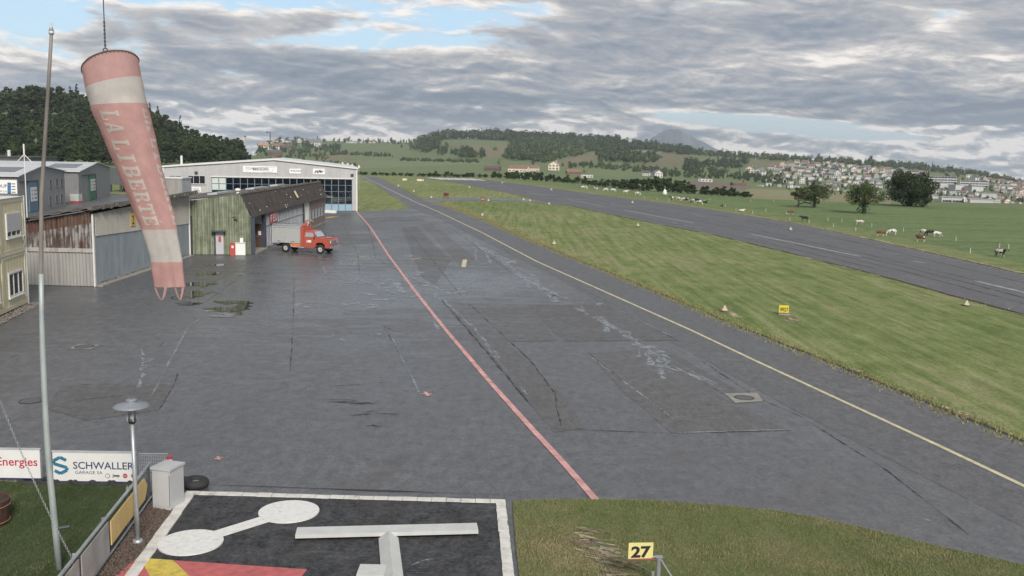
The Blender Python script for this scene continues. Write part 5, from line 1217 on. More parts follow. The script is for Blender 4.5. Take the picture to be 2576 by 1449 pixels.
def blades(name, poly, n, h, w, m, seed, label, z=.06, drift=.5):
    rng = np.random.default_rng(seed); P = np.array([(p[0], p[1]) for p in poly]); lo, hi = P.min(0), P.max(0); pts = []
    pl = [tuple(p) for p in P]
    while len(pts) < n:
        for x, y in rng.uniform(lo, hi, (n, 2)):
            if in_poly(x, y, pl): pts.append((x, y))
            if len(pts) >= n: break
    pts = np.array(pts); a = rng.uniform(0, 6.283, n); hh = h * rng.uniform(.5, 1.4, n) * np.array([.6 + .8 * (pnoise(Vector((x * .8, y * .8, seed))) * .5 + .5) for x, y in pts]); ln = rng.normal(0, drift, (n, 2)) * hh[:, None]
    dx, dy = np.cos(a) * w * .5, np.sin(a) * w * .5; V = np.zeros((n, 3, 3))
    V[:, 0] = np.c_[pts[:, 0] - dx, pts[:, 1] - dy, np.full(n, z)]; V[:, 1] = np.c_[pts[:, 0] + dx, pts[:, 1] + dy, np.full(n, z)]; V[:, 2] = np.c_[pts + ln, z + hh]
    me = bpy.data.meshes.new(name); me.vertices.add(n * 3); me.vertices.foreach_set('co', V.reshape(-1)); me.loops.add(n * 3); me.loops.foreach_set('vertex_index', np.arange(n * 3, dtype=np.int32))
    me.polygons.add(n); me.polygons.foreach_set('loop_start', np.arange(0, n * 3, 3, dtype=np.int32)); me.update(calc_edges=True); me.validate()
    for q in m: me.materials.append(q)
    dry = np.array([pnoise(Vector((x * .55, y * .55, seed * 3.))) + .5 * pnoise(Vector((x * 1.7, y * 1.7, seed))) for x, y in pts]) * .9 + (1.1 * np.exp(-((pts[:, 0] - 1.75) ** 2 + (pts[:, 1] - 18.7) ** 2) / .8) if seed == 1 else 0)
    rr = rng.uniform(0, 1, n) + dry * .75; me.polygons.foreach_set('material_index', np.where(rr > 1.12, 2, np.where(rr > .62, 1, 0)).astype(np.int32))
    o = link(bpy.data.objects.new(name, me)); o['kind'] = 'stuff'; o['label'] = label; o['category'] = 'grass'; return o
gm = [m_leaf('blade_green', (.175, .232, .088), .3, .3), m_leaf('blade_olive', (.255, .250, .125), .3, .3), m_leaf('blade_straw', (.40, .33, .215), .25, .3)]
gd = [m_leaf('blade_dark', (.068, .108, .042), .3, .3), m_leaf('blade_mid', (.085, .115, .045), .3, .3), MATS['blade_olive']]
vis = [p for p in lr if p.x < 11.5]
blades('grass', [(p.x, p.y) for p in vis] + [(11.5, 14.5), (.7, 14.5), (G(1305, 1449).x, G(1305, 1449).y)], 95000, .045, .013, gm, 1, 'short patchy green and straw grass around the 27 sign')
blades('grass', [(p.x, p.y) for p in yard_pts if p.x > -14 and p.y > 14.5] + [(-8.4, 14.5), (-14, 14.5)], 60000, .045, .012, gd, 2, 'short dark green lawn grass behind the advertising banners')
rq_ = random.Random(19)
for k in range(46):
    t = rq_.random() ** 1.3; x, y = 1470 + 110 * t + rq_.gauss(0, 22), 1352 + 110 * t + rq_.gauss(0, 12); c = G(x, y); a = rq_.uniform(-.9, .2)
    P = jag([c - Vector((math.cos(a), math.sin(a), 0)) * .2, c, c + Vector((math.cos(a), math.sin(a), 0)) * .22], .05, .05)
    mb = MB(); mb.ribbon(P, [.12 * rq_.random() for _ in P], .066 + .0006 * k); mb.build('bare_patch', MATS['bare_soil' if k % 2 else 'straw_verge'], lawn, recalc=False)
# dry tufts along the edges of asphalt
def edge_tufts(name, L, wid, n, h, m, seed, label):
    rng = random.Random(seed); mb = MB(); P = jag(gl(L), .15, 1.); seg = [(a, b, (b - a).length) for a, b in zip(P, P[1:])]; tot = sum(s[2] for s in seg); 
    for a, b, ln in seg:
        for _ in range(max(1, int(n * ln / tot))):
            p = a.lerp(b, rng.random()); t = (b - a).normalized(); q = p + Vector((-t.y, t.x, 0)) * rng.gauss(0, wid); hh = h * rng.uniform(.4, 1.3); an = rng.random() * 3.14
            dx, dy = math.cos(an) * h * .35, math.sin(an) * h * .35; mb.add([(q.x - dx, q.y - dy, .02), (q.x + dx, q.y + dy, .02), (q.x + rng.uniform(-h, h) * .5, q.y + rng.uniform(-h, h) * .5, .02 + hh)], [(0, 1, 2)])
    o = mb.build(name, m, recalc=False); o['kind'] = 'stuff'; o['label'] = label; o['category'] = 'grass'
m_leaf('dry_grass', (.36, .315, .215), .3, .2)
edge_tufts('dry_grass', RW_R, .55, 9000, .08, MATS['dry_grass'], 3, 'strip of dry straw grass along the far edge of the runway')
edge_tufts('dry_grass', RW_L, .45, 3500, .07, MATS['dry_grass'], 4, 'thin dry grass fringe along the near edge of the runway')
edge_tufts('dry_grass', TAXI_N, .30, 12000, .10, MATS['blade_olive'], 5, 'rough grass fringe along the taxiway edge')
edge_tufts('dry_grass', [(1115, 508), (1180, 532), (1260, 560), (1394, 615), (1500, 655)], .9, 2600, .08, MATS['dry_grass'], 6, 'dry patchy grass beside the taxiway junction')
edge_tufts('dry_grass', [(-60, 1212), (150, 1219), (340, 1229)], .18, 900, .05, MATS['dry_grass'], 7, 'dry grass under the advertising banners')
# pebbles of the bed by the fence
mb = MB(); rnd = random.Random(77); bp_ = [(p.x, p.y) for p in (G(440, 1255), G(455, 1262), G(320, 1455), G(150, 1449), G(300, 1320), G(385, 1240))]
k = 0
while k < 5200:
    x, y = rnd.uniform(-9.2, -6.8), rnd.uniform(16.8, 22.2)
    if not in_poly(x, y, bp_): continue
    k += 1; r = rnd.uniform(.010, .034); z = .05
    mb.add([(x + r, y + rnd.uniform(-r, r), z), (x - r, y + r * .7, z), (x + rnd.uniform(-r, r), y - r, z), (x, y, z + r * 1.1)], [(0, 1, 3), (1, 2, 3), (2, 0, 3)])
o = mb.build('gravel', mat('pebble', (.095, .072, .060), .9, .7, 40), recalc=False); o['kind'] = 'stuff'; o['label'] = 'brown gravel bed between the railing and the white border'; o['category'] = 'gravel'

# ---------------------------------------------------------------- railing, banners, tyres
F0, F9 = G(379, 1163, .98), G(150, 1449, .98)
rd = (F9 - F0).normalized(); FR = Fac((F0).xy, (F0 + rd * 9).xy)
root = thing('railing', 'galvanised railing with mesh and weathered panels running towards the camera', 'railing', (F0.x, F0.y, .05))
mb = MB(); mb.tube([FR.p(0, .98), FR.p(9, .98)], .032, 8); mb.build('top_rail', MATS['galvanised'], root)
mb = MB(); mb.tube([FR.p(0, .16), FR.p(9, .16)], .02, 6); mb.build('bottom_rail', MATS['galvanised'], root)
for k in range(6): u = .05 + k * 1.72; mb = MB(); mb.cyl(FR.p(u, .04, -.05), FR.p(u, 1.0, -.05), .03, n=8); mb.build('post', MATS['galvanised'], root)
mb = MB()
for k in range(150): u = k * .06; FR.box(mb, u, u + .006, .17, .95, -.02, -.016)
for k in range(13): FR.box(mb, 0, 9, .19 + k * .06, .196 + k * .06, -.026, -.022)
mb.build('mesh', MATS['steel_dark'], root)['kind'] = 'stuff'
uu = lambda x, y: FR.uv(x, y)[0]
a, b = uu(350, 1262), uu(274, 1345)
mat('yellow_board', (.60, .44, .18), .6, .1, 4); mat('panel_grey', (.30, .31, .31), .6, .25, 2)
mb = MB(); mb.prism([FR.p(a - .55, .62, .03), FR.p(a - .3, .36, .03), FR.p(b, .36, .03), FR.p(b, .86, .03), FR.p(a - .3, .86, .03)], FR.n * .02); mb.build('yellow_arrow_panel', MATS['yellow_board'], root)
for u0, u1 in ((b + .12, b + 1.75), (b + 1.9, b + 3.4)): fbox(root, FR, 'weathered_panel', 'panel_grey', u0, u1, .22, .90, .02, .04)
# banners on tyres
mat('banner_white', (.66, .67, .66), .5, .05, 2); mat('print_navy', (.035, .045, .13), .6, .1); mat('print_crimson', (.42, .03, .07), .6, .1); mat('print_teal', (.03, .16, .25), .6, .3, 8)
FBN = Fac(G(-160, 1212).xy, G(346, 1219).xy)
def banner(x0, y0, x1, y1, label, fn):
    u0, z1 = FBN.uv(x0, y0); u1, z0 = FBN.uv(x1, y1); r = thing('banner', label, 'banner', FBN.p(u0, .05), group='advertising banners on the lawn edge')
    fbox(r, FBN, 'board', 'banner_white', u0, u1, z0, z1, .0, .03)
    fbox(r, FBN, 'frame', 'steel_pale', u0 - .02, u1 + .02, z1, z1 + .03, -.02, .045); fbox(r, FBN, 'lower_edge', 'print_navy', u0, u1, z0 - .025, z0, -.01, .04)
    for u in (u0 + .02, u1 - .02): mb = MB(); mb.cyl(FBN.p(u, .04, -.06), FBN.p(u, z1, -.06), .025, n=8); mb.build('post', MATS['galvanised'], r)
    fn(r, u0, u1, z0, z1)
def total(r, u0, u1, z0, z1):
    uz = FBN.uv(97, 1172); ftext(r, FBN, 'TotalEnergies', uz[0], uz[1] + .01, .30, 'print_crimson', .033, align='RIGHT', bold=.004)
def schw(r, u0, u1, z0, z1):
    a = FBN.uv(185, 1180); ftext(r, FBN, 'SCHWALLER', a[0], FBN.uv(185, 1178)[1], .255, 'print_navy', .033, squeeze=1.02, bold=.003)
    a = FBN.uv(190, 1190); ftext(r, FBN, 'GARAGE SA', a[0], a[1] - .01, .115, 'print_navy', .033, squeeze=1.1)
    a = FBN.uv(285, 1200); ftext(r, FBN, 'Jeep', a[0], a[1] + .02, .10, 'black_print', .033, bold=.003)
    for x, m in ((272, 'print_navy'), (316, 'print_crimson'), (337, 'print_crimson')):
        u, z = FBN.uv(x, 1196); mb = MB(); mb.cyl(FBN.p(u, z, .032), FBN.p(u, z, .036), .058, n=18); o = mb.build('emblem', MATS[m], r); mb = MB(); mb.cyl(FBN.p(u, z, .037), FBN.p(u, z, .039), .046, n=16); mb.build('emblem_core', MATS['banner_white' if x == 272 else 'print_crimson'], o)
        if x == 316: ftext(o, FBN, 'FIAT', u, z - .02, .06, 'banner_white', .041, align='CENTER', squeeze=.8)
    u, z = FBN.uv(153, 1169); w = .20; S = [(.0, .30), (.75, .30), (1.0, .16), (.45, .04)] 
    mb = MB(); pt = lambda x, y, d=.034: FBN.p(u + x * w, z + y * w, d)
    def bar(x0, y0, x1, y1, t=.40):
        dx, dy = x1 - x0, y1 - y0; L = math.hypot(dx, dy); nx, ny = -dy / L * t / 2, dx / L * t / 2
        mb.prism([pt(x0 + nx, y0 + ny), pt(x1 + nx, y1 + ny), pt(x1 - nx, y1 - ny), pt(x0 - nx, y0 - ny)], FBN.n * .004)
    for q in ((.75, .62, 0, 1.0), (0, 1.0, -.8, .55), (-.8, .55, -.8, .2), (-.8, .2, .8, -.3), (.8, -.3, .8, -.62), (.8, -.62, .0, -1.05), (0, -1.05, -.7, -.7)): bar(*q)
    mb.build('logo', MATS['print_teal'], r)
banner(-150, 1127, 104, 1202, 'white banner with red TotalEnergies lettering at the left edge', total)
banner(133, 1136, 344, 1211, 'white banner with blue SCHWALLER GARAGE SA lettering behind the lamp post', schw)
def tyre(p, R, r, tilt, label, group=None, full=False):
    rt_ = thing('tyre', label, 'tyre', p, group=group)
    mb = MB(); mb.torus((p.x, p.y, p.z + r), (math.sin(tilt), 0, math.cos(tilt)), R - r, r, 28, 10); mb.build('tread', MATS['rubber'], rt_, True)
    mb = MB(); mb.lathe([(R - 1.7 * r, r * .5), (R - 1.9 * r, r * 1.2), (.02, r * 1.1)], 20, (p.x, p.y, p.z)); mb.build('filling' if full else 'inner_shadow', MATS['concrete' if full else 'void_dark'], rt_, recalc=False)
names = ['half hidden by the pole', 'left of the navy logo', 'under the navy logo', 'under the word SCHWALLER', 'under the garage lettering', 'under the round emblems']
for i, x in enumerate((70, 118, 152, 205, 250, 300)):
    p = G(x, 1219 + i * 1.2); p.z = -.03; p.y += .12; tyre(p, .28, .075, 0, 'flat black tyre below the banners, ' + ['first', 'second', 'third', 'fourth', 'fifth', 'sixth'][i] + ' from the left', 'tyres below the banners')
p = G(492, 1228); p.z = .03; tyre(p, .33, .11, .03, 'black tyre with pale concrete filling lying near the border corner', None, True)
p = G(452, 1228); p.z = .03; tyre(p, .30, .10, 0, 'worn black tyre right behind the grey cabinet')
# wire gate panel and striped bollard behind the cabinet
a_, b_ = FBN.uv(348, 1200)[0], FBN.uv(420, 1200)[0]
root = thing('wire_gate', 'low galvanised wire gate behind the grey cabinet', 'gate', FBN.p(a_, .04))
mb = MB(); mb.tube([FBN.p(a_, .05, -.1), FBN.p(a_, .76, -.1), FBN.p(b_, .76, -.1), FBN.p(b_, .05, -.1)], .022, 6); mb.build('frame', MATS['galvanised'], root)
mb = MB()
for k in range(1, 16): u = a_ + (b_ - a_) * k / 16; FBN.box(mb, u - .003, u + .003, .06, .75, -.103, -.097)
for k in range(1, 9): FBN.box(mb, a_, b_, .06 + k * .08, .066 + k * .08, -.108, -.104)
mb.build('wire_mesh', MATS['steel_pale'], root)['kind'] = 'stuff'
p = G(428, 1222); root = thing('bollard', 'yellow and white banded bollard behind the grey cabinet', 'bollard', p)
hb = HT(p.x, p.y, 1147)
for z0, z1, m in ((.03, hb * .5, 'white_sheet'), (hb * .5, hb * .78, 'plate_yellow'), (hb * .78, hb * .9, 'white_sheet'), (hb * .9, hb, 'sign_red')): mb = MB(); mb.cyl((p.x, p.y, z0), (p.x, p.y, z1), .065, n=14); mb.build('band', MATS[m], root)
# grey electrical cabinet
ca, cb, cc = G(385, 1283), G(430, 1289), G(442, 1262)
hc = HT(ca.x, ca.y, 1175) ; FCb = Fac(ca.xy, cb.xy); ex_ = (cc - cb); ex_.z = 0; dp = .52
mat('cabinet_grey', (.44, .45, .46), .45, .05, 2)
root = thing('electrical_cabinet', 'pale grey electrical cabinet with flat lid at the railing end', 'cabinet', ca)
fbox(root, FCb, 'case', 'cabinet_grey', 0, FCb.L, .05, hc - .05, -dp, 0); fbox(root, FCb, 'lid', 'cabinet_grey', -.03, FCb.L + .03, hc - .05, hc, -dp - .03, .03); fbox(root, FCb, 'door', 'cabinet_grey', .02, FCb.L - .02, .12, hc - .1, .002, .018)
fbox(root, FCb, 'hinge', 'steel_dark', FCb.L - .012, FCb.L - .004, .15, hc - .15, .018, .024); mb = MB(); mb.box(*[0] * 6); fbox(root, FCb, 'plinth', 'concrete', -.03, FCb.L + .03, .0, .052, -dp - .03, .03)

# lamp post
p = G(347, 1370); hl = HT(p.x, p.y, 1003)
root = thing('lamp_post', 'slim grey lamp post with wide disc hat and glass lantern by the gravel bed', 'lamp post', p)
tx = -.16  # slight lean
P0, P1 = Vector((p.x, p.y, .04)), Vector((p.x + tx * .2, p.y, hl - .52))
mb = MB(); mb.tube([P0, P0.lerp(P1, .5), P1], [.055, .045, .035], 12); mb.build('pole', MATS['galvanised'], root, True)
mb = MB(); mb.lathe([(.02, 0), (.06, .0), (.075, .05), (.09, .06), (.09, .09), (.02, .1)], 16, tuple(P1)); lant = mb.build('lantern_base', MATS['steel_dark'], root, True)
mb = MB(); mb.lathe([(.075, .09), (.08, .36)], 16, tuple(P1)); mb.build('lantern_glass', MATS['glass_clear'], root, True)
mb = MB(); mb.cyl(P1 + Vector((0, 0, .09)), P1 + Vector((0, 0, .2)), .045, .03, 10); mb.cyl(P1 + Vector((0, 0, .2)), P1 + Vector((0, 0, .3)), .025, n=8); mb.build('lamp_bulb', MATS['white_sheet'], root)
mb = MB()
for k in range(4): a = k * math.pi / 2 + .6; q = P1 + Vector((math.cos(a) * .092, math.sin(a) * .092, .06)); mb.cyl(q, q + Vector((0, 0, .32)), .010, n=6)
mb.build('cage_bar', MATS['steel_pale'], root)
mb = MB(); mb.lathe([(.36, .355), (.365, .365), (.30, .40), (.12, .435), (.11, .45), (.09, .46), (.11, .475), (.11, .50), (.08, .515), (.02, .52)], 32, tuple(P1)); mb.lathe([(.36, .355), (.1, .37), (.02, .37)], 32, tuple(P1)); mb.build('disc_hat', mat('lamp_hat', (.20, .22, .25), .4, .1), root, True)
mb = MB(); mb.lathe([(.1, .05), (.11, .07), (.09, .12), (.055, .13)], 14, (p.x, p.y, 0)); mb.build('foot', MATS['galvanised'], root, True)

# tall pole with cone cap (slightly bowed) and its stay chain
def interp_pole(y): return interp(y, [(58, 131), (260, 119), (500, 104), (720, 103), (900, 108), (1130, 119), (1440, 150), (1600, 160)])
pb = G(150, 1440); root = thing('flag_pole', 'tall bowed grey metal pole with rusty upper half in front of the hangars', 'pole', pb)
zt = HT(pb.x, pb.y, 85)
pts = []
for k in range(15):
    z = .05 + (zt - .05) * k / 14; y = proj((pb.x, pb.y, z))[1]; q = at(interp_pole(y), y, pb.y); pts.append(Vector((q.x, pb.y, z)))
pts[0] = Vector((pb.x, pb.y, .05))
rads = [r * .66 for r in (.095, .092, .09, .088, .085, .083, .080, .066, .064, .062, .06, .058, .055, .052, .05)]
mb = MB(); mb.tube(pts[:9], rads[:9], 14); mb.build('lower_tube', mat('pole_zinc', (.36, .41, .41), .5, .2, 4, metal=.3, stretch=(1, 1, .3)), root, True)
mb = MB(); mb.tube(pts[7:], [r * .93 for r in rads[7:]], 14); mb.build('upper_tube', mat('pole_rusty', (.20, .185, .17), .6, .35, 2, stretch=(1, 1, .4)), root, True)
mb = MB(); mb.cyl(pts[-1], pts[-1] + Vector((0, 0, .05)), .048, n=12); mb.cyl(pts[-1] + Vector((0, 0, .05)), pts[-1] + Vector((.003, 0, .20)), .046, .006, 12); mb.build('cone_cap', MATS['steel_pale'], root, True)
mb = MB(); mb.cyl((pb.x, pb.y, .9), (pb.x + .22, pb.y + .05, .92), .035, n=8); mb.build('clamp', MATS['steel_dark'], root)
c0, c1 = at(-60, 855, 16.2), G(205, 1449, .35)
root = thing('stay_chain', 'thin grey chain slanting down across the banners to the railing', 'chain', (c1.x, c1.y, c1.z))
n = 120; mb = MB()
for k in range(n):
    t = k / n; p = c0.lerp(c1, t) + Vector((0, 0, -.25 * math.sin(t * math.pi))); t2 = (k + 1) / n; q = c0.lerp(c1, t2) + Vector((0, 0, -.25 * math.sin(t2 * math.pi)))
    ax = (q - p).normalized(); sd_ = ax.orthogonal().normalized() if k % 2 else ax.cross(ax.orthogonal()).normalized(); mid_ = (p + q) / 2; L = (q - p).length * .62
    ring = [mid_ + ax * (L * math.cos(a)) + sd_ * (.016 * math.sin(a)) for a in [2 * math.pi * i / 8 for i in range(9)]]
    mb.tube(ring, .0042, 4)
mb.build('links', MATS['galvanised'], root, recalc=False)
# woven planter barrel at the left edge
p = G(-30, 1325); root = thing('planter_barrel', 'brown wooden planter barrel cut off by the left edge', 'planter', p); n = 16
for k in range(n):
    a0, a1 = 2 * math.pi * k / n, 2 * math.pi * (k + .94) / n; r0, r1 = .40, .46
    mb = MB(); mb.hexa([(p.x + r * math.cos(a), p.y + r * math.sin(a), z) for z, rr in ((.06, r0), (.62, r1)) for a, r in ((a0, rr), (a1, rr), (a1, rr - .03), (a0, rr - .03))]); mb.build('stave', MATS['wood_brown'], root)
for z in (.15, .5): mb = MB(); mb.torus((p.x, p.y, z), (0, 0, 1), .425 + .06 * z, .012, 24, 6); mb.build('hoop', mat('hoop_rust', (.26, .13, .08), .7, .3), root)
mb = MB(); mb.lathe([(.41, .55), (.02, .58)], 16, (p.x, p.y, 0)); mb.build('soil', MATS['bed_soil'], root, recalc=False)

# runway designator sign 27 with guy wires
q0, q1, q2, q3 = [at(x, y, 17.4) for x, y in ((1582, 1366), (1644, 1365), (1642, 1404), (1580, 1406))]
root = thing('runway_number_sign', 'yellow sign with black number 27 on a galvanised post', 'sign', (q2.x + .1, 17.4, .06))
mb = MB(); mb.prism([q0, q1, q2, q3], (0, .012, 0)); bd = mb.build('board', mat('sign_yellow', (.66, .60, .26), .5, .06), root)
text_mb('27', .30, q3 + Vector((.055, -.004, .035)), (q2 - q3), (q0 - q3), squeeze=1.18, bold=.012).build('lettering', MATS['black_print'], bd, recalc=False)
mb = MB(); mb.tube([q3 + Vector((.02, .01, -.02)), q2 + Vector((0, .01, -.02)), q2 + Vector((.06, .01, -.03)), q2 + Vector((.10, .01, -.07))], .022, 8); mb.build('arm', mat('arm_red', (.22, .06, .05), .6, .3), root)
px = q2.x + .12
mb = MB(); mb.cyl((px, 17.41, .05), (px, 17.41, q2.z + .02), .045, n=12); mb.build('post', MATS['galvanised'], root)
mb = MB(); mb.cyl((px - .11, 17.36, .05), (px - .11, 17.36, q2.z - .26), .03, n=10); mb.build('inner_post', MATS['galvanised'], root)
mb = MB(); mb.box(px - .07, px + .07, 17.35, 17.47, q2.z + .02, q2.z + .035); mb.tube([(px - .07, 17.41, q2.z + .02), (q2.x - .02, 17.41, q2.z + .02)], .015); mb.build('bracket', MATS['galvanised'], root)
an = G(1488, 1368); an.z = .07
for tgt in ((q3.x, 17.42, q3.z + .12), (px - .11, 17.36, q2.z - .28), (px - .6, 16.6, .12), (px - .9, 16.4, .10)):
    mb = MB(); mb.tube([an, tgt], .005, 5); mb.build('guy_wire', MATS['galvanised'], root)
mb = MB(); mb.tube([(px + .02, 17.4, q2.z), (px + .45, 16.7, .1)], .016, 6); mb.build('stay_bar', MATS['galvanised'], root)
mb = MB(); mb.cyl((an.x, an.y, .04), (an.x, an.y, .12), .025, n=8); mb.build('ground_anchor', MATS['steel_dark'], root)

# ---------------------------------------------------------------- windsock
YS = 14.5
LE = [(130, 215), (215, 216), (280, 238), (370, 270), (470, 310), (560, 345), (640, 372), (722, 387)]
LEFT = [(190, 214), (230, 222), (280, 237), (370, 272), (470, 314), (560, 350), (640, 375), (721, 388)]
RIGHT = [(140, 342), (200, 353), (280, 371), (370, 393), (470, 419), (560, 442), (640, 457), (721, 468)]
def edge_pt(tab, t):
    k = t * (len(tab) - 1); i = min(int(k), len(tab) - 2); f = k - i; a, b = tab[i], tab[i + 1]
    return a[1] + (b[1] - a[1]) * f, a[0] + (b[0] - a[0]) * f
NS, NA = 72, 40
ctr = []; rad = []
for i in range(NS + 1):
    t = i / NS; a, b = edge_pt(LEFT, t), edge_pt(RIGHT, t); A_, B_ = at(*a, YS), at(*b, YS); ctr.append((A_ + B_) / 2); rad.append((A_ - B_).length / 2)
def sock_frame(i):
    f = max(0, min(NS, i)); a, b = edge_pt(LEFT, f / NS), edge_pt(RIGHT, f / NS); A_, B_ = at(*a, YS), at(*b, YS)
    t = (ctr[min(NS, int(f) + 2)] - ctr[max(0, int(f) - 2)]).normalized()
    u = (B_ - A_).normalized(); v = t.cross(u).normalized(); v = v if v.y < 0 else -v          # v faces the camera
    return u, v, t
def sock(i, ang, lift=0.):
    """surface point: i ring (float), ang 0 = towards camera, + to the right"""
    k = max(0., min(NS, i)); lo = int(min(NS - 1, math.floor(k))); f = k - lo
    c = ctr[lo].lerp(ctr[lo + 1], f); r = rad[lo] + (rad[lo + 1] - rad[lo]) * f; u, v, t = sock_frame(k)
    flat = 1 - .72 * max(0, (k / NS - .25)) * 1.2
    w = .006 * pnoise(Vector((math.sin(ang) * 2.2, math.cos(ang) * 2.2, k * .13))) * (1 + 2 * k / NS) + .008 * pnoise(Vector((ang * 2, k * .35, 3)))
    w += .011 * math.sin(ang * 6 + k * .11) * (k / NS) ** 1.3 + .010 * pnoise(Vector((math.sin(ang) * 1.4, k * .22, 7.))) * min(1., k / 20)
    crease = -.045 * math.exp(-((ang - .28) / .10) ** 2) * max(0., (k / NS - .35)) * 1.5
    rr = r + w
    tilt = .30 * math.cos(ang) * r * max(0, 1 - k / 9)        # the mouth ring tips towards the camera
    return c + u * (rr * math.sin(ang)) + v * ((rr * math.cos(ang)) * max(.22, flat) + crease + lift) - t * tilt
ring_c = at(265, 127, YS); arm_top = Vector((at(260, 20, YS).x, YS, 11.6))
root = thing('windsock', 'faded red and white windsock lettered LA LIBERT\u00c9 hanging over the apron', 'windsock', (ctr[-1].x, YS, ctr[-1].z))
CR, CW = m_cloth('cloth_red', (.60, .375, .36)), m_cloth('cloth_white', (.62, .60, .575))
bands = [(0, 9, CR), (9, 18, CW), (18, 53.5, CR), (53.5, 64, CW), (64, 72, CR)]
bo = []
for a, b, m in bands:
    rings = np.linspace(a, b, max(3, int((b - a) * 1.2))); mb = MB()
    for r_ in rings: mb.v += [tuple(sock(r_, 2 * math.pi * k / NA)) for k in range(NA)]
    mb.f += [(i * NA + k, i * NA + (k + 1) % NA, (i + 1) * NA + (k + 1) % NA, (i + 1) * NA + k) for i in range(len(rings) - 1) for k in range(NA)]
    bo.append(mb.build('red_band' if m is CR else 'white_band', m, root, True))
# slab-serif letters as strips on a 0..1 cell
def letter(ch):
    s, w = .13, .27      # serif thickness, stem width
    S = lambda x0, y0, x1, y1: [(x0, y0), (x1, y0), (x1, y1), (x0, y1)]
    if ch == 'L': return [S(.12, s, .12 + w, 1 - s), S(0, 1 - s, .55, 1), S(0, 0, .95, s), S(.78, s, .95, .38)]
    if ch == 'I': return [S(.36, s, .36 + w, 1 - s), S(.18, 1 - s, .82, 1), S(.18, 0, .82, s)]
    if ch == 'T': return [S(.37, s, .37 + w, 1 - s), S(0, 1 - s, 1, 1), S(0, .70, .16, 1 - s), S(.84, .70, 1, 1 - s), S(.2, 0, .8, s)]
    if ch in 'EÉ':
        r = [S(.1, s, .1 + w, 1 - s), S(0, 1 - s, .92, 1), S(0, 0, .95, s), S(.78, s, .95, .34), S(.76, .70, .92, 1 - s), S(.1 + w, .44, .62, .57), S(.55, .36, .66, .65)]
        if ch == 'É': r.append([(.35, 1.08), (.55, 1.08), (.80, 1.28), (.55, 1.28)])
        return r
    if ch == 'A': return [[(.02, s), (.26, s), (.52, 1), (.36, 1)], [(.62, s), (.94, s), (.64, 1), (.40, 1)], S(-.05, 0, .38, s), S(.52, 0, 1.05, s), S(.25, .30, .72, .43)]
    if ch in 'BR':
        r = [S(.1, s, .1 + w, 1 - s), S(0, 1 - s, .70, 1), S(.1 + w, .46, .72, .58), [(.70, .50), (.92, .62), (.92, .88), (.70, 1)], ]
        if ch == 'B': r += [S(0, 0, .74, s), [(.68, 0), (.98, .14), (.98, .42), (.68, .56)]]
        else: r += [S(0, 0, .50, s), [(.62, 0), (1.02, 0), (1.02, s), (.70, .50), (.45, .50)]]
        return r
    return []
def word(txt, i0, i1, a0, hgt, m):
    mb = MB(); n = len(txt) - .6; cell = (i1 - i0) / n
    for k, ch in enumerate(txt):
        k = k - (.6 if k > txt.find(' ') else 0)
        for q in letter(ch):
            g = 4
            P = lambda s, t: [(q[0][j] * (1 - s) + q[1][j] * s) * (1 - t) + (q[3][j] * (1 - s) + q[2][j] * s) * t for j in (0, 1)]
            vs = []
            for i in range(g + 1):
                for j in range(g + 1):
                    x, y = P(i / g, j / g); vs.append(sock(i0 + (k + .06 + x * .86) * cell, a0 + y * hgt, .006))
            mb.add(vs, [(i * (g + 1) + j, (i + 1) * (g + 1) + j, (i + 1) * (g + 1) + j + 1, i * (g + 1) + j + 1) for i in range(g) for j in range(g)])
    return mb.build('lettering', m, bo[2], recalc=False)
word('LA LIBERTÉ', 20.5, 52.5, -.47, .74, CW); word('LA LIBERTÉ', 19.5, 52.5, 1.22, .70, CW)
mb = MB(); mb.tube([sock(0, 2 * math.pi * k / 40) for k in range(41)], .012, 6); mb.build('mouth_ring', MATS['rope'], root)
mb = MB()
for k in range(46):
    a = 2 * math.pi * k / 46; mb.tube([sock(0, a, .012), sock(0, a + .05, .016), sock(.7, a + .08, .008)], .005, 4)
mb.build('lacing', MATS['rope'], root)
for a in (-1.3, 0.25, 1.5, 3.0): mb = MB(); mb.tube([ring_c, sock(0, a)], .005, 5); mb.build('bridle_wire', MATS['steel_dark'], root)
mb = MB(); mb.torus(ring_c, (.1, 1, 0), .035, .009, 16, 6); mb.build('hook_ring', MATS['steel_dark'], root)
mb = MB(); mb.tube([ring_c + Vector((0, 0, .03)), ring_c.lerp(arm_top, .25), arm_top], .008, 6)
for k in range(7): q = ring_c.lerp(arm_top, .03 + .028 * k); mb.cyl(q, q + Vector((0, 0, .035)), .016, n=6)
mb.build('cable', MATS['steel_dark'], root)
for a0, a1 in ((-1.35, -.05), (.30, 1.2)):
    p, q = sock(NS, a0), sock(NS, a1); mb = MB(); n = 18; vs = []
    for k in range(n + 1):
        t = k / n; c = p.lerp(q, (1 - math.cos(math.pi * t)) / 2) + Vector((.02 * math.sin(t * 6), .02 * math.sin(t * 3.1), -.21 * math.sin(math.pi * t))); vs += [c + Vector((0, 0, .0)), c + Vector((.028 * math.cos(math.pi * t), -.016, .030))]
    mb.add(vs, [(2 * k, 2 * k + 1, 2 * k + 3, 2 * k + 2) for k in range(n)]); mb.build('tail_loop', CR, root, recalc=False)
# mast that carries the windsock cable, mostly above and behind the view
root = thing('windsock_mast', 'steel mast and jib carrying the windsock cable above the view', 'mast', (-9.6, 3.0, .04))
mb = MB(); mb.cyl((-9.6, 3.0, .04), (-9.6, 3.0, 11.9), .12, .08, 12); mb.build('pole', MATS['galvanised'], root)
mb = MB(); mb.tube([(-9.6, 3.0, 11.62), tuple(arm_top + Vector((0, 0, .03)))], .04, 8); mb.build('jib', MATS['galvanised'], root)
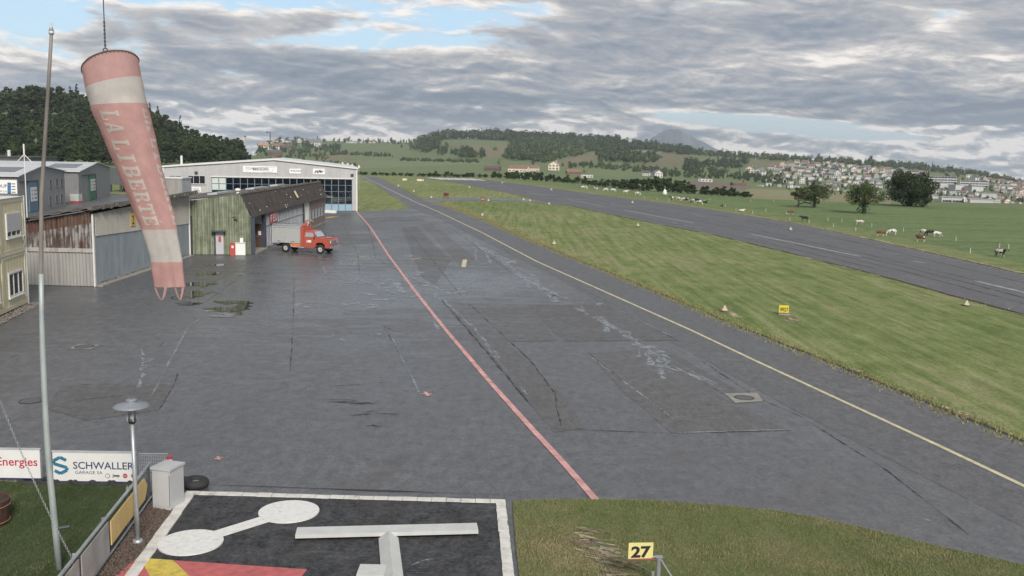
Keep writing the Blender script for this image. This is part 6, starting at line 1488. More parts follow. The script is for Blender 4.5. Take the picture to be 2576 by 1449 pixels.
# white mast with vane in front of the workshop
p = at(66, 500, 60); root = thing('weather_mast', 'thin white weather mast with forked top before the grey workshop', 'mast', (p.x, 60, 0.03))
zt = HT(p.x, 60, 362); zf = HT(p.x, 60, 388)
mb = MB(); mb.cyl((p.x, 60, .03), (p.x, 60, zf), .03, .028, 8); mb.cyl((p.x, 60, zf), (p.x, 60, zt), .05, .05, 8); mb.build('pole', MATS['white_sheet'], root)
for s in (-1, 1): mb = MB(); mb.tube([(p.x, 60, zf), (p.x + s * .42, 60 + .1 * s, zf - .5)], .025, 6); mb.build('arm', MATS['white_sheet'], root)

# ---------------------------------------------------------------- vegetation
def np_mesh(name, V, quads, tris, mats, midx=None):
    me = bpy.data.meshes.new(name); nq, nt = len(quads), len(tris)
    me.vertices.add(len(V)); me.vertices.foreach_set('co', np.asarray(V, dtype=np.float32).reshape(-1))
    li = np.concatenate([np.asarray(quads, dtype=np.int32).reshape(-1), np.asarray(tris, dtype=np.int32).reshape(-1)])
    me.loops.add(len(li)); me.loops.foreach_set('vertex_index', li)
    me.polygons.add(nq + nt); me.polygons.foreach_set('loop_start', np.concatenate([np.arange(nq) * 4, nq * 4 + np.arange(nt) * 3]).astype(np.int32))
    for m in mats: me.materials.append(m)
    if midx is not None: me.polygons.foreach_set('material_index', np.asarray(midx, dtype=np.int32))
    me.update(calc_edges=True); me.validate(); return me
def leaf_cloud(rng, clumps, n, size, flat=.6):
    """clumps: (x,y,z,r) array; leaf quads spread through the clumps, facing mostly outward/up"""
    c = clumps[rng.choice(len(clumps), n, p=clumps[:, 3] ** 2 / (clumps[:, 3] ** 2).sum())]
    d = rng.normal(size=(n, 3)); d /= np.linalg.norm(d, axis=1)[:, None]
    p = c[:, :3] + d * (c[:, 3] * rng.uniform(.45, 1., n) ** .6)[:, None] * np.array([1, 1, .8])
    nrm = d + rng.normal(size=(n, 3)) * flat + np.array([0, 0, .35]); nrm /= np.linalg.norm(nrm, axis=1)[:, None]
    a = np.cross(nrm, rng.normal(size=(n, 3))); a /= np.linalg.norm(a, axis=1)[:, None]; b = np.cross(nrm, a)
    s = (size * rng.uniform(.55, 1.35, n))[:, None]; e = s * rng.uniform(.45, .8, n)[:, None]
    V = np.stack([p - a * s * .5, p + b * e * .5, p + a * s * .5, p - b * e * .5], 1).reshape(-1, 3)
    return V, np.arange(n * 4).reshape(-1, 4)
def ico(sub, seed, amp, rx, ry, rz, cz):
    bm = bmesh.new(); bmesh.ops.create_icosphere(bm, subdivisions=sub, radius=1.); V = []
    for v in bm.verts:
        k = 1 + amp * pnoise(v.co * 2.1 + Vector((seed, 0, 0))) + amp * .6 * pnoise(v.co * 4.7 + Vector((0, seed, 0))); V.append((v.co.x * rx * k, v.co.y * ry * k, v.co.z * rz * k + cz))
    T = [tuple(v.index for v in f.verts) for f in bm.faces]; bm.free(); return np.array(V), np.array(T)
def crown_mesh(name, seed, rx, rz, cz, nclump, nleaf, size, mats, core=.62, shape='round'):
    rng = np.random.default_rng(seed); cl = []
    while len(cl) < nclump:
        d = rng.normal(size=3); d /= np.linalg.norm(d); k = rng.uniform(.35, .95)
        x, y, z = d * k
        if shape == 'cone': zz = rng.uniform(-1, 1); w = (1 - zz) / 2 * .95 + .05; a = rng.uniform(0, 6.28); x, y, z = math.cos(a) * w * .8, math.sin(a) * w * .8, zz; r = .10 + .26 * w
        elif shape == 'dome': z = abs(z) * 1.3 - .45; r = rng.uniform(.20, .36)
        elif shape == 'clumpy': r = rng.uniform(.13, .27); lob = .78 + .55 * (pnoise(Vector((d[0] * 1.7 + seed, d[1] * 1.7, d[2] * 1.7))) + .25); x, y, z = (d * rng.uniform(.45, .98) * min(1.08, lob)).tolist()
        else: r = rng.uniform(.22, .40)
        cl.append((x * rx, y * rx, cz + z * rz, r * rx))
    V, Q = leaf_cloud(rng, np.array(cl), nleaf, size); mi = rng.choice(len(mats), len(Q))
    T = np.zeros((0, 3), int)
    if core:
        V2, T = ico(2, seed * 3.1, .45, rx * core * (.55 if shape == 'cone' else 1), rx * core * (.55 if shape == 'cone' else 1), rz * core, cz - (rz * .15 if shape == 'cone' else 0)); T = T + len(V); V = np.concatenate([V, V2])
    return np_mesh(name, V, Q, T, mats, np.concatenate([mi, np.zeros(len(T), int)]))
def trunk_mesh(name, h, r, limbs, seed, spread=1.):
    rnd = random.Random(seed); mb = MB(); mb.tube([(0, 0, -.3), (.02 * h, 0, h * .35), (-.01 * h, .02 * h, h)], [r * 1.25, r, r * .45], 8)
    for k in range(limbs):
        a = 2 * math.pi * k / limbs + rnd.uniform(-.4, .4); z = h * rnd.uniform(.35, .8); L = h * rnd.uniform(.4, .7) * spread
        mb.tube([(0, 0, z), (math.cos(a) * L * .5, math.sin(a) * L * .5, z + L * .35), (math.cos(a) * L, math.sin(a) * L, z + L * .55)], [r * .5, r * .3, r * .12], 5)
    me = bpy.data.meshes.new(name); me.from_pydata(mb.v, [], mb.f); me.materials.append(MATS['bark']); return me
mat('bark', (.055, .045, .038), .95, .3, 4, bump=.5)
m_leaf('leaf_dark', (.036, .056, .026)); m_leaf('leaf_mid', (.060, .092, .038)); m_leaf('leaf_fresh', (.105, .142, .058)); m_leaf('leaf_blue', (.038, .062, .036)); m_leaf('leaf_conifer', (.022, .038, .022), .25, .1)
m_leaf('leaf_far', (.052, .082, .042), .35, .15); m_leaf('leaf_far_light', (.092, .125, .062), .35, .15)
LD, LM_, LF, LB, LC = [MATS[k] for k in ('leaf_dark', 'leaf_mid', 'leaf_fresh', 'leaf_blue', 'leaf_conifer')]

def tree(name, label, cm, tm, loc, s, group=None, sz=None, rz=0.):
    o = bpy.data.objects.new(name, None); COL.objects.link(o); o.location = loc; o.scale = (s, s, sz or s); o.rotation_euler = (0, 0, rz); tag(o, label, 'tree', group)
    link(bpy.data.objects.new('crown', cm), o)
    if tm: link(bpy.data.objects.new('trunk', tm), o)
    return o
# four pasture trees
def place_h(px, py, topy):
    p = G(px, py); return p, HT(p.x, p.y, topy)
p, h = place_h(2008, 522, 469); w = 38 / 2400 * p.y
tree('fruit_tree', 'small sparse fruit tree leaning beside the wider one in the pasture', crown_mesh('crown', 11, w * .5, h * .30, h * .66, 16, 2300, .30, [LF, LM_], 0, 'round'), trunk_mesh('trunk', h * .7, .16, 6, 4, 1.1), p, 1)
p, h = place_h(2040, 522, 458); w = 86 / 2400 * p.y
tree('fruit_tree', 'wide fruit tree with low propped branch in the pasture', crown_mesh('crown', 12, w * .54, h * .44, h * .60, 75, 4300, .27, [LF, LM_, LF], 0, 'clumpy'), trunk_mesh('trunk', h * .6, .26, 9, 5, 1.2), p + Vector((.6, 0, 0)), 1)
mb = MB(); p2 = G(2040, 519); mb.tube([p2 + Vector((0, 0, .5)), p2 + Vector((-1.2, .2, .75)), p2 + Vector((-2.4, .1, .25)), p2 + Vector((-2.9, 0, .05))], [.12, .11, .08, .05], 6); root = thing('fallen_branch', 'bare crooked branch lying at the foot of the wide fruit tree', 'branch', p2); mb.build('limb', MATS['bark'], root)
p, h = place_h(2172, 537, 458); w = 92 / 2400 * p.y
tree('fruit_tree', 'round drooping tree standing alone mid pasture', crown_mesh('crown', 13, w * .54, h * .46, h * .57, 85, 5200, .27, [LM_, LF, LM_], 0, 'clumpy'), trunk_mesh('trunk', h * .55, .30, 7, 6), p, 1)
p, h = place_h(2288, 519, 428); w = 124 / 2400 * p.y
tree('lime_tree', 'big dense dark tree at the pasture edge before the town', crown_mesh('crown', 14, w * .54, h * .53, h * .50, 130, 11500, .38, [LD, LD, LM_], 0, 'clumpy'), trunk_mesh('trunk', h * .5, .5, 8, 7), p, 1)
for k, (dx, s) in enumerate(((-3.0, .6), (3.4, .62))):
    pass
# forest hill on the left
BC = [crown_mesh('crown', 20 + k, 3.6, 4.6, 6.2, 46, 2600, .80, [[LD, LD, LM_], [LD, LB, LD], [LM_, LD, LD], [LB, LD, LM_]][k % 4], 0, 'clumpy') for k in range(5)]
m_leaf('leaf_brownish', (.062, .066, .036))
BC += [crown_mesh('crown', 26, 3.4, 5.0, 6.4, 40, 2400, .80, [LM_, LM_, LD], 0, 'clumpy'), crown_mesh('crown', 27, 3.7, 4.4, 6.0, 50, 2600, .78, [MATS['leaf_brownish'], LD, LM_], 0, 'clumpy')]
BT = trunk_mesh('trunk', 6., .3, 3, 9)
CC = [crown_mesh('crown', 40 + k, 2.8, 7.0, 7.5, 70, 2200, .6, [LC, LC, LD], .6, 'cone') for k in range(2)]
rnd = random.Random(21)
TOPL = [(-60, 222), (0, 222), (40, 214), (120, 218), (180, 225), (230, 240), (300, 262), (380, 272), (440, 300), (500, 330), (560, 342), (620, 348), (645, 392)]
cnt = 0
for row in range(9):
    f = row / 8
    px = -60 + rnd.uniform(0, 20)
    while px < 632:
        top = interp(px, TOPL); e = 416; by = e + (top + 62 - e) * f
        if by < e - 2 or f == 0:
            q = FT(px, by); D = q.y
            hpx = 54 * (300 / D) ** .4 * rnd.uniform(.75, 1.35) * (1 if px < 560 else .8)
            if f > .85: hpx = max(30, by - top) * rnd.uniform(.92, 1.06)
            s = hpx / 2400 * D / 10.8
            tree('forest_tree', 'dark broadleaf tree packed into the wooded hillside at the left', BC[rnd.randrange(7)], None, q - Vector((0, 0, .6)), s * rnd.uniform(1., 1.25), 'trees of the wooded hillside', s, rnd.random() * 6); cnt += 1
        px += rnd.uniform(20, 34)
for i, (px, top, nm) in enumerate(((83, 205, 'leftmost'), (98, 209, 'second'), (178, 214, 'third'), (195, 213, 'fourth'), (378, 257, 'tallest'), (398, 268, 'sixth'), (455, 292, 'last'))):
    q = FT(px, interp(px, TOPL) + 45); hh = (interp(px, TOPL) + 45 - top) / 2400 * q.y / 14.5
    tree('spruce_tree', nm + ' dark spruce tip rising above the wooded hillside skyline', CC[i % 2], None, q, hh, 'spruces on the wooded hillside', None, i)
# belt of trees behind the runway
ME = [crown_mesh('crown', 60 + k, 2.6, 3.0, 3.4, 36, 1900, .55, [[LD, LM_], [LD, LB, LM_], [LM_, LD]][k], 0, 'clumpy') for k in range(3)]
BTOP = [(905, 428), (925, 433), (1045, 440), (1060, 434), (1095, 430), (1120, 431), (1190, 434), (1215, 434), (1240, 428), (1330, 430), (1420, 440), (1500, 446), (1545, 445), (1600, 444), (1680, 442), (1720, 452), (1740, 462), (1790, 470), (1830, 466), (1860, 480), (1892, 494)]
def numword(k):
    u = ['', 'first', 'second', 'third', 'fourth', 'fifth', 'sixth', 'seventh', 'eighth', 'ninth']; t = {2: 'twent', 3: 'thirt', 4: 'fort', 5: 'fift', 6: 'sixt', 7: 'sevent', 8: 'eight'}
    if k < 20: return ORD[k - 1]
    return t[k // 10] + 'ieth' if k % 10 == 0 else t[k // 10] + 'y-' + u[k % 10]
ORD = ['first', 'second', 'third', 'fourth', 'fifth', 'sixth', 'seventh', 'eighth', 'ninth', 'tenth', 'eleventh', 'twelfth', 'thirteenth', 'fourteenth', 'fifteenth', 'sixteenth', 'seventeenth', 'eighteenth', 'nineteenth', 'twentieth']
px = 905; i = 0; bc = [0, 0]
while px < 1890:
    e = interp(px, EDGE); top = interp(px, BTOP); yy = G(px, e).y
    for row in range(2):
        if row == 0 and (px < 1045 and rnd.random() < .35): continue
        bc[row] += 1; D = yy + (14 if row == 0 else 5) + rnd.uniform(-2, 6); dd = (D / yy); g = G(px + rnd.uniform(-6, 6), e); x = g.x * dd
        zb = -1.2 * (dd - 1) * 6
        tp = top + rnd.uniform(-3, 6) + row * (e - top) * .45; zt_ = at(px, tp, D).z; hgt = max(1.5, zt_ - zb)
        w = max(hgt * rnd.uniform(.40, .55), 1.2); s = w / 2.6
        tree('belt_tree', f'bushy tree of the belt beyond the runway, {numword(bc[row])} from the left in the {["back", "front"][row]} row', ME[rnd.randrange(3)], None, (x, D, zb - hgt * .04), s, 'tree belt beyond the runway', hgt / 6.4, rnd.random() * 6); i += 1
    px += rnd.uniform(11, 19) * (1 if px > 1040 else 1.2)
# far woods: one mass each
FARV = []
for k in range(4):
    rng = np.random.default_rng(90 + k); cl = np.array([(rng.normal() * .42, rng.normal() * .42, 1.05 + rng.normal() * .42, rng.uniform(.25, .45)) for _ in range(11)])
    V, Q = leaf_cloud(rng, cl, 130, .36); V2, T = ico(1, k * 7., .6, .50, .50, .70, .95); FARV.append((V, Q, V2, T + len(V)))
def wood(label, poly, n, hpx, seed, mats, lam=None, cone=.06):
    rnd = random.Random(seed); xs = [p[0] for p in poly]; ys = [p[1] for p in poly]; AV, AQ, AT, off, k, mi = [], [], [], 0, 0, []
    tries = 0
    while k < n and tries < n * 40:
        tries += 1; x, y = rnd.uniform(min(xs), max(xs)), rnd.uniform(min(ys), max(ys))
        if not in_poly(x, y, poly): continue
        q = FT(x, y); h = hpx * rnd.uniform(.7, 1.25) / 2400 * q.y; V, Q, V2, T = FARV[rnd.randrange(4)]; W = np.concatenate([V, V2]); a = rnd.random() * 6.28; cn, sn_ = math.cos(a), math.sin(a)
        sp = rnd.random() < cone; wx = h * (.26 if sp else rnd.uniform(.42, .6)); sz = h * .52 * (1.25 if sp else 1)
        Wn = np.empty_like(W); Wn[:, 0] = (W[:, 0] * cn - W[:, 1] * sn_) * wx + q.x; Wn[:, 1] = (W[:, 0] * sn_ + W[:, 1] * cn) * wx + q.y; Wn[:, 2] = W[:, 2] * sz + q.z - h * .06
        if sp: f = 1.35 - np.clip((W[:, 2] / 2.1), 0, 1) * 1.25; Wn[:, 0] = q.x + (Wn[:, 0] - q.x) * f; Wn[:, 1] = q.y + (Wn[:, 1] - q.y) * f
        AV.append(Wn); AQ.append(Q + off); AT.append(T + off); off += len(W); k += 1
        c = 0 if sp else rnd.choices(range(len(mats)), weights=[3, 2, 1][:len(mats)])[0]; mi.append((np.full(len(Q), c), np.full(len(T), c)))
    me = np_mesh('far_wood', np.concatenate(AV), np.concatenate(AQ), np.concatenate(AT), mats, np.concatenate([m[0] for m in mi] + [m[1] for m in mi]))
    o = link(bpy.data.objects.new('far_wood', me)); o['kind'] = 'stuff'; o['label'] = label; o['category'] = 'wood'
MF = [MATS['leaf_far'], MATS['leaf_far'], MATS['leaf_far_light']]
wood('long dark wood along the crest of the far hill', [(1098, 352), (1180, 350), (1290, 356), (1400, 360), (1560, 368), (1560, 360), (1400, 352), (1250, 344), (1105, 347)], 420, 19, 1, MF, cone=.12)
wood('broad wood spilling down the middle of the far hill', [(1290, 366), (1420, 362), (1480, 366), (1468, 392), (1400, 405), (1385, 412), (1300, 404), (1268, 402)], 300, 20, 2, MF)
wood('wood along the ridge right of the hill crest', [(1470, 364), (1600, 370), (1735, 382), (1735, 392), (1660, 383), (1600, 377), (1540, 380), (1470, 384)], 260, 18, 3, MF, cone=.12)
wood('thin wooded ridge line running down to the town', [(1735, 384), (1900, 397), (2100, 408), (2300, 421), (2450, 438), (2576, 462), (2576, 470), (2450, 446), (2300, 428), (2100, 414), (1900, 402), (1735, 390)], 420, 14, 4, MF, cone=.12)
wood('tree group on the knoll at the left of the far hill', [(1040, 378), (1060, 362), (1100, 352), (1103, 380), (1075, 386)], 34, 24, 5, MF)
wood('line of trees below the knoll', [(1100, 380), (1150, 384), (1222, 394), (1215, 400), (1150, 398), (1100, 390)], 34, 20, 6, MF)
wood('dark copse in the middle of the far slope', [(1500, 404), (1520, 392), (1560, 394), (1650, 402), (1648, 411), (1560, 412), (1505, 411)], 60, 23, 7, MF)
wood('hedgerow below the middle field', [(1000, 401), (1100, 404), (1210, 407), (1210, 411), (1100, 408), (1000, 405)], 110, 7, 8, MF, cone=0)
wood('broken hedge between the upper left fields', [(830, 388), (870, 386), (990, 394), (990, 398), (900, 392), (830, 392)], 60, 9, 9, MF, cone=0)
wood('hedges and bushes below the copse', [(1414, 418), (1500, 414), (1620, 424), (1700, 432), (1700, 440), (1600, 434), (1500, 424), (1414, 424)], 120, 11, 10, MF)
wood('clump of round trees above the white houses', [(1712, 424), (1722, 412), (1765, 412), (1770, 428), (1720, 430)], 22, 19, 11, MF)
wood('row of trees right of the round clump', [(1770, 412), (1830, 406), (1882, 412), (1884, 424), (1830, 426), (1772, 420)], 40, 17, 12, MF)
wood('garden greenery below the far slope', [(1640, 436), (1760, 430), (1880, 438), (1990, 458), (1960, 468), (1850, 452), (1700, 448), (1640, 446)], 150, 13, 13, MF)
wood('trees among the village at the upper left', [(640, 378), (700, 366), (800, 366), (860, 372), (850, 384), (760, 394), (650, 396)], 60, 15, 14, MF)
wood('tree line along the skyline of the upper left village', [(650, 356), (850, 356), (1040, 360), (1040, 366), (850, 360), (650, 362)], 70, 11, 15, MF, cone=.4)
wood('bushes at the foot of the village slope', [(700, 394), (820, 392), (840, 400), (790, 406), (700, 402)], 40, 10, 16, MF, cone=0)
wood('shrubs behind the maintenance hangar', [(790, 408), (900, 415), (905, 432), (800, 425)], 30, 9, 17, MF)
# single trees standing free on the far slope
FT_M = []
for k, (V, Q, V2, T) in enumerate(FARV): FT_M.append(np_mesh('crown', np.concatenate([V, V2]), Q, T, [MATS['leaf_far' if k % 2 else 'leaf_far_light']]))
singles = [(1030, 362, 14, 'on the skyline left of the knoll'), (1010, 372, 10, 'below the skyline in the green field'), (1245, 380, 18, 'pale, in front of the crest wood'), (1285, 372, 16, 'pale, at the corner of the tan field'), (1255, 415, 14, 'beside the brown barn'),
           (1340, 415, 12, 'behind the red farm roof'), (1470, 437, 16, 'beside the dark red roof'), (1500, 392, 18, 'at the top of the middle field'), (1870, 462, 10, 'next to the low red building'), (715, 384, 14, 'beside the long barn'), (762, 384, 18, 'below the big village house'), (800, 366, 16, 'dark, beside the big village house'), (2060, 408, 22, 'tall, above the town roofline'), (2190, 412, 22, 'tall, on the ridge behind the big dark tree'), (2525, 452, 26, 'round, on the ridge at the far right'), (2240, 418, 16, 'on the ridge right of the tall pine'), (2320, 420, 15, 'on the ridge above the white blocks'), (1670, 434, 12, 'between the two white houses')]
for i, (x, y, h, wh) in enumerate(singles):
    q = FT(x, y); H_ = h / 2400 * q.y; o = link(bpy.data.objects.new('tree', FT_M[i % 4])); o.location = q - Vector((0, 0, H_ * .06)); o.scale = (H_ * .42, H_ * .42, H_ * .52); o.rotation_euler = (0, 0, i); tag(o, 'single tree on the far slope, ' + wh, 'tree', 'single trees on the far slope')

# ---------------------------------------------------------------- houses
for nm, c in (('wall_white', (.60, .60, .60)), ('wall_cream', (.68, .62, .50)), ('wall_grey', (.40, .40, .40)), ('wall_ochre', (.52, .40, .24)), ('roof_red', (.22, .13, .11)), ('roof_salmon', (.36, .22, .18)), ('roof_dark', (.10, .09, .09)), ('roof_slate', (.17, .175, .19)), ('roof_flat', (.30, .30, .30)), ('house_glass', (.06, .07, .085)), ('timber', (.16, .09, .06))): mat(nm, c, .7, .1, .4)
def house_proto(w, d, h, kind, nwin, storeys):
    P = {}; mb = MB()
    if kind == 'gable': mb.prism([(-w / 2, -d / 2, -2), (w / 2, -d / 2, -2), (w / 2, -d / 2, h), (-w / 2, -d / 2, h)], (0, d, 0)); mb.add([(-w / 2, -d / 2, h), (-w / 2, d / 2, h), (-w / 2, 0, h + d * .36)], [(0, 1, 2)]); mb.add([(w / 2, -d / 2, h), (w / 2, d / 2, h), (w / 2, 0, h + d * .36)], [(0, 2, 1)])
    elif kind == 'front': mb.prism([(-w / 2, -d / 2, -2), (w / 2, -d / 2, -2), (w / 2, -d / 2, h), (0, -d / 2, h + w * .33), (-w / 2, -d / 2, h)], (0, d, 0))
    else: mb.box(-w / 2, w / 2, -d / 2, d / 2, -2, h)
    if kind == 'flat': mb.box(-w / 2 + .1, w / 2 - w * .3, -d / 2 - 1.5, -d / 2, -2, h * .5)
    P['wall'] = mb; mb = MB(); o = .5
    if kind == 'gable':
        for s in (-1, 1): mb.prism([(-w / 2 - o, s * (d / 2 + o), h - .25), (w / 2 + o, s * (d / 2 + o), h - .25), (w / 2 + o, 0, h + d * .36 + .05), (-w / 2 - o, 0, h + d * .36 + .05)], (0, 0, .25))
    elif kind == 'front':
        for s in (-1, 1): mb.prism([(s * (w / 2 + o), -d / 2 - o, h - .25), (0, -d / 2 - o, h + w * .33 + .05), (0, d / 2 + o, h + w * .33 + .05), (s * (w / 2 + o), d / 2 + o, h - .25)], (0, 0, .25))
    else: mb.box(-w / 2 - .2, w / 2 + .2, -d / 2 - .2, d / 2 + .2, h, h + .25)
    P['roof'] = mb; W = []
    for st in range(storeys):
        for k in range(nwin):
            x = -w / 2 + w * (k + .5) / nwin; z = .9 + st * (h / storeys); ww = w / nwin * .27; yy = -d / 2 - (1.5 if kind == 'flat' and st == 0 and x < w / 2 - w * .3 else 0)
            m2 = MB(); m2.box(x - ww, x + ww, yy - .06, yy - .01, z, z + 1.35); W.append(m2)
        for s in (-1, 1): m2 = MB(); m2.box(s * w / 2 + (.01 if s > 0 else -.06), s * w / 2 + (.06 if s > 0 else -.01), -d * .22, d * .05, .9 + st * (h / storeys), 2.2 + st * (h / storeys)); W.append(m2)
    P['window'] = W; P['door'] = MB().box(w * .30, w * .30 + 1.1, -d / 2 - .09, -d / 2 - .02, 0, 2.1)
    if kind != 'flat': P['chimney'] = MB().box(w * .2, w * .2 + .6, -.3, .4, h, h + (d if kind == 'gable' else w) * .36 + .9)
    def me(n, m, mt): x = bpy.data.meshes.new(n); x.from_pydata(m.v, [], m.f); x.materials.append(MATS[mt]); return x
    return {'wall': me('wall', P['wall'], 'wall_white'), 'roof': me('roof', P['roof'], 'roof_red'), 'window': [me('window', m, 'house_glass') for m in W], 'door': me('door', P['door'], 'timber'), 'chimney': me('chimney', P['chimney'], 'wall_grey') if 'chimney' in P else None}
PROT = {'gable': house_proto(12, 9, 5.0, 'gable', 4, 2), 'long': house_proto(18, 10, 5.5, 'gable', 6, 2), 'front': house_proto(10, 11, 5.2, 'front', 3, 2), 'flat': house_proto(13, 9, 6.2, 'flat', 3, 2), 'low': house_proto(16, 8, 3.2, 'flat', 4, 1), 'barn': house_proto(30, 13, 5.0, 'gable', 5, 1)}
PSIZE = {'gable': (12, 8.2), 'long': (18, 9.1), 'front': (10, 8.5), 'flat': (13, 6.4), 'low': (16, 3.4), 'barn': (30, 9.7)}
def house(px, py, wpx, kind, wm, rm, label, group=None, rz=0., hs=1., cat='house', name='house'):
    q = FT(px, py); s = wpx / 2400 * q.y / PSIZE[kind][0]; pr = PROT[kind]
    o = bpy.data.objects.new(name, None); COL.objects.link(o); o.location = q; o.scale = (s, s, s * hs); o.rotation_euler = (0, 0, rz - math.atan2(q.x, q.y)); tag(o, label, cat, group)
    def ch(n, me, mt=None, par=o):
        c = link(bpy.data.objects.new(n, me), par)
        if mt: c.material_slots[0].link = 'OBJECT'; c.material_slots[0].material = MATS[mt]
        return c
    w_ = ch('wall', pr['wall'], wm); r_ = ch('roof', pr['roof'], rm); ch('door', pr['door'])
    if pr['chimney']: ch('chimney', pr['chimney'], None, r_)
    for m in pr['window']: ch('window', m)
    return o
CN = {'wall_white': 'white', 'wall_cream': 'cream', 'wall_grey': 'grey', 'wall_ochre': 'ochre', 'roof_red': 'red-roofed', 'roof_salmon': 'salmon-roofed', 'roof_dark': 'dark-roofed', 'roof_slate': 'slate-roofed', 'roof_flat': 'flat-roofed'}
ORD = ['first', 'second', 'third', 'fourth', 'fifth', 'sixth', 'seventh', 'eighth', 'ninth', 'tenth', 'eleventh', 'twelfth', 'thirteenth', 'fourteenth', 'fifteenth', 'sixteenth', 'seventeenth', 'eighteenth', 'nineteenth', 'twentieth'] + ['twenty-' + w for w in ('first', 'second', 'third', 'fourth', 'fifth', 'sixth', 'seventh', 'eighth', 'ninth')]
# farms and single houses on the slope
for a in [(1239, 430, 40, 'barn', 'timber', 'roof_dark', 'brown barn with dark roof left of the big farm'), (1305, 432, 50, 'barn', 'wall_cream', 'roof_red', 'big farmhouse with red-brown roof behind the tree belt'), (1343, 430, 26, 'long', 'wall_cream', 'roof_red', 'red-roofed wing at the right of the big farm'), (1394, 428, 26, 'front', 'wall_cream', 'roof_salmon', 'small farmhouse with salmon roof right of the big farm'),
          (1442, 438, 36, 'barn', 'timber', 'roof_red', 'low barn with dark red roof above the tree belt'), (1476, 446, 30, 'low', 'wall_white', 'roof_flat', 'long low white shed above the tree belt'), (1626, 442, 18, 'gable', 'wall_white', 'roof_dark', 'white house with dark roof half hidden by gardens'), (1653, 446, 21, 'front', 'wall_white', 'roof_slate', 'bright white gabled house in the gardens below the slope'), (1775, 457, 33, 'low', 'wall_white', 'roof_flat', 'wide white modern villa alone below the gardens'),
          (1857, 467, 36, 'low', 'timber', 'roof_red', 'low reddish pavilion beside the ploughed field'), (1887, 434, 19, 'front', 'wall_cream', 'roof_dark', 'tall cream house at the left end of the town'), (1912, 442, 22, 'front', 'wall_white', 'roof_slate', 'white house with slate roof next to the tall cream house'), (684, 393, 48, 'barn', 'timber', 'roof_dark', 'long dark barn below the upper left village'), (662, 376, 24, 'gable', 'wall_cream', 'roof_salmon', 'salmon-roofed house at the left end of the village'), (676, 382, 16, 'flat', 'wall_white', 'roof_flat', 'small white flat house above the long dark barn'), (698, 378, 24, 'gable', 'wall_cream', 'roof_red', 'red-roofed house above the long dark barn'), (722, 378, 22, 'gable', 'timber', 'roof_dark', 'brown timber house right of the red-roofed village house'), (790, 368, 34, 'long', 'wall_white', 'roof_slate', 'large white village hall with grey roof')]:
    house(*a, rz=random.Random(a[0]).uniform(-.5, .5), cat='barn' if 'barn' in a[6] else 'house')
rnd = random.Random(31)
def row_of(pts, rown, group, kinds, walls, roofs, wr):
    for i, (x, y) in enumerate(pts):
        k, wm, rm = rnd.choice(kinds), rnd.choice(walls), rnd.choice(roofs)
        if k in ('flat', 'low'): rm = 'roof_flat'
        house(x, y, rnd.uniform(*wr) * (1.25 if k == 'long' else 1), k, wm, rm, f'{CN[wm]} {CN[rm]} house, {ORD[i]} from the left in the {rown}', group, rnd.uniform(-.7, .7))
row_of([(668 + 14 * i + rnd.uniform(-3, 3), 358.5) for i in range(10)], 'village row on the left skyline', 'houses on the left skyline', ['gable', 'front', 'long'], ['wall_white', 'wall_cream'], ['roof_dark', 'roof_red', 'roof_salmon'], (9, 13))
row_of([(874 + 11 * i + rnd.uniform(-3, 3), 360) for i in range(7)], 'distant row right of the village', 'houses on the left skyline', ['gable', 'front'], ['wall_white', 'wall_cream'], ['roof_dark', 'roof_slate'], (7, 10))
# the hillside town, row by row
KW, KR = ['wall_white', 'wall_white', 'wall_white', 'wall_cream', 'wall_grey'], ['roof_dark', 'roof_slate', 'roof_dark', 'roof_red', 'roof_slate', 'roof_red', 'roof_salmon']
rows_t = [('top row of the hillside town', 2000, 2335, 412, 441, 21), ('second row of the hillside town', 1965, 2335, 418, 449, 22), ('third row of the hillside town', 1935, 2335, 426, 457, 22), ('fourth row of the hillside town', 1945, 2335, 436, 465, 21), ('fifth row of the hillside town', 1950, 2335, 446, 475, 20), ('sixth row of the hillside town', 1915, 2335, 455, 484, 19), ('lowest row of the hillside town', 1898, 2335, 467, 497, 18)]
for nm, x0, x1, y0, y1, n in rows_t:
    low = 'lowest' in nm or 'fifth' in nm
    row_of([(x0 + (x1 - x0) * (i + .5) / n + rnd.uniform(-4, 4), y0 + (y1 - y0) * (i + .5) / n + rnd.uniform(-3, 3)) for i in range(n)], nm, 'houses of the hillside town', ['gable', 'front', 'gable', 'long', 'flat'] if not low else ['flat', 'flat', 'low', 'gable'], KW if not low else ['wall_white', 'wall_white', 'wall_grey'], KR, (11.5, 17.5))
rows_r = [('upper row right of the white blocks', 2430, 2590, 449, 474, 10), ('second row right of the white blocks', 2490, 2590, 470, 484, 7), ('third row right of the white blocks', 2500, 2590, 480, 493, 6), ('row below the terraced flats', 2345, 2590, 486, 503, 14), ('lowest row above the pasture edge', 2340, 2590, 500, 519, 14)]
for nm, x0, x1, y0, y1, n in rows_r:
    row_of([(x0 + (x1 - x0) * (i + .5) / n + rnd.uniform(-3, 3), y0 + (y1 - y0) * (i + .5) / n + rnd.uniform(-2, 2)) for i in range(n)], nm, 'houses of the hillside town', ['gable', 'front', 'gable', 'flat', 'long'], KW, KR, (12.5, 19))
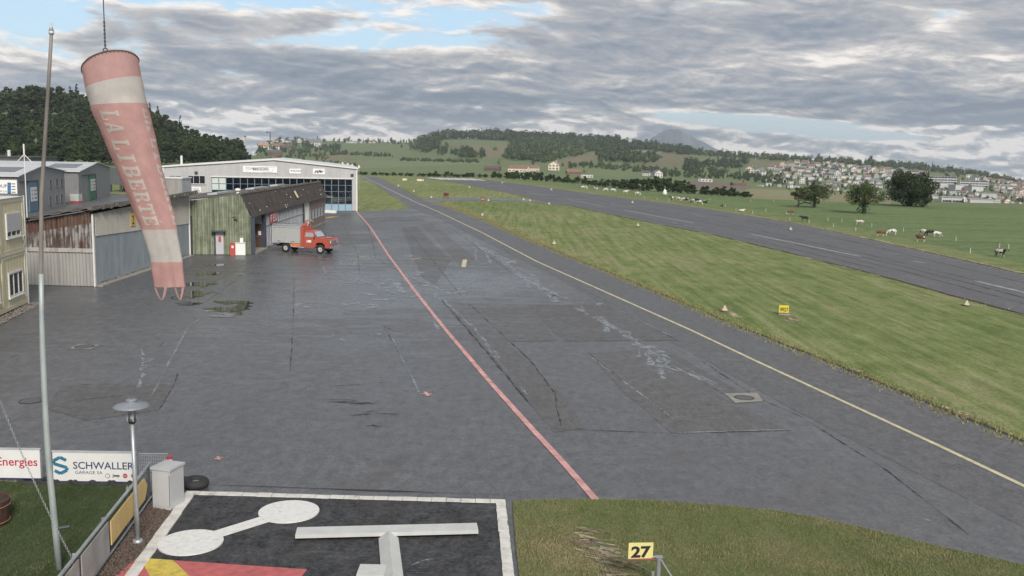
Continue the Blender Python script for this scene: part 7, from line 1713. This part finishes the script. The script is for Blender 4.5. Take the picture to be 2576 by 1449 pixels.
# long apartment blocks
mat('flat_white', (.50, .51, .53), .6, .05)
def block(x0, x1, yb, yt, storeys, label, nb=9, rz=0.1):
    q = FT((x0 + x1) / 2, yb); w = (x1 - x0) / 2400 * q.y; h = (yb - yt) / 2400 * q.y
    r = thing('apartment_block', label, 'building', q, rz - math.atan2(q.x, q.y), 'long apartment blocks in the town', local=True)
    mb = MB(); mb.box(-w / 2, w / 2, 0, 9, -3, h); mb.build('wall', MATS['flat_white'], r); mb = MB(); mb.box(-w / 2 - .3, w / 2 + .3, -1.6, 9.3, h, h + .3); mb.build('roof', MATS['roof_flat'], r)
    sh = h / storeys
    for s in range(storeys):
        b = MB(); b.box(-w / 2 + .1, w / 2 - .1, -1.5, -.01, s * sh - .1, s * sh + .95 if s else s * sh + .1); b.build('balcony', MATS['flat_white'], r)
        for k in range(nb): m2 = MB(); a, c = -w / 2 + w * k / nb + .35, -w / 2 + w * (k + 1) / nb - .35; m2.box(a, c, -.08, -.012, s * sh + .25, (s + 1) * sh - .35); m2.build('window', MATS['house_glass'], r)
    for k in range(0, nb + 1, 3): x = min(w / 2 - .2, max(-w / 2 + .2, -w / 2 + w * k / nb)); m2 = MB(); m2.box(x - .2, x + .2, -1.62, -.02, -.5, h - .01); m2.build('party_wall', MATS['flat_white'], r)
block(2338, 2403, 463, 445, 3, 'long white apartment block nearer the big dark tree, above terraced flats'); block(2417, 2482, 472, 455, 3, 'long white apartment block furthest right, above terraced flats')
block(2361, 2393, 477, 461, 4, 'terraced flats below the first long block', 4, .5); block(2400, 2432, 481, 466, 4, 'terraced flats between the two long blocks', 4, .5); block(2441, 2471, 485, 470, 4, 'terraced flats below the second long block', 4, .5)
block(2441, 2494, 520, 503, 3, 'wide framed apartment house at the pasture edge', 6); block(2370, 2418, 509, 497, 2, 'pale two-storey terrace behind the conical tree', 6); block(2470, 2504, 501, 488, 3, 'bright white stepped apartment house in the lower town', 4); block(2498, 2522, 511, 502, 2, 'small white flat-roofed block right of the stepped house', 3)
block(2336, 2356, 478, 464, 4, 'terraced flats half hidden by the big dark tree', 3, .5)
# garden trees of the town
rnd = random.Random(55); k = 0
TOWN = [(1905, 440), (2000, 420), (2080, 412), (2330, 436), (2576, 470), (2576, 516), (2400, 508), (2330, 498), (2100, 492), (1990, 480), (1900, 470)]
while k < 290:
    x, y = rnd.uniform(1900, 2600), rnd.uniform(412, 518)
    if not in_poly(x, y, TOWN + []): continue
    q = FT(x, y); H_ = rnd.uniform(7, 15) / 2400 * q.y; o = link(bpy.data.objects.new('garden_tree', FT_M[rnd.randrange(4)])); sp = rnd.random() < .2
    o.location = q - Vector((0, 0, H_ * .06)); o.scale = (H_ * (.25 if sp else .5), H_ * (.25 if sp else .5), H_ * .5); o.rotation_euler = (0, 0, rnd.random() * 6); tag(o, 'small garden tree between the houses of the hillside town', 'tree', 'garden trees of the town'); k += 1
q = FT(2421, 519); H_ = 24 / 2400 * q.y; o = tree('conifer', 'dark conical tree before the pale terrace in the lower town', CC[0], None, q, H_ / 14.5)

# cranes, power poles, approach posts
mat('crane_yellow', (.45, .34, .10), .5, .1)
def crane(px, top, by, jl, jr, m, label):
    q = at(px, by, 1900.0); k = q.y / 2400; z = at(px, top, q.y).z; r = thing('tower_crane', label, 'crane', q)
    mb = MB(); mb.box(q.x - .8, q.x + .8, q.y - .8, q.y + .8, q.z - 1, z); mb.build('mast', MATS[m], r); mb = MB(); mb.box(q.x - jl * k, q.x + jr * k, q.y - .5, q.y + .5, z - .3, z + .25); mb.build('jib', MATS[m], r)
    mb = MB(); mb.box(q.x - jl * k, q.x - jl * k + 4, q.y - 1, q.y + 1, z - 2.6, z - .31); mb.build('counterweight', MATS['steel_dark'], r); mb = MB(); mb.box(q.x - 1, q.x + 1.2, q.y - 1.9, q.y - .85, z - 3, z - .7); mb.build('cabin', MATS['steel_dark'], r)
crane(680, 331.5, 356, 10, 22, 'steel_dark', 'dark tower crane above the upper left village'); crane(618, 341, 366, 4, 34, 'crane_yellow', 'yellow tower crane at the edge of the wooded hillside')
for i, (x, t_, b) in enumerate(((1499, 346, 368), (1690, 367, 384), (1900, 386, 404))):
    q = FT(x, b); z = at(x, t_, q.y).z; r = thing('power_pole', 'thin power pole on the far ridge, ' + ORD[i] + ' from the left', 'pole', q, group='power poles on the ridge'); mb = MB(); mb.cyl((q.x, q.y, q.z - .5), (q.x, q.y, z), .45, .25, 6); mb.build('shaft', MATS['galvanised'], r); mb = MB(); mb.box(q.x - 2, q.x + 2, q.y - .15, q.y + .15, z - 1.2, z - .9); mb.build('crossarm', MATS['galvanised'], r)
mat('post_cream', (.66, .62, .44), .6, .1)
for i, (x, y) in enumerate(((862, 408), (875, 409.5), (886, 412), (903, 415.5))):
    q = at(x, 440, 215); q.z = 0; z = HT(q.x, 215, y); r = thing('approach_post', 'pale yellow approach post behind the hangar roof, ' + ORD[i] + ' from the left', 'post', q, group='approach posts'); mb = MB(); mb.cyl((q.x, q.y, .02), (q.x, q.y, z - .6), .07, n=6); mb.build('stake', MATS['galvanised'], r); mb = MB(); mb.cyl((q.x, q.y, z - .6), (q.x, q.y, z), .3, .12, 8); mb.build('lamp_head', MATS['post_cream'], r)

# ---------------------------------------------------------------- airfield markers
mat('cone_white', (.52, .47, .36), .6, .12); mat('cone_base', (.20, .14, .09), .7, .3)
m0 = None
def cone_proto():
    mb = MB(); mb.lathe([(.27, .05), (.20, .12), (.05, .40), (.03, .43), (.0, .44)], 4); a = bpy.data.meshes.new('cone'); a.from_pydata(mb.v, [], mb.f); a.materials.append(MATS['cone_white'])
    mb = MB(); mb.box(-.34, .34, -.34, .34, 0, .05); b = bpy.data.meshes.new('base'); b.from_pydata(mb.v, [], mb.f); b.materials.append(MATS['cone_base']); return a, b
CA, CB = cone_proto()
cones = [('along the far runway edge', [(1263, 461), (1387, 478.5), (1591, 511), (1989, 579)]), ('along the near runway edge', [(1181, 473), (1317, 504), (1333, 506.5), (1381, 515), (1605, 569), (2432, 769)]), ('along the taxiway grass edge', [(1002, 469.5), (1041, 483), (1085, 498.5), (1229, 506), (1213, 543), (1394, 615), (1823, 783)])]
for nm, L in cones:
    for i, (x, y) in enumerate(L):
        q = G(x, y); sc = .60 + .5 * min(1, q.y / 250); r = thing('marker_cone', f'pale pyramid marker {nm}, {ORD[i]} counted from the far end', 'marker', (q.x, q.y, .03), .3, 'pyramid edge markers'); r.scale = (sc, sc, sc); link(bpy.data.objects.new('cone', CA), r); link(bpy.data.objects.new('base', CB), r)
for i, (x, y, s) in enumerate(((1018, 452.5, .55), (1057, 454, .8))):
    q = G(x, y + 1.5); r = thing('boundary_marker', ('smaller' if i == 0 else 'larger') + ' white and orange roof-shaped marker on the far grass', 'marker', (q.x, q.y, .02), .2, 'roof-shaped markers', True); mb = MB(); mb.prism([(-1.3 * s, -.5, 0), (-1.3 * s, .5, 0), (-1.3 * s, 0, .6)], (2.6 * s, 0, 0)); mb.build('hood', MATS['cone_white'], r); mb = MB(); mb.prism([(.6 * s, -.52, 0), (.6 * s, .52, 0), (.6 * s, 0, .62)], (.3 * s, 0, 0)); mb.build('orange_band', MATS['cone_base'], r)
q = G(1122, 497); r = thing('holding_sign', 'small dark red square sign in the grass by the junction', 'sign', (q.x, q.y, .02), .1, local=True); mb = MB(); mb.box(-.55, .55, -.06, .06, .18, .95); bd = mb.build('board', mat('sign_maroon', (.18, .035, .03), .6, .2), r); mb = MB(); mb.box(-.28, .28, -.066, -.061, .35, .78); mb.build('symbol', MATS['black_print'], bd)
for s in (-1, 1): mb = MB(); mb.cyl((s * .4, 0, 0), (s * .4, 0, .2), .03, n=6); mb.build('leg', MATS['steel_dark'], r)
q = G(1214, 506.5); r = thing('stop_sign', 'round red sign with white cone beside the connecting taxiway', 'sign', (q.x, q.y, .02), .1, local=True); r.scale = (.7, .7, .7); mb = MB(); mb.cyl((0, -.04, .55), (0, .04, .55), .48, n=18); bd = mb.build('disc', mat('sign_redbright', (.26, .05, .04), .6, .2), r); mb = MB(); mb.box(-.3, .3, -.05, -.042, .5, .6); mb.build('bar', MATS['sign_white'], bd); mb = MB(); mb.cyl((0, 0, 0), (0, 0, .1), .03, n=6); mb.build('stake', MATS['steel_dark'], r)
# taxi guidance sign
q = G(1971, 792); r = thing('taxiway_sign', 'small yellow taxiway sign with black 09 27 lettering in the grass', 'sign', (q.x, q.y, .02), -.12, local=True); w_, zt_ = 24 / 2400 * q.y / 2, HT(q.x, q.y, 769)
mb = MB(); mb.box(-w_, w_, -.03, .03, zt_ - .40, zt_); bd = mb.build('board', mat('taxi_yellow', (.62, .52, .04), .5, .1), r)
text_mb('09|27', .28, (-w_ + .06, -.034, zt_ - .32), (1, 0, 0), (0, 0, 1), squeeze=.66, bold=.008).build('lettering', MATS['black_print'], bd, recalc=False)
for s in (-1, 1): mb = MB(); mb.cyl((s * w_ * .95, 0.0, 0), (s * w_ * .95, 0.0, zt_ - .38 if s < 0 else zt_), .02, n=6); mb.build('leg', MATS['galvanised'], r)
mb = MB(); mb.box(-w_ * 1.1, w_ * 1.3, -.25, .2, 0, .04); mb.build('foot_slab', MATS['concrete'], r)
q = G(1672, 492.5); r = thing('salt_trough', 'white drop-shaped marker on a post at the pasture edge', 'marker', (q.x, q.y, .02), 0, local=True); mb = MB(); mb.lathe([(.02, .1), (.45, .2), (.55, .6), (.30, 1.2), (.08, 1.5), (.02, 1.55)], 14); mb.build('body', MATS['sign_white'], r, True); mb = MB(); mb.cyl((0, 0, 0), (0, 0, 2.2), .05, n=6); mb.build('post', MATS['steel_pale'], r)

# pasture fence posts
mat('post_white', (.36, .36, .33), .6, .15)
PMs = MB().box(-.06, .06, -.06, .06, 0, 1.05); PMe = bpy.data.meshes.new('post'); PMe.from_pydata(PMs.v, [], PMs.f); PMe.materials.append(MATS['post_white'])
PCs = MB().box(-.07, .07, -.07, .07, 1.051, 1.10); PCe = bpy.data.meshes.new('cap'); PCe.from_pydata(PCs.v, [], PCs.f); PCe.materials.append(MATS['post_white'])
r5 = lambda x, y: (1844.7 + .2839 * x, 352.2 + .2839 * y); r6 = lambda x, y: ((1900 + x / 7.576) * .83854, (540 + y / 7.576) * .83854)
near_row = [r6(250, 425), r6(535, 460), r6(805, 490), r6(2090, 605), r6(2330, 715), r5(170, 658), r5(500, 714), r5(670, 740), r5(884, 776), r5(1082, 810), r5(2097, 1006), r5(2437, 966)]
far_row = [r6(1740, 470), r5(152, 550), r5(357, 555), r5(287, 636), r5(836, 720), r5(960, 730), r5(1225, 772), r5(1505, 812), r5(1970, 896), r5(2355, 960)]
for nm, L in (('near pasture fence', sorted(near_row)), ('far pasture fence', sorted(far_row))):
    for i, (x, y) in enumerate(L):
        q = G(x, y); r = thing('fence_post', f'white post of the {nm}, {ORD[i]} from the left', 'post', (q.x, q.y, .02), 0, 'white pasture fence posts'); s = .45; r.scale = (.8, .8, s); link(bpy.data.objects.new('shaft', PMe), r); link(bpy.data.objects.new('cap', PCe), r)
    mb = MB(); P = [G(x, y) for x, y in sorted(L)]
    for zz in (.28, .50): mb.tube([(p.x, p.y, zz) for p in P], .006, 4)
    r = thing('fence_wire', f'thin wire strung along the {nm}', 'wire', (P[0].x, P[0].y, .4)); mb.build('strand', MATS['steel_dark'], r)

# ---------------------------------------------------------------- cows
def cow_mesh(pose):
    V, E, R = [], [], []
    def v(x, y, z, rx, ry=None): V.append((x, y, z)); R.append((rx, ry or rx)); return len(V) - 1
    z0 = 0. if pose != 'lie' else -.62
    a = v(-.85, 0, 1.22 + z0, .26, .30); b = v(-.35, 0, 1.13 + z0, .33, .37); c = v(.15, 0, 1.12 + z0, .34, .38); d = v(.58, 0, 1.18 + z0, .26, .34); E.extend([(a, b), (b, c), (c, d)])
    if pose == 'graze': n1, n2, h1, h2 = (.88, 0, 1.02), (1.08, 0, .68), (1.22, 0, .42), (1.36, 0, .14)
    else: n1, n2, h1, h2 = (.86, 0, 1.32 + z0), (1.10, 0, 1.48 + z0), (1.28, 0, 1.50 + z0), (1.58, 0, 1.30 + z0)
    n1 = v(*n1, .20, .24); n2 = v(*n2, .14, .17); h1 = v(*h1, .13, .14); h2 = v(*h2, .085, .09); E.extend([(d, n1), (n1, n2), (n2, h1), (h1, h2)])
    hx, hy, hz_ = V[h1]
    for s in (-1, 1): e = v(hx - .05, s * .22, hz_ + .04, .035, .03); E.append((h1, e))
    for s in (-1, 1):
        if pose != 'lie':
            f1, f2, f3 = v(.56, s * .17, .82, .11), v(.58, s * .17, .45, .065), v(.56, s * .17, .04, .055); E.extend([(d, f1), (f1, f2), (f2, f3)])
            g1, g2, g3, g4 = v(-.80, s * .19, .88, .15, .13), v(-.70, s * .19, .66, .09), v(-.90, s * .19, .46, .06), v(-.84, s * .19, .04, .055); E.extend([(a, g1), (g1, g2), (g2, g3), (g3, g4)])
        else:
            f1, f2 = v(.70, s * .30, .20, .09), v(.95, s * .26, .08, .06); E.extend([(d, f1), (f1, f2)]); g1, g2 = v(-.55, s * .42, .22, .12), v(-.15, s * .46, .08, .06); E.extend([(a, g1), (g1, g2)])
    if pose != 'lie': u = v(-.45, 0, .74, .13, .12); E.append((b, u))
    t1, t2 = v(-1.10, 0, 1.12 + z0, .035), v(-1.14, 0, .62 + z0 * .6, .03); E.extend([(a, t1), (t1, t2)])
    me = bpy.data.meshes.new('cow_rig'); me.from_pydata(V, E, []); o = bpy.data.objects.new('cow_rig', me); COL.objects.link(o)
    sk = o.modifiers.new('s', 'SKIN'); sk.use_smooth_shade = True
    for i, (x, y) in enumerate(R): me.skin_vertices[0].data[i].radius = (x, y)
    me.skin_vertices[0].data[b].use_root = True
    sb = o.modifiers.new('u', 'SUBSURF'); sb.levels = 1; sb.render_levels = 1
    bpy.context.view_layer.update()
    r = bpy.data.meshes.new_from_object(o.evaluated_get(bpy.context.evaluated_depsgraph_get())); r.name = 'cow'; r.shade_smooth(); bpy.data.objects.remove(o); r.materials.clear(); r.materials.append(None); return r
def m_cow(name, ca, cb, thr, legs=None):
    m = bpy.data.materials.new(name); m.use_nodes = True; n = N(m.node_tree); b = n.n['Principled BSDF']; tc = n.new('ShaderNodeTexCoord'); oi = n.new('ShaderNodeObjectInfo')
    off = n.new('ShaderNodeCombineXYZ'); n.put(off.inputs[0], n.m('MULTIPLY', oi.outputs['Random'], 40.)); v = n.vm('ADD', tc.outputs['Object'], off.outputs[0])
    f = n.rng(n.noise(v, 1.5, 2, .4), thr - .03, thr + .03)
    if legs:
        s = n.new('ShaderNodeSeparateXYZ'); n.l.new(tc.outputs['Object'], s.inputs[0]); f = n.m('MULTIPLY', f, n.m('MULTIPLY', n.rng(s.outputs[2], .45, .7), n.rng(s.outputs[0], 1.25, 1.1)))
    n.put(b.inputs['Base Color'], n.mix(f, ca, cb)); n.put(b.inputs['Roughness'], .8); n.put(b.inputs['Specular IOR Level'], .2); MATS[name] = m; return m
WH, BK, BR = (.58, .55, .51), (.022, .020, .022), (.150, .062, .036)
CM = {'bw': m_cow('cow_black_white', WH, BK, .50), 'wb': m_cow('cow_white_black', WH, BK, .60), 'rw': m_cow('cow_brown_white', WH, BR, .50), 'wr': m_cow('cow_white_brown', WH, BR, .60), 'br': m_cow('cow_brown', WH, BR, .30, True), 'bk': m_cow('cow_black', BR, BK, .34)}
POSE = {k: cow_mesh(k) for k in ('stand', 'graze', 'lie')}
LR, RL = 0., math.pi
cows = [(1467, 476, 'wr', 'stand', LR, 'white cow, first from the left at the tree belt'), (1476, 477.5, 'wb', 'graze', 1.2, 'white cow close behind the first one at the tree belt'), (1498, 479, 'bw', 'graze', LR, 'black and white cow grazing third from the left at the tree belt'), (1524, 482, 'wr', 'graze', RL, 'white cow fourth from the left at the tree belt'), (1542, 483, 'wr', 'graze', LR, 'white cow fifth from the left at the tree belt'), (1574, 488, 'wb', 'stand', LR, 'white cow with dark head, sixth from the left'), (1604, 492, 'wr', 'graze', LR, 'white and reddish cow seventh from the left'),
        (1693, 505, 'bw', 'stand', RL, 'black and white cow at the left end of the tight herd'), (1706, 505.5, 'rw', 'graze', LR, 'brown and white cow second in the tight herd'), (1718, 506.5, 'bw', 'graze', .6, 'black and white cow third in the tight herd'), (1730, 509, 'bw', 'graze', LR, 'black and white cow in the middle of the tight herd'), (1742, 511, 'rw', 'graze', 2.4, 'brown-patched white cow fifth in the tight herd'), (1751, 510, 'bk', 'graze', LR, 'dark cow behind the brown-patched one in the tight herd'), (1761, 515, 'bw', 'graze', RL, 'black and white cow sixth in the tight herd'), (1773, 516.5, 'bw', 'stand', LR, 'black and white cow at the right end of the tight herd'),
        (1815, 525, 'bw', 'stand', -1.4, 'black and white cow facing the runway right of the herd'), (1865, 533, 'wb', 'lie', LR, 'black and white cow lying down near the verge'), (1988, 541, 'br', 'graze', RL, 'brown cow with white legs below the fruit trees'), (2023, 557, 'bk', 'stand', RL, 'large black cow with brown head nearest the fruit trees'), (2162, 566, 'rw', 'graze', LR, 'brown and white cow below the round tree'), (2216, 595, 'br', 'graze', LR, 'solid red-brown cow grazing beside a black and white one'), (2243, 592, 'wb', 'graze', RL, 'black and white cow next to the red-brown one'), (2319, 592, 'wb', 'graze', 2.3, 'white cow with black flank behind the brown one'), (2314.5, 609, 'br', 'stand', 2.6, 'brown cow turning its head away from the runway'), (2338, 594, 'bk', 'graze', RL, 'dark cow half hidden by a white cow'), (2357, 598, 'wb', 'graze', LR, 'mostly white cow with black head at the right of the group'), (2516, 647, 'bw', 'stand', -1.25, 'black, white and brown cow facing the camera at the right')]
for x, y, cm, po, rz, lab in cows:
    q = G(x, y); o = link(bpy.data.objects.new('cow', POSE[po])); o.location = (q.x, q.y, .012); sc = .58 if x < 1800 else .50; o.scale = (sc, sc, sc); o.rotation_euler = (0, 0, rz + random.Random(x).uniform(-.25, .25)); o.material_slots[0].link = 'OBJECT'; o.material_slots[0].material = CM[cm]; tag(o, lab, 'cow', 'grazing cows')

# ---------------------------------------------------------------- air
mh = bpy.data.materials.new('haze_air'); mh.use_nodes = True; n = N(mh.node_tree); n.n.remove(n.n['Principled BSDF']); pv = n.new('ShaderNodeVolumePrincipled'); n.put(pv.inputs['Color'], (.80, .88, .96, 1)); n.put(pv.inputs['Density'], .00015); n.put(pv.inputs['Anisotropy'], .2)
n.l.new(pv.outputs[0], n.n['Material Output'].inputs['Volume'])
mb = MB(); mb.box(-2900, 2900, -120, 5700, -420, 190); o = mb.build('haze', mh); o['kind'] = 'stuff'; o['label'] = 'pale morning haze over the valley'; o['category'] = 'haze'
